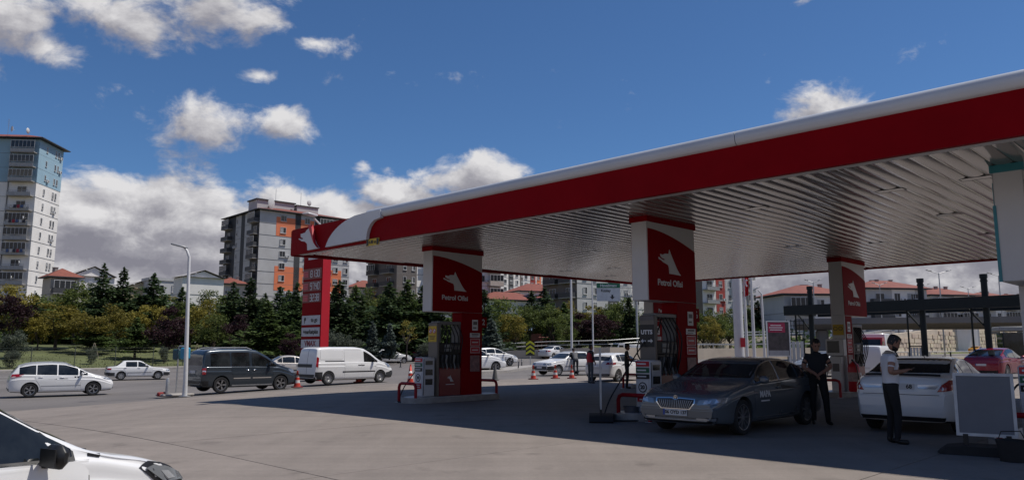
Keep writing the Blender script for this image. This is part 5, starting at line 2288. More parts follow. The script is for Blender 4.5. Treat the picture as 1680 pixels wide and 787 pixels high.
ZONES = [(-1e9, 300, 'left of the lamp post'), (300, 500, 'between the lamp post and the price totem'), (500, 700, 'between the price totem and pylon 2'), (700, 790, 'behind pylon 2'),
         (790, 940, 'between pylon 2 and the white light pole'), (940, 1045, 'between the white light pole and pylon 6'), (1045, 1210, 'between pylon 6 and the white mast'), (1210, 1e9, 'right of the white mast')]
ORD = ['first', 'second', 'third', 'fourth', 'fifth', 'sixth', 'seventh', 'eighth', 'ninth', 'tenth', 'eleventh', 'twelfth', 'thirteenth', 'fourteenth', 'fifteenth', 'sixteenth', 'seventeenth', 'eighteenth']
zone = lambda px: next(i for i, z in enumerate(ZONES) if z[0] <= px < z[1])
cnt = {}
rk = {}
for k, tr_ in enumerate(sorted(TREES, key=lambda t: t[1])):
    key = (tr_[0], zone(tr_[1]))
    cnt[key] = cnt.get(key, 0) + 1
    rk[tr_] = cnt[key]
for i, tr_ in enumerate(TREES):
    kind, px, py, hwid, Y = tr_
    nm, word, cat = KINDNAME[kind]
    p = at_y(px, py, Y)
    g = HL(p.x, p.y)
    h = max(.6, p.z - g)
    sz = h / PH[kind]
    sx = hwid * Y / FPX / PR[kind] * (1.62 if kind == 'spruce' else 1.45 if kind == 'pine' else 1.12)
    key = (kind, zone(px))
    if cnt[key] == 1:
        lab = '%s %s' % (word, ZONES[key[1]][2])
    else:
        lab = '%s, %s from left of those %s' % (word, ORD[rk[tr_] - 1], ZONES[key[1]][2])
    root = empty(nm, (p.x, p.y, g), (i * 2.39) % 6.28, lab, cat, 'shrubs in the park' if cat == 'shrub' else 'trees in the park beyond the road')
    root.scale = (sx, sx, sz)
    tm, cm = PROTO[kind][i % len(PROTO[kind])]
    link_mesh('trunk', tm, root)
    link_mesh('crown', cm, root)

# a far belt of low growth behind the park that reads as one mass
b = MB()
rnd = random.Random(99)
for i in range(9000):
    az_ = R(rnd.uniform(-36, 24))
    d = rnd.uniform(112, 128)
    x, y = d * math.sin(az_), d * math.cos(az_)
    z = HL(x, y) + abs(rnd.gauss(0, 1.3))
    leaf(b, Vector((x, y, z)), rnd.uniform(.6, 1.2), rnd, None, .6)
b.build('undergrowth', LEAF['pine'], fixn=False)['kind'] = 'stuff'
# grass tufts on the lawn's near edge
b = MB()
for i in range(5000):
    t_ = rnd.random()
    seg = rnd.randrange(1, 6)
    o1, o2 = offset(K, 3.4 + 12 * rnd.random() ** 2)[seg:seg + 2]
    x, y = o1[0] + (o2[0] - o1[0]) * t_, o1[1] + (o2[1] - o1[1]) * t_
    leaf(b, Vector((x, y, HL(x, y) + .18)), rnd.uniform(.06, .14), rnd, Vector((rnd.gauss(0, .3), rnd.gauss(0, .3), 1)))
b.build('grass', leafmat('grass_blades', (.07, .09, .03), (.16, .15, .06)), fixn=False)['kind'] = 'stuff'

# ================================================================ buildings
frame_w = mat('window_frame_white', (.60, .60, .60), .5, var=.05)
pane_m = mat('window_pane', (.022, .026, .030), .08, var=.4, scale=.4, spec=.6)
curtain = mat('curtain_white', (.36, .36, .36), .7, var=.2)
brown_g = mat('balcony_dark', (.055, .056, .06), .6, var=.1)
tile = mat('roof_tiles', (.21, .06, .038), .75, var=.18, scale=1.2, bump=.3, bscale=6)
eave_m = mat('eave_board', (.055, .055, .06), .6)
WINM = {}


def window_mesh(w, h, var):
    key = (round(w, 2), round(h, 2), var)
    if key in WINM:
        return WINM[key]
    b = MB()
    f = .07
    for s in (-1, 1):
        b.box((s * (w / 2 - f / 2), -.03, 0), (f, .08, h))
        b.box((0, -.03, s * (h / 2 - f / 2)), (w - 2 * f, .08, f))
    if w > .9:
        b.box((.0 if var != 2 else w * .16, -.03, 0), (f * .8, .06, h - 2 * f))
    b.box((0, -.005, 0), (w - 2 * f, .02, h - 2 * f), 1)
    if var == 1:
        b.box((-w * .2, -.019, 0), (w * .4, .008, h - 2 * f - .02), 2)
    if var == 3:
        b.box((0, -.019, h * .22), (w - 2.2 * f, .008, h * .4), 2)
    b.box((0, -.07, -h / 2 - .03), (w + .12, .16, .06), 0)
    WINM[key] = b.build('window', [frame_w, pane_m, curtain], mesh_only=True)
    return WINM[key]


def ac_mesh():
    if 'ac' not in WINM:
        b = MB()
        b.box((0, 0, 0), (.8, .32, .56))
        b.lathe([(.2, -.17), (.2, -.165)], 12, 1, (.12, 0, 0), 'y')
        WINM['ac'] = b.build('air_conditioner', [frame_w, brown_g], mesh_only=True)
    return WINM['ac']


def building(name, label, P, azA, LA_, LB_, floors, fh, wall, A=(), Bf=(), zonesA=(), zonesB=(), roof='hip', joints=True, group=None, base=None, parapet=brown_g, cat='building', eave=.7, roof_h=2.0):
    """corner P (nearest), face A runs from it along azimuth azA, face B along azA-90; A and B list columns of openings"""
    z0 = H(P.x, P.y) - 1.0 if base is None else base
    h = floors * fh
    ztop = P.z
    root = empty(name, (P.x, P.y, ztop - h), R(90 - azA), label, cat, group)
    zlow = z0 - (ztop - h)
    b = MB()
    b.box((LA_ / 2, LB_ / 2, (h + zlow) / 2), (LA_, LB_, h - zlow))
    b.build('wall', wall, root)

    def fa(u, z, out=0.0):
        return Vector((u, -out, z)), 0.0

    def fb(u, z, out=0.0):
        return Vector((-out, u, z)), -math.pi / 2
    rnd_ = random.Random(len(label) + int(P.x))
    for face, cols, zones_, Lf in ((fa, A, zonesA, LA_), (fb, Bf, zonesB, LB_)):
        for (u0, u1, f0, f1, m_) in zones_:
            p, rz_ = face((u0 + u1) / 2, (f0 + f1) / 2 * fh, .02)
            b = MB()
            b.box((0, 0, 0), (u1 - u0, .05, (f1 - f0) * fh))
            b.build('facade_panel', m_, root, p, rz_)
        if joints:
            for f in range(1, floors):
                if f * fh + (ztop - h) < 4.5:
                    continue
                p, rz_ = face(Lf / 2, f * fh, .0)
                b = MB()
                b.box((p.x, p.y, p.z), (Lf, .09, .07), rz=rz_)
                b.build('string_course', mat('joint_grey', (.20, .20, .20), .7), root)
        for col in cols:
            kind = col[0]
            u = col[1]
            for f in range(floors):
                if len(col) > 5 and f not in col[5]:
                    continue
                if f * fh + (ztop - h) < 4.5:
                    continue
                zc = f * fh + fh * .52
                if kind == 'w':
                    p, rz_ = face(u, zc, .045)
                    link_mesh('window', window_mesh(col[2], col[3], rnd_.choice((0, 0, 1, 1, 2, 3, 3))), root, p, rz_)
                    if rnd_.random() < .16 and P.y < 200:
                        p3_, _ = face(u + col[2] * .5 + .55, zc - .5, .2)
                        link_mesh('air_conditioner', ac_mesh(), root, p3_, rz_)
                else:
                    w, dp = col[2], col[3]
                    gl = col[4]
                    p, rz_ = face(u, f * fh, dp / 2)
                    b = MB()
                    b.box((0, 0, .06), (w, dp, .14), 1)
                    if gl == 'solid':
                        b.box((0, -dp / 2 + .05, .58), (w, .09, .95), 0)
                        for s in (-1, 1):
                            b.box((s * (w / 2 - .05), .03, .58), (.09, dp - .16, .95), 0)
                    else:
                        nb_ = max(4, int(w / .28))
                        for q in range(nb_ + 1):
                            b.box((-w / 2 + .03 + (w - .06) * q / nb_, -dp / 2 + .04, .58), (.035, .035, .9), 0)
                        b.box((0, -dp / 2 + .04, 1.05), (w, .06, .06), 0)
                        b.box((0, -dp / 2 + .07, .45), (w - .1, .015, .62), 0)
                    o = b.build('balcony', [parapet, mat('slab_concrete', (.34, .33, .32), .7)], root, p, rz_)
                    g = rnd_.random()
                    if g < col[6] if len(col) > 6 else g < .4:
                        b = MB()
                        nb_ = max(2, int(w / .75))
                        for q in range(nb_ + 1):
                            b.box((-w / 2 + .05 + (w - .1) * q / nb_, -dp / 2 + .06, 1.75), (.06, .05, 1.3), 0)
                        b.box((0, -dp / 2 + .06, 2.42), (w, .05, .08), 0)
                        b.box((0, -dp / 2 + .07, 1.74), (w - .1, .02, 1.26), 1)
                        if rnd_.random() < .6:
                            b.box((w * rnd_.uniform(-.25, .25), -dp / 2 + .10, 1.8), (w * .38, .012, 1.1), 2)
                        b.build('balcony_glazing', [frame_w, pane_m, curtain], o)
                    else:
                        p2, _ = face(u, zc, .03)
                        link_mesh('window', window_mesh(min(1.8, w * .6), 1.9, 0), root, face(u, f * fh + 1.15, .04)[0], rz_)
    if roof == 'hip':
        e = eave
        b = MB()
        zr = h + .02
        ov = [(-e, -e), (LA_ + e, -e), (LA_ + e, LB_ + e), (-e, LB_ + e)]
        m_ = min(LA_, LB_) / 2 + e
        if LA_ > LB_:
            r1, r2 = (m_ - e, LB_ / 2), (LA_ - m_ + e, LB_ / 2)
        else:
            r1, r2 = (LA_ / 2, m_ - e), (LA_ / 2, LB_ - m_ + e)
        vs = [(x, y, zr + .26) for x, y in ov] + [(r1[0], r1[1], zr + .26 + roof_h), (r2[0], r2[1], zr + .26 + roof_h)]
        if LA_ > LB_:
            fs = [[0, 1, 5, 4], [1, 2, 5], [2, 3, 4, 5], [3, 0, 4]]
        else:
            fs = [[0, 1, 4], [1, 2, 5, 4], [2, 3, 5], [3, 0, 4, 5]]
        fs.append([3, 2, 1, 0])
        b.add(vs, fs)
        rf = b.build('roof', tile, root)
        b = MB()
        b.box((LA_ / 2, LB_ / 2, zr + .17), (LA_ + 2 * e, LB_ + 2 * e, .16))
        b.build('eave', eave_m, root)
        for q in range(3):
            b = MB()
            cx, cy = LA_ * rnd_.uniform(.2, .8), LB_ * rnd_.uniform(.3, .7)
            b.box((cx, cy, zr + roof_h * .75 + .2), (.5, .5, 1.1))
            b.box((cx, cy, zr + roof_h * .75 + .8), (.65, .65, .1))
            b.build('chimney', mat('chimney_render', (.34, .31, .28), .8), rf)
    elif roof == 'flat':
        b = MB()
        b.box((LA_ / 2, LB_ / 2, h + .25), (LA_ + .3, LB_ + .3, .5))
        b.build('roof', parapet, root)
    elif roof == 'gable':
        b = MB()
        e = .4
        vs = [(-e, -e, h), (LA_ + e, -e, h), (LA_ + e, LB_ + e, h), (-e, LB_ + e, h), (LA_ / 2, -e, h + roof_h), (LA_ / 2, LB_ + e, h + roof_h)]
        b.add([(x, y, z + .12) for x, y, z in vs], [[0, 4, 5, 3], [4, 1, 2, 5], [0, 3, 2, 1]])
        b.add([(0, 0, h - .02), (LA_, 0, h - .02), (LA_ / 2, 0, h + roof_h - .1)], [[0, 1, 2]], 1)
        b.add([(0, LB_, h - .02), (LA_, LB_, h - .02), (LA_ / 2, LB_, h + roof_h - .1)], [[0, 2, 1]], 1)
        b.build('roof', [mat('roof_pale_sheet', (.40, .38, .36), .7, dirt=.2), wall], root)
    return root, h


wall_w = mat('render_white', (.80, .78, .75), .8, var=.08, scale=.4, dirt=.25)
wall_blue = mat('render_blue', (.29, .44, .54), .8, var=.06, scale=.4, dirt=.1)
wall_grey = mat('render_grey', (.50, .50, .50), .8, var=.08, scale=.4, dirt=.25)
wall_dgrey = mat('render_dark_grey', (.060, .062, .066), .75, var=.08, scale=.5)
wall_or = mat('render_orange', (.78, .22, .10), .8, var=.05, scale=.5)
wall_red = mat('render_red', (.34, .055, .045), .8, var=.06)
wall_beige = mat('render_beige', (.52, .44, .30), .8, var=.06)
wall_cream = mat('render_cream', (.46, .42, .37), .8, var=.08, dirt=.15)
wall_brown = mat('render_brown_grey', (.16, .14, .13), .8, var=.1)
rail_w = mat('balcony_rail_pale', (.42, .42, .42), .6)

# the blue and white tower at the left
P = at_y(66, 229, 150)
upz = [(0, 9.6, 12, 15, wall_blue), (0, 9.6, 0, 3.0, wall_blue)]
tw, th_ = building('apartment_tower', 'tall white apartment tower with blue top floors at the left edge', P, -5, 9.6, 24, 15, 2.95, wall_w,
                   A=[('w', 3.0, .55, 1.2, 0), ('w', 6.6, .6, 1.35, 0), ('w', 7.7, .6, 1.35, 0)], Bf=[('b', 2.6, 4.6, 1.3, 'rail', range(15), .62), ('w', 10.5, 1.6, 1.4, 0), ('w', 15.5, 1.6, 1.4, 0), ('w', 20, 1.6, 1.4, 0)],
                   zonesA=upz, zonesB=[(0, 24, 12, 15, wall_blue)], roof='hip', parapet=rail_w, roof_h=1.9, eave=1.0)
b = MB()
b.tube([(-.12, 5.3, -5), (-.12, 5.3, th_ - .1)], .10, 6)
b.build('downpipe', mat('joint_grey', (.20, .20, .20)), tw)
dish_m = mat('dish_white', (.55, .55, .55), .5)


def dish(parent, p, r_=.55, rz_=0.0):
    b = MB()
    b.lathe([(.01, .0), (r_ * .5, .04), (r_ * .85, .12), (r_, .2)], 14, 0, (0, 0, 0), 'y')
    b.tube([(0, .1, 0), (0, .1, -r_ * 1.2)], .03, 5)
    b.tube([(0, .0, -r_ * .5), (0, -.45, 0)], .02, 5)
    o = b.build('satellite_dish', dish_m, parent, p, rz_)
    return o


for q in range(4):
    dish(tw, (-.6 + q * .0, 2 + q * 3.1, th_ + 1.6 + .3 * (q % 2)), .6, q * .8)
for f in (9, 6, 5, 3):
    dish(tw, (-1.5, 1.0 + (f % 3) * .6, f * 2.95 + 1.4), .38, .6)
cl_cols = [mat('laundry_red', (.30, .03, .05), .8), mat('laundry_dark', (.04, .04, .06), .8), mat('laundry_white', (.5, .5, .5), .8), mat('laundry_blue', (.06, .10, .22), .8)]
for f in (10, 9, 7):
    for q in range(5):
        b = MB()
        b.box((-1.42, 1.0 + q * .65, f * 2.95 + .75), (.03, .5, .65))
        b.build('laundry', cl_cols[(q + f) % 4], tw)
b = MB()
b.tube([(3, 8, th_ + 1), (3, 8, th_ + 5)], .04, 5)
for q in range(4):
    b.tube([(2.6, 8, th_ + 3.6 + q * .4), (3.4, 8, th_ + 3.6 + q * .4)], .02, 4)
b.build('aerial', steel, tw)

# grey and orange block behind the canopy corner
P = at_y(427, 344, 178)
bl2, h2 = building('apartment_block', 'grey apartment block with orange panels behind the canopy corner', P, 47, 24.5, 20, 12, 2.9, wall_grey,
                   A=[('w', 6.0, 1.5, 1.45, 0), ('w', 12.3, 1.4, 1.45, 0), ('b', 17.0, 3.6, 1.2, 'solid', range(12), .6), ('w', 20.5, 1.4, 1.4, 0), ('w', 23.4, 1.3, 1.4, 0)],
                   Bf=[('b', 2.2, 3.8, 1.3, 'solid', range(12), .5), ('b', 17.6, 4.2, 1.2, 'solid', range(12), .6), ('w', 12.6, .8, 1.2, 0)],
                   zonesA=[(4.2, 14.2, 10, 11.6, wall_or), (4.2, 14.2, 5.5, 7.5, wall_or), (19.2, 22.2, 5.5, 7.5, wall_or), (19.2, 22.2, 9.6, 11.6, wall_or), (14.4, 19.0, 0, 12, wall_dgrey), (9.1, 10.6, 0, 12, wall_dgrey)],
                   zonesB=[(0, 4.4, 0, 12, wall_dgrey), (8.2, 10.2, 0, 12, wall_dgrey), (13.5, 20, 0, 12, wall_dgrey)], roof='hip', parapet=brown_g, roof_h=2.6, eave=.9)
b = MB()
b.box((8, 11, h2 + 2.6), (10, 5, 3.2))
b.box((8, 11, h2 + 4.3), (10.6, 5.6, .3), 1)
b.box((16.5, 10, h2 + 2.4), (6, 4, 2.8))
b.box((16.5, 10, h2 + 3.9), (6.4, 4.4, .25), 1)
b.build('lift_tower', [wall_grey, eave_m], bl2)
dish(bl2, (3.4, 1.0, h2 + 2.2), 1.5, .6)
dish(bl2, (17, 8, h2 + 5.0), .8, .3)
dish(bl2, (18.5, -1.4, 5 * 2.9 + 1), .7, .2)
b = MB()
for q in range(2):
    b.tube([(9 + 7 * q, 11, h2 + 4), (9 + 7 * q, 11, h2 + 8)], .05, 5)
b.build('aerial', steel, bl2)

# blocks seen below the canopy
P = at_y(652, 385, 172)
building('apartment_block', 'dark brown and white block between the price totem and pylon 2', P, 47, 20, 12, 11, 2.9, wall_w, A=[('w', 2.2, .9, 1.4, 0), ('w', 4.6, .9, 1.4, 0), ('b', 10, 5, 1.3, 'rail', range(11), .3), ('w', 16, 1.4, 1.4, 0)],
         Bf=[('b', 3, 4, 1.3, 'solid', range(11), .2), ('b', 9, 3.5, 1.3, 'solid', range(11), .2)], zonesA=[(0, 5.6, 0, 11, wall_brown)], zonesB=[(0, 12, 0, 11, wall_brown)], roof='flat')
P = at_y(772, 400, 160)
building('apartment_block', 'white block with glazed balcony just right of pylon 2', P, 52, 8.0, 12, 10, 2.9, wall_w, A=[('w', 3.0, 1.5, 1.4, 0), ('b', 6.2, 3.6, 1.2, 'solid', range(10), .9)], Bf=[('w', 3, 1.3, 1.4, 0)], roof='flat', parapet=wall_cream)
P = at_y(822, 405, 290)
building('apartment_tower', 'distant grey and white tower between pylon 2 and the orange striped tower', P, 40, 20, 14, 17, 2.9, wall_w, A=[('w', 2.5, 1.6, 1.5, 0), ('w', 6, 1.6, 1.5, 0), ('w', 9.5, 1.6, 1.5, 0), ('w', 13, 1.6, 1.5, 0), ('w', 17, 1.6, 1.5, 0)],
         zonesA=[(4.4, 7.4, 0, 17, wall_dgrey), (11.4, 14.6, 0, 17, wall_brown)], roof='flat')
P = at_y(858, 448, 300)
building('apartment_tower', 'distant tower with a bright orange vertical stripe', P, 50, 13, 12, 14, 2.9, wall_w, A=[('w', 1.6, 1.4, 1.5, 0), ('w', 5, 1.4, 1.5, 0), ('w', 8.2, 1.2, 1.5, 0), ('w', 11.5, 1.4, 1.5, 0)],
         zonesA=[(3.8, 6.6, 0, 14, wall_red), (7.3, 9.6, 0, 14, wall_or)], roof='flat')
P = at_y(889, 460, 320)
building('apartment_tower', 'small distant white tower right of the orange striped one', P, 50, 9, 9, 12, 2.9, wall_w, A=[('w', 2, 1.5, 1.5, 0), ('w', 5, 1.5, 1.5, 0), ('w', 7.6, 1.2, 1.5, 0)], roof='flat', parapet=wall_w)
P = at_y(796, 492, 150)
building('row_house', 'red roofed low block just right of pylon 2', P, 60, 14, 9, 4, 2.8, wall_w, A=[('w', 2 + 3 * q, 1.3, 1.3, 0) for q in range(4)], roof='hip', roof_h=1.8, group='red roofed houses')
P = at_y(852, 478, 190)
building('row_house', 'red roofed white block below the orange striped tower', P, 65, 20, 9, 5, 2.8, wall_w, A=[('w', 2 + 3 * q, 1.3, 1.3, 0) for q in range(6)], roof='hip', roof_h=2.2, group='red roofed houses')
P = at_y(896, 489, 180)
building('row_house', 'red roofed cream block left of the white light pole', P, 70, 12, 9, 5, 2.8, wall_cream, A=[('w', 2 + 2.6 * q, 1.2, 1.4, 0) for q in range(4)], roof='hip', roof_h=1.8, group='red roofed houses')
P = at_y(946, 415, 150)
building('apartment_block', 'grey block with dark balconies behind the white light pole', P, 50, 16, 10, 9, 2.95, wall_grey, A=[('w', 2.2, 1.1, 1.4, 0), ('w', 5, 1.1, 1.4, 0), ('w', 9.8, .7, 1.6, 0), ('w', 11, .7, 1.6, 0), ('w', 14.4, 1.1, 1.4, 0)],
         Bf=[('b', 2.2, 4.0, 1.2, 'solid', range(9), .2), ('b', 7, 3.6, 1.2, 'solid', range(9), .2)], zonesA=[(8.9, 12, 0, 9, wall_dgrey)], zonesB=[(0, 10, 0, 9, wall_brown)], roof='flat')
P = at_y(1014, 462, 165)
building('apartment_block', 'white block behind the road gantry sign', P, 60, 10, 10, 5, 2.9, wall_w, A=[('w', 2, 1.3, 1.4, 0), ('w', 5, 1.3, 1.4, 0), ('w', 8, 1.3, 1.4, 0)], roof='flat', parapet=wall_w)
P = at_y(1150, 410, 165)
building('apartment_block', 'red and white block between pylon 6 and the white mast', P, 55, 17, 14, 10, 2.9, wall_w, A=[('b', 2.2, 4.0, 1.3, 'rail', range(10), .3), ('w', 5.9, 1.1, 1.4, 0), ('w', 9.0, 1.0, 1.4, 0), ('b', 12, 2.6, 1.2, 'rail', range(10), .3), ('b', 15.4, 2.6, 1.2, 'rail', range(10), .5)],
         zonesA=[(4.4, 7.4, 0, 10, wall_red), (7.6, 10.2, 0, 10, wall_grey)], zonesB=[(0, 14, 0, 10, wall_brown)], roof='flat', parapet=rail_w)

# low houses on the left skyline
P = at_y(84, 455, 135)
building('row_house', 'brownish red roofed house beside the blue and white tower', P, 44, 4.6, 5, 4, 2.9, wall_cream, A=[('b', 2.0, 3.6, 1.2, 'solid', range(4), .5)], roof='hip', roof_h=1.7, group='houses on the left skyline')
P = at_y(118, 452, 140)
building('gable_house', 'white gable wall between the tower and the first spruce', P, 44, 7.4, 5, 4, 2.9, wall_w, A=[('w', 3.2, .6, .8, 0, (3,))], roof='gable', roof_h=1.9, group='houses on the left skyline')
P = at_y(202, 473, 140)
building('gable_house', 'beige gable wall between two spruce tops', P, 44, 6.0, 4, 4, 2.7, wall_beige, roof='gable', roof_h=1.4, group='houses on the left skyline')
P = at_y(246, 459, 140)
building('row_house', 'grey flats with balconies left of the lamp post', P, 46, 7.0, 4, 4, 2.9, wall_grey, A=[('b', 1.8, 2.6, 1.1, 'solid', range(4), .5), ('w', 4.6, 1.2, 1.4, 0)], roof='flat', parapet=wall_grey, group='houses on the left skyline')
P = at_y(300, 454, 130)
building('gable_house', 'white gable house behind the lamp post', P, 46, 7.2, 4, 4, 2.9, wall_w, roof='gable', roof_h=1.3, group='houses on the left skyline')
P = at_y(357, 466, 160)
building('row_house', 'small red roofed house left of the grey and orange block', P, 60, 6, 8, 4, 2.8, wall_cream, A=[('w', 2, 1, 1.2, 0), ('w', 4, 1, 1.2, 0)], roof='hip', roof_h=1.5, group='houses on the left skyline')
P = at_y(578, 472, 200)
building('row_house', 'red roofed house right of the price totem', P, 60, 9, 8, 4, 2.8, wall_cream, A=[('w', 2, 1, 1.2, 0), ('w', 5, 1, 1.2, 0)], roof='hip', roof_h=2.2, group='houses on the left skyline')
# red roofed flats on the right
for px, py, Y, az_, LA_, n, lab in ((1286, 484, 120, 84, 11, 6, 'red roofed flats left of the pylon with the extinguisher'), (1421, 474, 135, 80, 12, 6, 'larger red roofed flats right of the pylon with the extinguisher'),
                                    (1528, 485, 145, 78, 10, 5, 'lower red roofed flats above the middle of the dark steel beam'), (1604, 490, 190, 78, 12, 4, 'small red roofed flats at the right end of the skyline'), (1655, 492, 200, 70, 14, 4, 'red roofed flats partly hidden by the white pylon at the right edge')):
    P = at_y(px, py, Y)
    building('row_house', lab, P, az_, LA_, 9, n, 2.8, wall_grey, A=[('b', 2.6, 4.0, 1.1, 'solid', range(n), .6), ('w', 6, 1.2, 1.4, 0), ('w', 8.6, 1.2, 1.4, 0), ('b', LA_ - 2.4, 3.4, 1.1, 'solid', range(n), .5)],
             zonesA=[(5.0, 9.6, 0, n, wall_w)], roof='hip', roof_h=1.7, group='red roofed flats on the right', parapet=wall_dgrey)
P = at_y(1322, 500, 420)
building('row_house', 'tiny distant white houses above the far conifers', at_y(1256, 508, 260), 70, 18, 8, 3, 2.8, wall_w, A=[('w', 2 + 3 * q, 1.3, 1.3, 0) for q in range(5)], roof='hip', roof_h=1.6)
# ================================================================ people
skin_m = mat('skin', (.30, .155, .105), .55, var=.06)
hair_m = mat('dark_hair', (.012, .010, .009), .6)


def skinned(joints, bones, root, sub=2):
    names = list(joints)
    idx = {n: i for i, n in enumerate(names)}
    me = bpy.data.meshes.new('figure')
    me.from_pydata([joints[n][:3] for n in names], [(idx[a], idx[c]) for a, c in bones], [])
    o = bpy.data.objects.new('figure', me)
    TMP.collection.objects.link(o)
    md = o.modifiers.new('skin', 'SKIN')
    md.use_smooth_shade = True
    for i, n in enumerate(names):
        r_ = joints[n][3]
        sv = me.skin_vertices[0].data[i]
        sv.radius = r_ if isinstance(r_, tuple) else (r_, r_)
        sv.use_root = (n == root)
    o.modifiers.new('sub', 'SUBSURF').levels = sub
    o.modifiers['sub'].render_levels = sub
    TMP.collection.objects.unlink(o)
    out = evaluated(o)
    bpy.data.objects.remove(o)
    return out


def person(label, x, y, face_az, P, mats, bulk=1.0, z=None, hair='short', beard=False, cap=None, vest=None, scale=1.0, held=None, sleeves=None):
    """P: joint positions, x to the person's right, y forward, z up"""
    J, Bn = {}, []
    g = lambda n: Vector(P[n])
    hip, chest, neck, head = g('hip'), g('chest'), g('neck'), g('head')
    J['hip'] = (*hip, (.155, .115))
    J['waist'] = (*(hip.lerp(chest, .4)), (.145, .108))
    J['chest'] = (*chest, (.175, .118))
    J['neckbase'] = (*(chest.lerp(neck, .62)), (.092, .078))
    J['neck'] = (*neck, .056)
    Bn += [('hip', 'waist'), ('waist', 'chest'), ('chest', 'neckbase'), ('neckbase', 'neck')]
    for s in 'lr':
        sh, elb, wr, hd = g('sh_' + s), g('el_' + s), g('wr_' + s), g('ha_' + s)
        J['sh' + s] = (*sh, .068)
        J['ua' + s] = (*sh.lerp(elb, .5), .052)
        J['el' + s] = (*elb, .043)
        J['fa' + s] = (*elb.lerp(wr, .45), .040)
        J['wr' + s] = (*wr, .027)
        J['pm' + s] = (*wr.lerp(hd, .5), (.038, .020))
        Bn += [('chest', 'sh' + s), ('sh' + s, 'ua' + s), ('ua' + s, 'el' + s), ('el' + s, 'fa' + s), ('fa' + s, 'wr' + s), ('wr' + s, 'pm' + s)]
        d = (hd - wr).normalized()
        up = Vector((0, 0, 1)) if abs(d.z) < .8 else Vector((0, 1, 0))
        w = d.cross(up).normalized()
        cu = w.cross(d).normalized() * -1
        for k, (off, ln) in enumerate(((-.030, .066), (-.010, .078), (.010, .074), (.029, .058))):
            a0 = wr.lerp(hd, .92) + w * off
            a1 = a0 + d * ln * .55 + cu * .012
            a2 = a0 + d * ln * .9 + cu * .036
            J['f%d0%s' % (k, s)] = (*a0, .0105)
            J['f%d1%s' % (k, s)] = (*a1, .009)
            J['f%d2%s' % (k, s)] = (*a2, .0075)
            Bn += [('pm' + s, 'f%d0%s' % (k, s)), ('f%d0%s' % (k, s), 'f%d1%s' % (k, s)), ('f%d1%s' % (k, s), 'f%d2%s' % (k, s))]
        th = wr.lerp(hd, .4) + w * (.045 if s == 'l' else -.045)
        J['t0' + s] = (*th, .012)
        J['t1' + s] = (*(th + d * .045 + cu * .01), .0095)
        Bn += [('pm' + s, 't0' + s), ('t0' + s, 't1' + s)]
        hj, kn, an, to = g('hj_' + s), g('kn_' + s), g('an_' + s), g('to_' + s)
        J['hj' + s] = (*hj, .092)
        J['th' + s] = (*hj.lerp(kn, .45), .080)
        J['kn' + s] = (*kn, .060)
        J['ca' + s] = (*kn.lerp(an, .35), .056)
        J['an' + s] = (*an, .046)
        J['he' + s] = (*(an + Vector((0, -.02, -.045))), .042)
        J['to' + s] = (*to, (.042, .028))
        Bn += [('hip', 'hj' + s), ('hj' + s, 'th' + s), ('th' + s, 'kn' + s), ('kn' + s, 'ca' + s), ('ca' + s, 'an' + s), ('an' + s, 'he' + s), ('he' + s, 'to' + s)]
    if bulk != 1.0:
        for n in J:
            if n[0] not in 'ft' or n[:2] == 'th':
                r_ = J[n][3]
                r_ = tuple(v * bulk for v in r_) if isinstance(r_, tuple) else r_ * (1 + (bulk - 1) * .7)
                J[n] = (*J[n][:3], r_)
    me = skinned(J, Bn, 'hip')
    top_m, leg_m, shoe_m = mats
    for m_ in (skin_m, top_m, leg_m, shoe_m):
        me.materials.append(m_)
    segs = [(Vector(J[p_][:3]), Vector(J[q_][:3]), J[p_][3], J[q_][3], q_ if p_ not in ('hip', 'chest') or q_ in ('waist', 'neckbase') else q_) for p_, q_ in Bn]
    rad = lambda r_: max(r_) if isinstance(r_, tuple) else r_
    belt_z = hip.z + .03
    slv = sleeves if sleeves is not None else ('ua',)
    for p in me.polygons:
        c = p.center
        best, n = 1e9, 'hip'
        for A_, B_, ra, rb, nm in segs:
            ab = B_ - A_
            t_ = max(0, min(1, (c - A_).dot(ab) / max(1e-9, ab.length_squared)))
            v = c - (A_ + ab * t_)
            r1 = ra if not isinstance(ra, tuple) else None
            if isinstance(ra, tuple) or isinstance(rb, tuple):
                rx = (ra[0] if isinstance(ra, tuple) else ra) * (1 - t_) + (rb[0] if isinstance(rb, tuple) else rb) * t_
                ry = (ra[1] if isinstance(ra, tuple) else ra) * (1 - t_) + (rb[1] if isinstance(rb, tuple) else rb) * t_
                d_ = abs(math.sqrt((v.x / rx) ** 2 + (v.y / ry) ** 2 + (v.z / rx) ** 2) - 1) * min(rx, ry)
            else:
                rr = ra * (1 - t_) + rb * t_
                d_ = abs(v.length - rr)
            if d_ < best:
                best, n = d_, nm
        k = n[:2]
        p.use_smooth = True
        p.material_index = 0
        ax = hip.lerp(chest, max(0, min(1.3, (c.z - hip.z) / max(.1, chest.z - hip.z))))
        far = math.hypot(c.x - ax.x, c.y - ax.y) > .20 * bulk and c.z > hip.z - .02
        if n in ('neck', 'neckbase') and c.z < neck.z - .03:
            n = 'chest'
        if n in ('hip', 'waist', 'chest') and slv == ('ua',):
            on_arm = False
            for A_, B_, ra, rb, nm in segs:
                if nm[:2] in ('el', 'fa') and nm[2] in 'lr':
                    ab = B_ - A_
                    t_ = max(0, min(1, (c - A_).dot(ab) / max(1e-9, ab.length_squared)))
                    if (c - (A_ + ab * t_)).length < 1.12 * (ra * (1 - t_) + rb * t_):
                        on_arm = True
            if on_arm:
                continue
        if far and n in ('hip', 'waist', 'chest'):
            if c.z > .55 * min(P['el_l'][2], P['el_r'][2]) + .45 * P['sh_l'][2] or slv != ('ua',):
                p.material_index = 1
            continue
        k = n[:2]
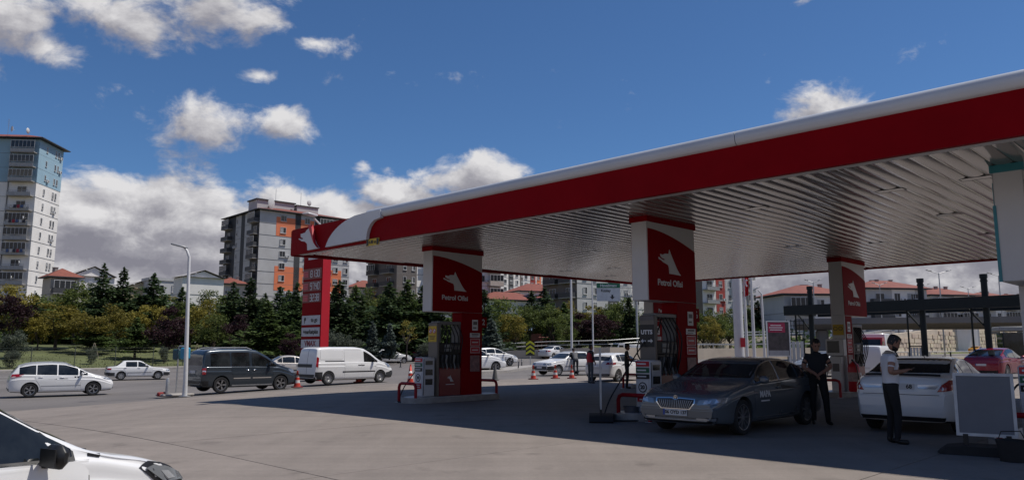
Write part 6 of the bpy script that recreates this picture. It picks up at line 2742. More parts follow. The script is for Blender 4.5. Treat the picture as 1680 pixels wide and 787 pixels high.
        if n in ('hip', 'waist', 'chest', 'neckbase') or k in ('sh', 'hj') or k in slv:
            p.material_index = 1
        if k in ('hj', 'th', 'kn', 'ca') or n in ('hip', 'waist'):
            p.material_index = 2 if c.z < belt_z else (1 if k not in ('th', 'kn', 'ca') else 2)
        if k in ('an', 'he', 'to'):
            p.material_index = 3 if c.z < .09 else 2
    root = empty('person', (x, y, H(x, y) if z is None else z), -R(face_az), label, 'person')
    root.scale = (scale,) * 3
    bo = link_mesh('body', me, root)
    # head: profile sections with brow, nose, lips and chin
    fw = Vector(P.get('look', (0, 1, -.1))).normalized()
    rt = fw.cross(Vector((0, 0, 1))).normalized()
    up = rt.cross(fw).normalized()
    b = MB()
    rings = [(-.125, .028, .040, .018), (-.112, .046, .062, .030), (-.09, .056, .083, .022), (-.06, .066, .092, .008), (-.03, .071, .094, .0), (0, .074, .095, -.002), (.03, .076, .097, -.004), (.06, .075, .095, -.008), (.085, .066, .084, -.012), (.105, .048, .062, -.014), (.118, .022, .03, -.014)]
    vs = []
    n = 20
    for z_, rx, ry, oy in rings:
        for k in range(n):
            t = 2 * math.pi * k / n
            sx, cy = math.sin(t), math.cos(t)
            yy = oy + ry * cy
            xx = rx * sx
            if cy > .9:
                if z_ == -.03:
                    yy += .024 if cy > .98 else .006
                elif z_ == 0:
                    yy += .010 if cy > .98 else .0
                elif z_ == -.06:
                    yy += .006
            elif cy > .7 and z_ == 0:
                yy -= .008
            vs.append(head + rt * xx + fw * yy + up * z_)
    fs = [[i * n + k, i * n + (k + 1) % n, (i + 1) * n + (k + 1) % n, (i + 1) * n + k] for i in range(len(rings) - 1) for k in range(n)]
    fs += [list(range(n - 1, -1, -1)), [len(vs) - n + k for k in range(n)]]
    b.add(vs, fs, 0, True)
    for s in (-1, 1):
        e0 = head + rt * s * .076 + fw * -.005 + up * -.01
        b.tube([e0 + up * -.028, e0 + rt * s * .012, e0 + up * .03], [.008, .013, .010], 6)
    hd_ = b.build('head', skin_m, root)
    b = MB()
    for s in (-1, 1):
        e = head + rt * s * .03 + fw * .088 + up * .006
        b.lathe([(.001, -.004), (.011, 0), (.001, .004)], 8, 0, e, 'y')
        b.box(e + up * .02 + fw * .004, (.034, .012, .007), 1)
    b.box(head + fw * .092 + up * -.068, (.04, .012, .008), 2)
    b.build('face_features', [mat('eye_dark', (.03, .02, .015), .3), hair_m, mat('lips', (.22, .08, .07), .5)], hd_)
    if hair != 'none':
        b = MB()
        vs = []
        for i, (z_, rx, ry, oy) in enumerate(rings[3:]):
            for k in range(n):
                t = 2 * math.pi * k / n
                cy = math.cos(t)
                front = cy > .35
                g_ = 1.06 if (not front or z_ > .07) else .93
                if z_ < -.02 and cy > -.2:
                    g_ = .93
                tuft = .006 * math.sin(7 * t + i)
                vs.append(head + rt * (rx * g_ + tuft) * math.sin(t) + fw * (oy + (ry * g_ + tuft) * cy + (.008 if front and z_ > .07 else 0)) + up * (z_ + (.012 if z_ > .06 else 0)))
        m_ = len(rings) - 3
        fs = [[i * n + k, i * n + (k + 1) % n, (i + 1) * n + (k + 1) % n, (i + 1) * n + k] for i in range(m_ - 1) for k in range(n)]
        fs.append([(m_ - 1) * n + k for k in range(n)])
        b.add(vs, fs, 0, True)
        b.build('hair', hair_m if cap is None else cap, hd_)
    if cap is not None:
        b = MB()
        pts = []
        for k in range(9):
            t = R(-55 + 110 * k / 8)
            pts.append((math.sin(t), math.cos(t)))
        q = [head + rt * u * .078 + fw * (v * .09) + up * .058 for u, v in pts] + [head + rt * u * .075 + fw * (v * .17) + up * .048 for u, v in reversed(pts)]
        b.add(q + [v + up * .008 for v in q], [list(range(18)), [18 + i for i in range(17, -1, -1)]] + [[i, (i + 1) % 18, 18 + (i + 1) % 18, 18 + i] for i in range(18)])
        b.build('cap_peak', cap, hd_)
    if beard:
        b = MB()
        vs = []
        for z_, rx, ry, oy in rings[0:4]:
            for k in range(13):
                t = R(-105 + 210 * k / 12)
                vs.append(head + rt * (rx + .007) * math.sin(t) + fw * (oy + (ry + .008) * math.cos(t)) + up * (z_ - .004))
        b.add(vs, [[i * 13 + k, i * 13 + k + 1, (i + 1) * 13 + k + 1, (i + 1) * 13 + k] for i in range(3) for k in range(12)], 0, True)
        b.build('beard', hair_m, hd_)
    if vest is not None:
        b = MB()
        vs = []
        up_ = (neck - hip).normalized()
        for i in range(7):
            f = i / 6
            c = hip.lerp(neck, .0 + .80 * f)
            rx, ry = .195 + .015 * math.sin(math.pi * f) - .05 * f ** 4, .145 + .01 * math.sin(math.pi * f) - .04 * f ** 4
            for k in range(20):
                t = 2 * math.pi * k / 20
                vs.append(c + Vector((rx * math.sin(t), ry * math.cos(t), 0)))
        b.add(vs, [[i * 20 + k, i * 20 + (k + 1) % 20, (i + 1) * 20 + (k + 1) % 20, (i + 1) * 20 + k] for i in range(6) for k in range(20)], 0, True)
        b.build('vest', vest, root)
    return root, hd_


def stand(**k):
    P = dict(hip=(0, 0, .96), chest=(0, .01, 1.30), neck=(0, .0, 1.50), head=(0, .03, 1.64),
             sh_l=(-.18, 0, 1.385), el_l=(-.24, -.02, 1.12), wr_l=(-.25, .06, .90), ha_l=(-.25, .09, .82),
             sh_r=(.18, 0, 1.385), el_r=(.24, -.02, 1.12), wr_r=(.25, .06, .90), ha_r=(.25, .09, .82),
             hj_l=(-.095, 0, .90), kn_l=(-.11, .02, .49), an_l=(-.11, -.02, .09), to_l=(-.13, .15, .035),
             hj_r=(.095, 0, .90), kn_r=(.11, .02, .49), an_r=(.11, -.02, .09), to_r=(.13, .15, .035))
    P.update(k)
    return P


tee = mat('white_cotton', (.66, .66, .68), .85, var=.05, scale=6, bump=.3, bscale=9)
blk = mat('black_cloth', (.009, .009, .011), .85, var=.2, scale=6, bump=.3, bscale=9)
navy = mat('dark_polo_cloth', (.010, .011, .015), .85, var=.2)
shoe = mat('dark_shoe', (.012, .011, .011), .5)
jean = mat('grey_jeans', (.11, .125, .15), .85, var=.15, scale=8)
vestm = mat('red_vest_cloth', (.45, .025, .04), .8, var=.1)
greyj = mat('grey_jacket', (.12, .12, .125), .85, var=.12)
olive = mat('olive_shirt', (.045, .047, .038), .85, var=.1)

# man in white looking at his telephone
q = at_z(1467, 727, 0)
Pm = stand(neck=(0, .035, 1.50), head=(0, .10, 1.635), look=(0, 1, -.55), chest=(0, .0, 1.30), hip=(0, .02, .95),
           el_r=(.235, -.06, 1.15), wr_r=(.13, .19, 1.17), ha_r=(.09, .265, 1.205), el_l=(-.235, -.03, 1.15), wr_l=(-.09, .21, 1.16), ha_l=(-.03, .27, 1.195),
           an_r=(.10, .03, .09), to_r=(.12, .20, .035), kn_r=(.10, .06, .49))
man1, hd1 = person('man in white T-shirt and black trousers looking down at his phone', q.x, q.y, 98, Pm, (tee, blk, shoe), bulk=1.12, beard=True, scale=1.035, hair='short')
b = MB()
b.box((.03, .335, 1.235), (.075, .15, .012), rot=Matrix.Rotation(R(28), 3, 'X'))
ph = b.build('phone', black)
ph.location = man1.location
ph.rotation_euler = man1.rotation_euler
tag(ph, 'dark mobile phone held by the man in the white T-shirt', 'phone')
b = MB()
for s in (-1, 1):
    b.box((s * .032, .175, 1.625), (.046, .006, .026))
    b.tube([(s * .055, .172, 1.63), (s * .078, .10, 1.655)], .003, 4)
b.box((0, .178, 1.628), (.02, .005, .005))
b.build('glasses', black, hd1)

# man in black with folded hands
q = at_z(1345, 695, 0)
Pm = stand(neck=(0, .02, 1.49), head=(0, .075, 1.615), look=(-.15, 1, -.45), el_l=(-.27, .02, 1.16), wr_l=(-.07, .20, 1.05), ha_l=(.0, .225, 1.0), el_r=(.27, .02, 1.16), wr_r=(.07, .20, 1.04), ha_r=(.0, .235, .97),
           an_l=(-.16, .08, .09), to_l=(-.22, .23, .035), kn_l=(-.14, .08, .49), an_r=(.10, -.06, .09), to_r=(.12, .10, .035))
person('stocky man in black polo shirt standing with hands clasped in front', q.x, q.y, 196, Pm, (navy, blk, shoe), scale=1.03, bulk=1.28)
# man in the red vest
q = at_y(969, 622, 35.5)
Pm = stand(look=(.3, 1, -.1), wr_r=(.20, .12, .95), ha_r=(.17, .16, .88), sh_r=(.19, 0, 1.42))
person('man in red vest and grey jeans beside the white hatchback', q.x, q.y, 60, Pm, (mat('dark_jumper', (.03, .03, .035), .85), jean, shoe), vest=vestm, sleeves=('ua', 'el', 'fa'))
# man leaning at the car window
q = at_y(944, 612, 46.0)
Pm = stand(hip=(0, -.12, .93), chest=(0, .16, 1.22), neck=(0, .32, 1.37), head=(0, .42, 1.48), look=(0, 1, -.3), sh_l=(-.19, .24, 1.32), sh_r=(.19, .24, 1.32), el_l=(-.24, .42, 1.12), wr_l=(-.14, .62, 1.16), ha_l=(-.10, .70, 1.16),
           el_r=(.24, .42, 1.12), wr_r=(.14, .62, 1.16), ha_r=(.10, .70, 1.16), hj_l=(-.095, -.12, .88), hj_r=(.095, -.12, .88), kn_l=(-.10, -.05, .48), kn_r=(.12, .0, .48), an_l=(-.1, -.1, .09), to_l=(-.1, .08, .035), an_r=(.14, -.04, .09), to_r=(.15, .13, .035))
person('man in grey jacket leaning on the boxy white sedan', q.x, q.y, 350, Pm, (greyj, mat('dark_jeans', (.02, .024, .035), .85), shoe), sleeves=('ua', 'el', 'fa'))
# attendant with cap
q = at_y(1029, 630, 31.0)
Pm = stand(look=(0, 1, -.2), el_r=(.24, .10, 1.15), wr_r=(.16, .32, 1.15), ha_r=(.14, .40, 1.16), el_l=(-.23, .04, 1.15), wr_l=(-.18, .25, 1.08), ha_l=(-.16, .33, 1.06))
person('attendant in olive shirt and cap at the white terminal', q.x, q.y, 95, Pm, (olive, blk, shoe), cap=mat('dark_cap', (.02, .02, .022), .8))

# ================================================================ small street furniture
def cone(px, py, Y, label, body, h=.72, bands=True):
    x_, y_ = spot(px, py, Y)
    t = empty('traffic_cone', (x_, y_, H(x_, y_)), random.uniform(0, 1.5), label, 'traffic cone', 'traffic cones')
    b = MB()
    b.box((0, 0, .025), (.40, .40, .05), bev=.02)
    b.build('base', body if not bands else mat('cone_base', (.20, .03, .03), .7, dirt=.3), t)
    b = MB()
    r0, r1 = .145, .03
    zs = [.05, .20, .32, .44, .54, h] if bands else [.05, h]
    for i, (a_, c_) in enumerate(zip(zs[:-1], zs[1:])):
        ra, rc = r0 + (r1 - r0) * (a_ - .05) / (h - .05), r0 + (r1 - r0) * (c_ - .05) / (h - .05)
        b.lathe([(ra, a_), (rc, c_)], 18, 1 if bands and i % 2 else 0, cap=(i == len(zs) - 2))
    b.build('cone_body', [body, mat('cone_white', (.62, .60, .58), .5, dirt=.3)], t)
    return t


cr_ = mat('cone_red', (.52, .045, .025), .55, dirt=.2)
cg_ = mat('cone_grey', (.10, .10, .10), .7, dirt=.2)
cone(487, 642, 33.5, 'red and white cone behind the bumper of the dark leisure van', cr_)
cone(588, 635, 37, 'red cone beside the middle of the white panel van', cr_, .78)
cone(673, 632, 36, 'red cone behind the red hoop of pump 2', cr_, .85)
cone(812, 622, 39, 'plain grey cone right of pylon 2', cg_, .80, False)
cone(875, 619, 40, 'cone with red top and pale foot before the boxy sedan bumper', cr_)
cone(911, 616, 41, 'red cone in front of the boxy sedan wheel', cr_)
cone(938, 615, 41, 'red cone at the feet of the leaning man', cr_)
# amber lamp on the van cone
x, y = spot(588, 635, 37)
t = empty('cone_lamp', (x, y, H(x, y) + .78), 0, 'amber warning lamp on the cone beside the panel van', 'lamp')
b = MB()
b.lathe([(.03, -.02), (.05, .05), (.05, .18), (.03, .24)], 12)
b.build('lens', amber, t)
b = MB()
b.box((0, 0, .27), (.10, .06, .08), bev=.02)
b.build('housing', mat('lamp_yellow', (.5, .3, .02), .5), t)

for i, (px, py, Y, h_, lab) in enumerate(((657, 606, 62, .75, 'post right of the panel van bonnet'), (803, 610, 56, .7, 'post before the front wheel right of pylon 2'), (830, 600, 62, .75, 'left post of the pair near the chevron sign'),
                                          (839, 599, 63, .75, 'right post of the pair near the chevron sign'), (850, 607, 55, .6, 'leaning post in front of the chevron sign'), (856, 601, 60, .7, 'post just left of the chevron sign foot'))):
    x, y = spot(px, py, Y)
    t = empty('bollard', (x, y, H(x, y)), 0, 'thin dark lane ' + lab, 'bollard', 'flexible lane posts')
    b = MB()
    b.tube([(0, 0, 0), (.0 if i != 4 else .05, 0, h_)], .045, 10)
    b.build('post', mat('post_dark', (.05, .05, .055), .6), t)
    b = MB()
    for q in range(2):
        b.lathe([(.047, h_ * (.62 + .2 * q)), (.047, h_ * (.72 + .2 * q))], 10, cap=False)
    b.build('reflector_band', mat('cone_white', (.6, .6, .6)), t)
    b = MB()
    b.lathe([(.12, 0), (.10, .03), (.05, .05)], 12)
    b.build('foot', rubber, t)

# low traffic island under the chevron sign
pi = [spot(px, py, Y) for px, py, Y in ((742, 618, 50), (800, 612, 54), (872, 600, 62), (882, 603, 60), (830, 616, 51), (770, 622, 48))]
b = MB()
b.prism(pi, lambda u, v, d: (u, v, H(u, v) + d), -.05, .13)
tag(b.build('traffic_island', concrete_kerb), None, None, None, 'structure')
x, y = spot(870, 598, 62)
t = empty('chevron_sign', (x, y, H(x, y)), R(-5), 'black board with yellow chevrons pointing up on a post', 'sign')
b = MB()
b.tube([(0, 0, 0), (0, 0, 1.4)], .035, 8)
b.build('post', galv, t)
b = MB()
b.box((0, -.05, 1.42), (.72, .03, 1.1))
bd = b.build('board', black, t)
for k in range(3):
    b = MB()
    z0 = .92 + k * .36
    b.prism([(-.34, z0), (-.34, z0 + .19), (0, z0 + .42), (.34, z0 + .19), (.34, z0), (0, z0 + .23)], lambda u, v, d: (u, d, v), -.078, -.066)
    b.build('chevron', mat('chevron_yellow', (.62, .60, .03), .5), bd)

# ---- A-boards with black rubber feet
def board(x, y, az, label, w=.80, h=1.12, tilt=-7):
    t = empty('sign_board', (x, y, H(x, y)), -R(az), label, 'sign board', 'poster stands')
    b = MB()
    pr = [(-.62, 0), (.62, 0), (.66, .03), (.55, .11), (.32, .14), (-.32, .14), (-.55, .11), (-.66, .03)]
    b.prism(pr, lambda u, v, d: (u, d, v), -.26, .26)
    b.build('rubber_foot', rubber, t)
    b = MB()
    for s in (-1, 1):
        b.box((s * .28, 0, .20), (.07, .05, .2))
    b.build('bracket', black, t)
    rot = Matrix.Rotation(R(tilt), 3, 'X')
    b = MB()
    b.box(rot @ Vector((0, 0, h / 2)) + Vector((0, 0, .27)), (w - .08, .02, h - .08), rot=rot)
    b.build('panel', mat('blank_panel_grey', (.13, .14, .16), .45, var=.08, scale=2), t)
    b = MB()
    for s in (-1, 1):
        b.box(rot @ Vector((s * (w / 2 - .022), 0, h / 2)) + Vector((0, 0, .27)), (.044, .04, h), rot=rot)
        b.box(rot @ Vector((0, 0, h / 2 + s * (h / 2 - .022))) + Vector((0, 0, .27)), (w - .09, .04, .044), rot=rot)
    b.build('frame', galv, t)


q = at_z(1622, 746, 0)
board(q.x, q.y, 33 + 0, 'blank grey poster board in silver frame on a black rubber foot', .80, .95)
q = at_z(986, 689, 0)
board(q.x, q.y, 96, 'poster board seen edge on between the forecourt and the red hoop', .8, 1.35, 0)
b = MB()
q = S(-2.75, 13.0)
b.lathe([(.16, 0), (.2, .3), (.205, .3), (.2, .27), (.15, .02)], 18)
b.tube([(-.2, 0, .29), (-.14, 0, .42), (.14, 0, .42), (.2, 0, .29)], .008, 5)
tag(b.build('bucket', rubber, None, (q.x, q.y, 0)), 'black bucket on the ground at the right edge', 'bucket')
b = MB()
q = at_z(1036, 688, 0)
b.lathe([(.13, 0), (.17, .3), (.175, .3), (.165, .27), (.12, .02)], 18)
tag(b.build('bucket', mat('grey_bucket', (.12, .12, .13), .6), None, (q.x, q.y, 0)), 'grey bucket by the red hoop left of the dark sedan', 'bucket')

# ---- lamp post, call box and bollard on the left kerb
LPX, LPY = spot(303, 646, 29.6)
t = empty('street_lamp', (LPX, LPY, H(LPX, LPY)), 0, 'white street lamp with flat head beside the dark leisure van', 'street lamp', 'street lamps')
hz_ = at_y(311, 411, 29.6)
tip = at_y(284, 399, 29.6)
dx, dz = tip.x - LPX, tip.z
hh = hz_.z - H(LPX, LPY)
b = MB()
b.tube([(0, 0, 0), (0, 0, .5), (hz_.x - LPX, 0, hh - .25), (hz_.x - LPX - .1, 0, hh), (dx + .45, 0, hh + .12)], [.10, .085, .055, .05, .04], 10)
b.build('post', polew, t)
b = MB()
b.box((dx + .25, 0, hh + .19), (.62, .24, .07), rot=Matrix.Rotation(R(14), 3, 'Y'), bev=.025)
b.build('lamp_head', mat('lamp_grey', (.30, .31, .32), .4), t)
b = MB()
b.box((0, 0, .012), (.32, .32, .025))
b.build('base_plate', galv, t)
x, y = spot(296, 647, 30)
isl = MB()
isl.box((0, 0, .05), (.8, 1.2, .10), bev=.04)
isl.build('kerb_island', concrete_kerb, None, (x - .25, y + .1, H(x, y)), -TH)['kind'] = 'structure'
for q in range(1):
    b = MB()
    b.box((0, 0, .09), (.12, .36, .16), bev=.03)
    o = b.build('kerb_block', [mat('kerb_red', (.25, .03, .03), .8), signw][q % 2], None, (x - .62 - .30 * q, y - .25 - .26 * q, H(x, y)), -TH + .3)
    tag(o, ['red painted kerb block touching the island by the call box', 'white painted kerb block next to the island', 'red painted kerb block second from the end', 'white painted kerb block at the road end'][q], 'kerb block', 'painted kerb blocks')
t = empty('call_box', (x - .16, y + .3, H(x, y) + .13), R(-20), 'blue box on a steel hoop post beside the lamp post', 'call box')
b = MB()
b.tube([(-.18, 0, 0), (-.18, 0, 1.7), (-.14, 0, 1.78), (.14, 0, 1.78), (.18, 0, 1.7), (.18, 0, 0)], .03, 8)
b.build('hoop_post', galv, t)
b = MB()
b.box((.22, -.06, 1.50), (.34, .26, .46), bev=.05)
b.build('blue_box', mat('call_box_blue', (.03, .24, .40), .4), t)
b = MB()
b.box((-.30, .06, 1.46), (.30, .22, .42), bev=.04)
b.build('dark_box', mat('call_box_dark', (.02, .07, .09), .4), t)
b = MB()
b.lathe([(.07, 0), (.075, .02), (.07, .48), (.05, .56), (.01, .58)], 12)
tag(b.build('bollard', galv, None, (x - .45, y - .15, H(x, y) + .12)), 'short steel bollard left of the call box', 'bollard')

# ---- tall poles behind the canopy
def pole(px, pyb, pyt, Y, r0, r1, label, name='light_pole', cat='pole', m=polew):
    x_, y_ = spot(px, pyb, Y)
    p2 = at_y(px, pyt, Y)
    t = empty(name, (x_, y_, H(x_, y_)), 0, label, cat)
    b = MB()
    h_ = p2.z - H(x_, y_)
    b.tube([(0, 0, 0), (0, 0, h_)], [r0, r1], 14)
    b.build('shaft', m, t)
    b = MB()
    b.box((0, 0, .02), (r0 * 4, r0 * 4, .04))
    b.build('base_plate', galv, t)
    return t, h_


t, hh = pole(938, 574, 380, 62, .10, .07, 'tall white light pole behind the boxy sedan')
b = MB()
for s in (-1, 1):
    b.tube([(0, 0, hh - .1), (s * .9, 0, hh + .3), (s * 1.5, 0, hh + .35)], .05, 6)
    b.box((s * 1.8, 0, hh + .36), (.8, .3, .1), bev=.03)
b.build('lamp_arms', galv, t)
t, hh = pole(973, 570, 395, 80, .09, .06, 'thinner white light pole under the left end of the road sign')
b = MB()
b.tube([(0, 0, hh), (-1.0, 0, hh + .3)], .05, 6)
b.box((-1.3, 0, hh + .33), (.8, .3, .1), bev=.03)
b.build('lamp_arms', galv, t)
t, hh = pole(1214, 592, 300, 42, .265, .25, 'thick white mast standing behind the dark sedan roof', 'mast', 'mast', white)
b = MB()
b.box((.10, -.34, 1.9), (.26, .012, .5))
b.build('red_label', signr, t)
t, hh = pole(1238, 588, 420, 44, .10, .07, 'slim white flagpole without visible flag', 'flagpole', 'flagpole')
b = MB()
b.lathe([(.01, hh), (.1, hh + .08), (.01, hh + .18)], 10)
b.build('finial', galv, t)
t, hh = pole(1226, 588, 430, 45, .10, .06, 'flagpole with a hanging red flag beside the thick white mast', 'flagpole', 'flagpole')
b = MB()
b.lathe([(.01, hh), (.1, hh + .08), (.01, hh + .18)], 10)
b.build('finial', galv, t)
fx, fy = t.location.x, t.location.y
ft = at_y(1222, 452, 45).z
fb_ = at_y(1222, 487, 45).z
b = MB()
nu, nv = 14, 12
vs, fs = [], []
for i in range(nu + 1):
    for j in range(nv + 1):
        u, v = i / nu, j / nv
        wob = .10 * math.sin(9 * u + 2 * v) * (u + .1)
        xx = -.08 + .36 * u ** .8 - .10 * v * u
        zz_ = ft + .4 - (ft - fb_ + .4) * (v * (1 - .2 * u)) - .35 * u * (1 - v * .3) * 1.0
        vs.append((fx + xx, fy + wob - .05, zz_))
k = len(vs)
fs = [[i * (nv + 1) + j, i * (nv + 1) + j + 1, (i + 1) * (nv + 1) + j + 1, (i + 1) * (nv + 1) + j] for i in range(nu) for j in range(nv)]
vs += [(x_, y_ + .012, z_) for x_, y_, z_ in vs]
fs += [[k + q_ for q_ in reversed(f)] for f in fs[:nu * nv]]
b.add(vs, fs, 0, True)
flag = b.build('flag', mat('flag_red', (.50, .012, .02), .8, var=.05), fixn=False)
tag(flag, 'red flag hanging limp in folds next to the thick white mast', 'flag')
b = MB()
for q in range(9):
    a0, a1 = R(40 + 280 * q / 9), R(40 + 280 * (q + 1) / 9)
    b.tube([(fx + .10 + .10 * math.cos(a0) * .5, fy - .16, ft - .45 + .2 * math.sin(a0)), (fx + .10 + .10 * math.cos(a1) * .5, fy - .16, ft - .45 + .2 * math.sin(a1))], .03, 5)
o = b.build('crescent', signw, flag)
x, y = spot(1255, 590, 50)
t = empty('street_lamp', (x, y, H(x, y)), 0, 'street lamp with tilted head between the flagpoles and the poster frame', 'street lamp', 'street lamps')
hz_ = at_y(1255, 476, 50).z - H(x, y)
b = MB()
b.tube([(0, 0, 0), (-.03, 0, hz_ - .25), (-.25, 0, hz_ + .02)], [.09, .06, .04], 8)
b.build('post', polew, t)
b = MB()
b.box((-.42, 0, hz_ + .1), (.55, .3, .07), rot=Matrix.Rotation(R(-28), 3, 'Y'), bev=.02)
b.build('lamp_head', mat('lamp_grey', (.30, .31, .32), .4), t)
for px, pyt, Y, wid, lab in ((1334, 463, 105, 12, 'double armed lamp above the left end of the dark steel beam'), (1443, 467, 130, 11, 'double armed lamp in front of the larger red roofed flats'), (1540, 448, 95, 18, 'tallest double armed lamp above the steel beam'),
                             (1588, 473, 140, 11, 'small double armed lamp left of the third steel column'), (1638, 452, 100, 16, 'double armed lamp right of the third steel column'), (1516, 468, 150, 9, 'small double armed lamp behind the tallest one'), (1410, 446, 100, 14, 'double armed lamp half hidden by the extinguisher pylon')):
    p = at_y(px, pyt, Y)
    t = empty('street_lamp', (p.x, p.y, H(p.x, p.y)), 0, lab, 'street lamp', 'street lamps')
    h_ = p.z - H(p.x, p.y)
    ww = wid * Y / FPX
    b = MB()
    b.tube([(0, 0, 0), (0, 0, h_)], [.11, .06], 8)
    for s in (-1, 1):
        b.tube([(0, 0, h_ - .05), (s * ww * .7, 0, h_ + .22)], .045, 6)
    b.build('post', galv, t)
    for s in (-1, 1):
        b = MB()
        b.box((s * ww * .9, 0, h_ + .33), (ww * .5, .28, .09), rot=Matrix.Rotation(R(-s * 14), 3, 'Y'), bev=.03)
        b.build('lamp_head', mat('lamp_grey', (.30, .31, .32), .4), t)

# ---- overhead road sign
p0 = at_y(998, 479, 100)
t = empty('road_sign', (at_y(1046, 560, 100).x, 100, H(8, 100)), 0, 'white overhead road sign with green strip and down arrow', 'road sign')
ox = p0.x - t.location.x
oz = p0.z - t.location.z
w_, h_ = 3.1, 2.35
b = MB()
b.box((ox, -.1, oz), (w_, .08, h_))
bd = b.build('board', mat('sign_sheet_white', (.58, .60, .62), .5), t)
b = MB()
b.box((ox, -.15, oz + h_ / 2 - .32), (w_ - .02, .02, .62))
b.build('green_strip', mat('sign_green', (.01, .14, .07), .5), bd)
lettering('Havalimanı', .5, signw, bd, (ox, -.17, oz + h_ / 2 - .33), (1, 0, 0), (0, 0, 1), bold=.01)
lettering('Kızılay', .5, black, bd, (ox - .35, -.16, oz + .18), (1, 0, 0), (0, 0, 1), bold=.012)
b = MB()
b.prism([(ox - .12 + .5, oz - .35), (ox + .12 + .5, oz - .35), (ox + .12 + .5, oz - .62), (ox + .32 + .5, oz - .62), (ox + .5, oz - .95), (ox - .32 + .5, oz - .62), (ox - .12 + .5, oz - .62)], lambda u, v, d: (u, d, v), -.16, -.145)
b.build('arrow', black, bd)
b = MB()
b.tube([(0, .1, 0), (0, .1, oz + 1.4)], .16, 10)
for s in (-1, 1):
    b.tube([(ox - 1.4, .1, oz + s * .6), (.1, .1, oz + s * .6)], .07, 8)
for q in range(7):
    u0, u1 = ox - 1.4 + (1.4 - ox) * q / 7, ox - 1.4 + (1.4 - ox) * (q + 1) / 7
    b.tube([(u0, .1, oz - .6), ((u0 + u1) / 2, .1, oz + .6), (u1, .1, oz - .6)], .03, 5)
b.build('gantry', galv, t)

# ================================================================ walls, rails and the ramp at the right
m_wall = mat('ramp_concrete', (.55, .47, .37), .85, var=.12, scale=.6, bump=.2, dirt=.2)
m_block = mat('facing_stone', (.56, .47, .36), .85, var=.12, scale=2.0, bump=.2, dirt=.15, island=.12)


def wall_line(name, label, pts, th_=.4, m=m_wall, cap=True):
    """pts: (x, y, ztop); a wall standing on the ground along a line"""
    t = empty(name, (pts[0][0], pts[0][1], H(pts[0][0], pts[0][1])), 0, label, 'wall')
    o = Vector(t.location)
    b = MB()
    vs = []
    n = len(pts)
    for i, (x_, y_, zt) in enumerate(pts):
        a_, c_ = pts[max(0, i - 1)], pts[min(n - 1, i + 1)]
        d = Vector((c_[0] - a_[0], c_[1] - a_[1], 0)).normalized()
        nn = Vector((-d.y, d.x, 0)) * th_ / 2
        for s, z_ in ((-1, H(x_, y_) - .3), (-1, zt), (1, zt), (1, H(x_, y_) - .3)):
            vs.append(Vector((x_, y_, z_)) + nn * s - o)
    fs = [[i * 4 + k, i * 4 + k + 1, i * 4 + 5 + k, i * 4 + 4 + k] for i in range(n - 1) for k in range(3)]
    fs += [[0, 3, 2, 1], [(n - 1) * 4 + k for k in range(4)]]
    b.add(vs, fs)
    b.build('wall_body', m, t)
    return t, o


def rail_line(label, pts, h0=0.0, h1=.9, parent_name='guard_rail', spacing=2.6, bars=(.45, .85), beam=True):
    t = empty(parent_name, (pts[0][0], pts[0][1], pts[0][2]), 0, label, 'guard rail', 'guard rails')
    o = Vector(t.location)
    P3 = [Vector(p) - o for p in pts]
    for zz_ in bars:
        b = MB()
        if beam:
            for p, q in zip(P3[:-1], P3[1:]):
                d = (q - p)
                mid = (p + q) / 2 + Vector((0, 0, zz_))
                rot = Vector((1, 0, 0)).rotation_difference(d.normalized()).to_matrix()
                b.box(mid, (d.length + .02, .07, .17), rot=rot)
        else:
            b.tube([p + Vector((0, 0, zz_)) for p in P3], .035, 6)
        b.build('rail', galv, t)
    for p, q in zip(P3[:-1], P3[1:]):
        n = max(1, int((q - p).length / spacing))
        for k in range(n + 1):
            c = p.lerp(q, k / n)
            b = MB()
            b.box(c + Vector((0, .06, h1 / 2)), (.09, .09, h1))
            b.build('post', galv, t)
    return t


# low barrier wall along the far kerb, from the chevron sign to the flagpoles
def wp(px, pyt, Y):
    p = at_y(px, pyt, Y)
    return (p.x, p.y, p.z)


wall_line('barrier_wall', 'long low concrete wall along the far side of the road', [wp(640, 582, 84.4), wp(760, 578, 87), wp(830, 575, 89), wp(1000, 569, 86), wp(1100, 571, 90), wp(1200, 571, 95), wp(1300, 570, 100), wp(1400, 570, 106)])
pts = [wp(830, 569.5, 92), wp(900, 566, 93), wp(1000, 564, 92), wp(1055, 560, 94)]
rail_line('white pipe railing behind the low wall near the chevron sign', pts, bars=(.0, .45), h1=.5, beam=False)
pts = [wp(1140, 570.5, 92), wp(1200, 570.5, 95), wp(1300, 569, 100), wp(1398, 568, 105.8)]
rail_line('lower guard rail on top of the wall right of pylon 6', pts, bars=(.45,), h1=.62, spacing=3)
wall_line('ramp_wall', 'upper concrete retaining wall of the road behind the white mast', [wp(1130, 557, 104), wp(1200, 554, 109), wp(1310, 550, 119), wp(1420, 546, 131)], .5, m_wall)
pts = [wp(1130, 556, 103.6), wp(1200, 553, 108.6), wp(1310, 549, 118.5), wp(1420, 544, 130.5)]
rail_line('upper guard rail on the retaining wall behind the white mast', pts, bars=(.25, .65), h1=.8, spacing=3, beam=True)
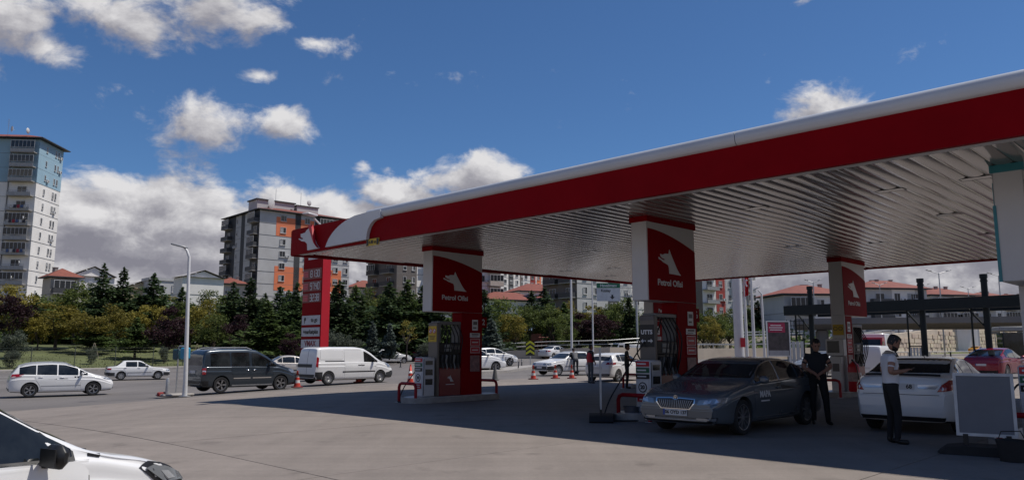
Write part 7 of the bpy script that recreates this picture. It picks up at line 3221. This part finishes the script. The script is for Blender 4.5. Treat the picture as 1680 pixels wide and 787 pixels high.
# stone faced ramp
tops = [wp(1405, 556, 105), wp(1475, 546, 120), wp(1550, 538, 142), wp(1651, 533.5, 185), wp(1730, 531, 236)]
t, o = wall_line('stone_wall', 'tall pale retaining wall with stepped stone facing under the overpass', tops, .8)
b = MB()
rnd = random.Random(5)
for (xa, ya, za), (xc, yc, zc_) in zip(tops[:-1], tops[1:]):
    dd = Vector((xc - xa, yc - ya, 0))
    sl = dd.length
    dd.normalize()
    nn = Vector((dd.y, -dd.x, 0))
    rz_ = math.atan2(dd.y, dd.x)
    row = 0
    z0_ = .2
    while z0_ < 9:
        s_ = .9 if row % 2 else 0
        while s_ < sl - .9:
            if z0_ + .7 < za + (zc_ - za) * s_ / sl - .25:
                pr = rnd.uniform(.06, .22)
                c = Vector((xa, ya, 0)) + dd * (s_ + .85) + nn * (.4 + pr / 2)
                b.box((c.x - o.x, c.y - o.y, z0_ + .35 - o.z), (1.66, pr, .66), rz=rz_)
            s_ += 1.8
        z0_ += .74
        row += 1
fc = b.build('facing_stone', m_block, t)
fc['kind'] = 'stuff'
rail_line('guard rail along the top of the stone faced ramp', tops, bars=(.7,), h1=.95, spacing=4.0)
b = MB()
vs = []
for x_, y_, z_ in tops:
    vs += [(x_ - .3, y_ + .3, z_ - .05), (x_ - 5, y_ + 6, z_ - .05)]
b.add(vs + [(x_, y_, z_ - .4) for x_, y_, z_ in vs], [[i * 2, i * 2 + 2, i * 2 + 3, i * 2 + 1] for i in range(4)] + [[10 + i * 2, 10 + i * 2 + 1, 10 + i * 2 + 3, 10 + i * 2 + 2] for i in range(4)])
b.build('ramp_road', m_asph)['kind'] = 'structure'
b = MB()
tv = [wp(1130, 558, 104.3), wp(1200, 555, 109.3), wp(1310, 551, 119.3), wp(1420, 547, 131.3)]
vs = []
for x_, y_, z_ in tv:
    vs += [(x_, y_, z_ - .1), (x_ - 4, y_ + 7, z_ - .1)]
b.add(vs, [[i * 2, i * 2 + 2, i * 2 + 3, i * 2 + 1] for i in range(3)])
b.build('upper_road', m_asph)['kind'] = 'structure'
# dry ground, rail and hedge before the stone wall
pl = [spot(1455, 588, 62), spot(1560, 588, 66), spot(1700, 588, 70)]
pr = [spot(1440, 577, 96), spot(1560, 577, 108), spot(1720, 577, 130)]
strip('dry_verge', pl, pr, ground_mat('dry_grass', (.27, .22, .14), .3, .25), .10, 20, sub=10, thick=.3)
pts = [wp(1455, 577.5, 72), wp(1560, 577, 74), wp(1660, 576.5, 76)]
rail_line('thin steel railing in front of the stone wall', [(x_, y_, H(x_, y_)) for x_, y_, z_ in pts], bars=(1.1, .6), h1=1.12, spacing=2.2, beam=False)
hx0, hx1 = spot(1528, 600, 50), spot(1668, 600, 52)
t = empty('clipped_hedge', (hx0[0], hx0[1], H(*hx0)), 0, 'low dark hedge left of the red crossover', 'hedge')
b = MB()
rnd = random.Random(8)
for i in range(5200):
    u = rnd.random()
    x_ = (hx1[0] - hx0[0]) * u
    y_ = (hx1[1] - hx0[1]) * u + rnd.uniform(-.4, .4)
    leaf(b, Vector((x_, y_, rnd.uniform(0, .72) ** .8)), .14, rnd, None, .5)
b.build('foliage', LEAF['spruce'], t, fixn=False)
# overpass deck
pA, pB = at_y(1322, 537, 88), at_y(1760, 541, 80)
t = empty('overpass', (pA.x, pA.y, H(pA.x, pA.y)), 0, 'grey concrete overpass deck crossing behind the steel beam', 'bridge')
o = Vector(t.location)
m_deck = mat('deck_concrete', (.17, .17, .175), .85, var=.1, scale=.5, dirt=.2)
d = (pB - pA)
d.z = 0
ln = d.length + 40
d.normalize()
rz_ = math.atan2(d.y, d.x)
zb_, zt_ = 3.75, 4.95
b = MB()
mid = pA + d * ln / 2
prof = [(0, zb_ + .55), (.0, zt_), (9, zt_), (9, zb_ + .55), (7, zb_), (2, zb_)]
nrm_ = Vector((-d.y, d.x, 0))
b.prism(prof, lambda u, v, w: (pA.x + d.x * w + nrm_.x * u - o.x, pA.y + d.y * w + nrm_.y * u - o.y, v - o.z), -1.0, ln)
b.build('deck', m_deck, t)
for w in (2, 62):
    b = MB()
    c = pA + d * w + nrm_ * 4.5
    b.box((c.x - o.x, c.y - o.y, (zb_ - o.z) / 2 - .2), (1.2, 4.0, zb_ - o.z + .4), rz=rz_, bev=.2)
    b.build('pier', m_deck, t)
# dark steel shelter structure
m_ds = mat('dark_steel_paint', (.008, .014, .017), .5, var=.15, spec=.25)
pL, pR = at_y(1288, 507, 52), at_y(1700, 502, 40)
t = empty('steel_shelter', (pL.x, pL.y, H(pL.x, pL.y)), 0, 'dark steel beam on round columns with tops sticking out above it', 'shelter')
o = Vector(t.location)
zb_, zt_ = 3.78, 4.42
d = Vector((pR.x - pL.x, pR.y - pL.y, 0))
ln = d.length
d.normalize()
rz_ = math.atan2(d.y, d.x)
nrm_ = Vector((-d.y, d.x, 0))
b = MB()
c = Vector((pL.x, pL.y, 0)) + d * ln / 2
b.box((c.x - o.x, c.y - o.y, (zb_ + zt_) / 2 - o.z), (ln, .35, zt_ - zb_), rz=rz_)
b.build('front_beam', m_ds, t)
b = MB()
c2 = c + nrm_ * 3.2
b.box((c2.x - o.x, c2.y - o.y, (zb_ + zt_) / 2 - .1 - o.z), (ln - 1, .3, .5), rz=rz_)
b.build('rear_beam', m_ds, t)
b = MB()
c3 = Vector((pL.x, pL.y, 0)) + d * .15 + nrm_ * 1.7
b.box((c3.x - o.x, c3.y - o.y, (zb_ + zt_) / 2 - o.z), (.3, 3.0, zt_ - zb_ - .06), rz=rz_)
b.build('end_beam', m_ds, t)
q = 1.4
while q < ln - 1:
    b = MB()
    c4 = Vector((pL.x, pL.y, 0)) + d * q
    b.tube([(c4.x + nrm_.x * .18 - o.x, c4.y + nrm_.y * .18 - o.y, zt_ - .1 - o.z), (c4.x + nrm_.x * 3.0 - o.x, c4.y + nrm_.y * 3.0 - o.y, zt_ - .1 - o.z)], .06, 6)
    b.build('rafter', m_ds, t)
    q += 2.1


def ray_on(px, pa, dd):
    rr = ray(px, 560)
    # intersection in plan of the view ray with the beam line
    den = rr.x * dd.y - rr.y * dd.x
    s = (pa.x * dd.y - pa.y * dd.x) / den
    return Vector((rr.x * s, rr.y * s, 0))


for px, topy in ((1328, 470), (1512, 460), (1618, 455), (1750, 440)):
    c5 = ray_on(px, pL, d) + nrm_ * .35
    zt5 = zt_ + 1.25
    b = MB()
    g0 = H(c5.x, c5.y)
    b.tube([(c5.x - o.x, c5.y - o.y, g0 - o.z), (c5.x - o.x, c5.y - o.y, zt5 - o.z)], .165, 14)
    b.lathe([(.20, zt5 - .22 - o.z), (.20, zt5 - o.z)], 14, 0, (c5.x - o.x, c5.y - o.y, 0))
    b.lathe([(.19, zt5 - .42 - o.z), (.19, zt5 - .34 - o.z)], 14, 0, (c5.x - o.x, c5.y - o.y, 0))
    col = b.build('column', m_ds, t)
    b = MB()
    b.tube([(c5.x - d.x * .12 - o.x, c5.y - d.y * .12 - o.y, zb_ - 1.0 - o.z), (c5.x - d.x * 1.0 - o.x, c5.y - d.y * 1.0 - o.y, zb_ + .1 - o.z)], .06, 8)
    b.build('brace', m_ds, col)
    c6 = ray_on(px - 22, pL, d) + nrm_ * .1
    b = MB()
    b.tube([(c6.x - o.x, c6.y - o.y, H(c6.x, c6.y) - o.z), (c6.x - o.x, c6.y - o.y, zb_ - o.z)], .05, 8)
    b.build('thin_post', m_ds, t)
# striped panels between the columns
m_sl = mat('slat_white', (.50, .50, .49), .5, dirt=.15)
for (px, w_, h_, n, lab) in ((1309, 1.25, 1.75, 4, 'white slatted panel left of the man in black'), (1505, .72, 1.35, 4, 'white slatted panel left of the middle steel column'), (1612, .45, 1.0, 3, 'small white slatted panel beside the third steel column')):
    c7 = ray_on(px, pL, d) - nrm_ * .25
    t = empty('slatted_panel', (c7.x, c7.y, H(c7.x, c7.y)), rz_, lab, 'panel', 'slatted panels')
    b = MB()
    for s in (-1, 1):
        b.box((s * w_ / 2, 0, h_ / 2 + .2), (.06, .06, h_ + .4))
    b.box((0, 0, .25), (w_, .05, .06))
    b.box((0, 0, h_ + .35), (w_, .05, .06))
    b.build('frame', m_ds, t)
    for q in range(n):
        b = MB()
        b.box((-w_ / 2 + w_ * (q + .5) / n, -.01, h_ / 2 + .3), (w_ / n - .07, .03, h_ - .08))
        b.build('slat', m_sl, t)
    if n == 4 and w_ > 1:
        b = MB()
        for q in range(5):
            b.tube([(-w_ / 2 + w_ * q / 4, .03, h_ + .35), (-w_ / 2 + w_ * q / 4, .03, h_ + 1.7)], .025, 5)
        for q in range(4):
            b.tube([(-w_ / 2, .03, h_ + .7 + .3 * q), (w_ / 2, .03, h_ + .7 + .3 * q)], .02, 5)
        b.build('grille', m_ds, t)
# vacuum machine
x, y = spot(1534, 603, 41)
t = empty('vacuum_machine', (x, y, H(x, y)), R(-30), 'dark red machine box with grey frame behind the white sedan roof', 'machine')
b = MB()
b.box((0, 0, .62), (.78, .5, 1.05), bev=.05)
b.build('housing', mat('machine_red', (.12, .012, .015), .45), t)
b = MB()
for s in (-1, 1):
    b.box((s * .42, 0, .60), (.07, .54, 1.2))
b.build('side_frame', galv, t)
# poster frame
pc = at_y(1277, 555, 46)
g0 = H(pc.x, pc.y)
t = empty('poster_frame', (pc.x, pc.y, g0), R(12), 'standing poster with crimson heading left of the slatted panel', 'poster')
w_, h_ = 1.42, 2.1
zc = pc.z - g0
b = MB()
for s in (-1, 1):
    b.box((s * (w_ / 2 + .03), 0, (zc + h_ / 2) / 2), (.07, .07, zc + h_ / 2))
    b.box((0, 0, zc + s * (h_ / 2 - .03)), (w_, .07, .06))
b.build('frame', white, t)
b = MB()
b.box((0, 0, zc), (w_ - .02, .03, h_ - .1))
b.build('poster', mat('poster_dark_scene', (.045, .035, .038), .35, var=.7, scale=3.5), t)
b = MB()
b.box((-.1, -.022, zc + .66), (w_ - .3, .012, .6))
hd_ = b.build('heading', mat('crimson_print', (.33, .012, .06), .4), t)
b = MB()
for q, l in enumerate((.7, .9, .8)):
    b.box((-.15, -.031, zc + .78 - .13 * q), (l, .006, .045))
b.build('print', signw, hd_)
b = MB()
b.box((0, -.022, zc - .84), (w_ - .1, .012, .28))
b.build('footer', mat('footer_grey', (.28, .28, .30), .4), t)
# small road sign and dark glass kiosk on the right
x, y = spot(1636, 585, 84)
t = empty('road_sign', (x, y, H(x, y)), 0, 'small grey rectangular road sign right of the third steel column', 'road sign')
b = MB()
zt_ = at_y(1636, 543, 84).z - H(x, y)
b.tube([(0, .05, 0), (0, .05, zt_)], .05, 6)
b.build('post', galv, t)
b = MB()
b.box((0, 0, zt_), (1.1, .04, .6))
b.build('board', mat('sign_back_grey', (.25, .25, .25), .5), t)
x, y = spot(1668, 600, 60)
t = empty('glass_kiosk', (x, y, H(x, y)), R(-20), 'dark glass kiosk with grey roof behind the red crossover', 'kiosk')
zt_ = at_y(1668, 541, 60).z - H(x, y)
b = MB()
b.box((.4, 1, zt_ / 2 - .1), (2.3, 2, zt_ - .2))
b.build('glass_wall', glassd, t)
b = MB()
b.box((.4, 1, zt_ + .1), (2.8, 2.5, .35), bev=.05)
b.build('roof', mat('kiosk_roof_grey', (.30, .30, .29), .6), t)
b = MB()
for s in (-1, 1):
    b.box((.4 + s * 1.16, -.02, zt_ / 2 - .1), (.08, .08, zt_ - .2))
b.build('frame', m_ds, t)

# ================================================================ playground and park fence
x, y = spot(876, 570, 104)
t = empty('play_tower', (x, y, HL(x, y)), .3, 'playground tower with pointed blue roof among the trees', 'playground')
m_blue = mat('play_blue', (.03, .16, .34), .5)
m_pink = mat('play_pink', (.42, .16, .15), .5)
zt_ = at_y(876, 531, 104).z - HL(x, y)
b = MB()
for sx in (-1, 1):
    for sy in (-1, 1):
        b.box((sx * .8, sy * .8, zt_ / 2 - .3), (.12, .12, zt_ - .6))
b.build('frame', mat('play_brown', (.13, .07, .05), .6), t)
b = MB()
b.add([(-1.2, -1.2, zt_ - .9), (1.2, -1.2, zt_ - .9), (1.2, 1.2, zt_ - .9), (-1.2, 1.2, zt_ - .9), (0, 0, zt_ + .3)], [[0, 1, 4], [1, 2, 4], [2, 3, 4], [3, 0, 4], [3, 2, 1, 0]])
b.build('roof', m_blue, t)
b = MB()
b.box((0, 0, 1.3), (1.7, 1.7, .12))
b.box((0, -.82, 1.75), (1.6, .06, .8))
b.build('deck', m_pink, t)
b = MB()
b.prism([(.8, 1.3), (3.4, .25), (4.2, .2), (4.2, .1), (3.3, .12), (.8, 1.15)], lambda u, v, d: (u, d, v), -.35, .35)
b.build('slide', m_pink, t)
x, y = spot(858, 574, 104)
t = empty('play_wall', (x, y, HL(x, y)), .2, 'low pink playground wall left of the blue roofed tower', 'playground')
b = MB()
for q in range(4):
    b.box((-2.2 + q * 1.15, 0, .75 + .1 * (q % 2)), (1.0, .12, 1.4 + .2 * (q % 2)), bev=.04)
b.build('panel', m_pink, t)
x, y = spot(896, 574, 103)
t = empty('play_climber', (x, y, HL(x, y)), 0, 'reddish climbing frame right of the blue roofed tower', 'playground')
b = MB()
for q in range(5):
    b.tube([(-1.2 + .6 * q, 0, 0), (-1.0 + .5 * q, 0, 1.7)], .06, 6)
b.tube([(-1.2, 0, 1.0), (1.2, 0, 1.0)], .05, 6)
b.tube([(-1.0, 0, 1.7), (1.0, 0, 1.7)], .05, 6)
b.build('bars', m_pink, t)

fl_ = offset(K, 3.6)[1:7]
t = empty('park_fence', (fl_[0][0], fl_[0][1], H(*fl_[0])), 0, 'green wire mesh fence on thin posts along the park', 'fence')
o = Vector(t.location)
m_fp = mat('fence_post_green', (.06, .07, .06), .6)
pts = []
for (a_, c_) in zip(fl_[:-1], fl_[1:]):
    n = max(1, int(math.hypot(c_[0] - a_[0], c_[1] - a_[1]) / 2.6))
    pts += [(a_[0] + (c_[0] - a_[0]) * k / n, a_[1] + (c_[1] - a_[1]) * k / n) for k in range(n)]
b0 = MB()
b0.tube([(0, 0, 0), (0, 0, 1.9)], .035, 6)
pm = b0.build('post', m_fp, mesh_only=True)
for (x_, y_) in pts:
    link_mesh('post', pm, t, (x_ - o.x, y_ - o.y, H(x_, y_) - o.z))
b = MB()
for q in range(8):
    z_ = .25 + .22 * q
    for (xa, ya), (xc, yc) in zip(pts[:-1], pts[1:]):
        b.tube([(xa - o.x, ya - o.y, H(xa, ya) + z_ - o.z), (xc - o.x, yc - o.y, H(xc, yc) + z_ - o.z)], .006, 3, cap=False)
b.build('wire_mesh', m_fp, t)['kind'] = 'stuff'
# young tree stakes and a park sign
for px, py, Y, lab in ((153, 592, 72, 'wooden tripod stake on the lawn between the two passing white cars'), (322, 590, 78, 'pale stake on the lawn right of the lamp post')):
    x, y = spot(px, py, Y)
    t = empty('tree_stake', (x, y, HL(x, y) + .1), 0, lab, 'stake')
    b = MB()
    for q in range(3):
        a_ = 2.1 * q
        b.tube([(.5 * math.cos(a_), .5 * math.sin(a_), 0), (.03 * math.cos(a_), .03 * math.sin(a_), 1.5)], .02, 5)
    b.build('pole', mat('stake_wood', (.36, .30, .22), .8), t)

bpy.data.scenes.remove(TMP)
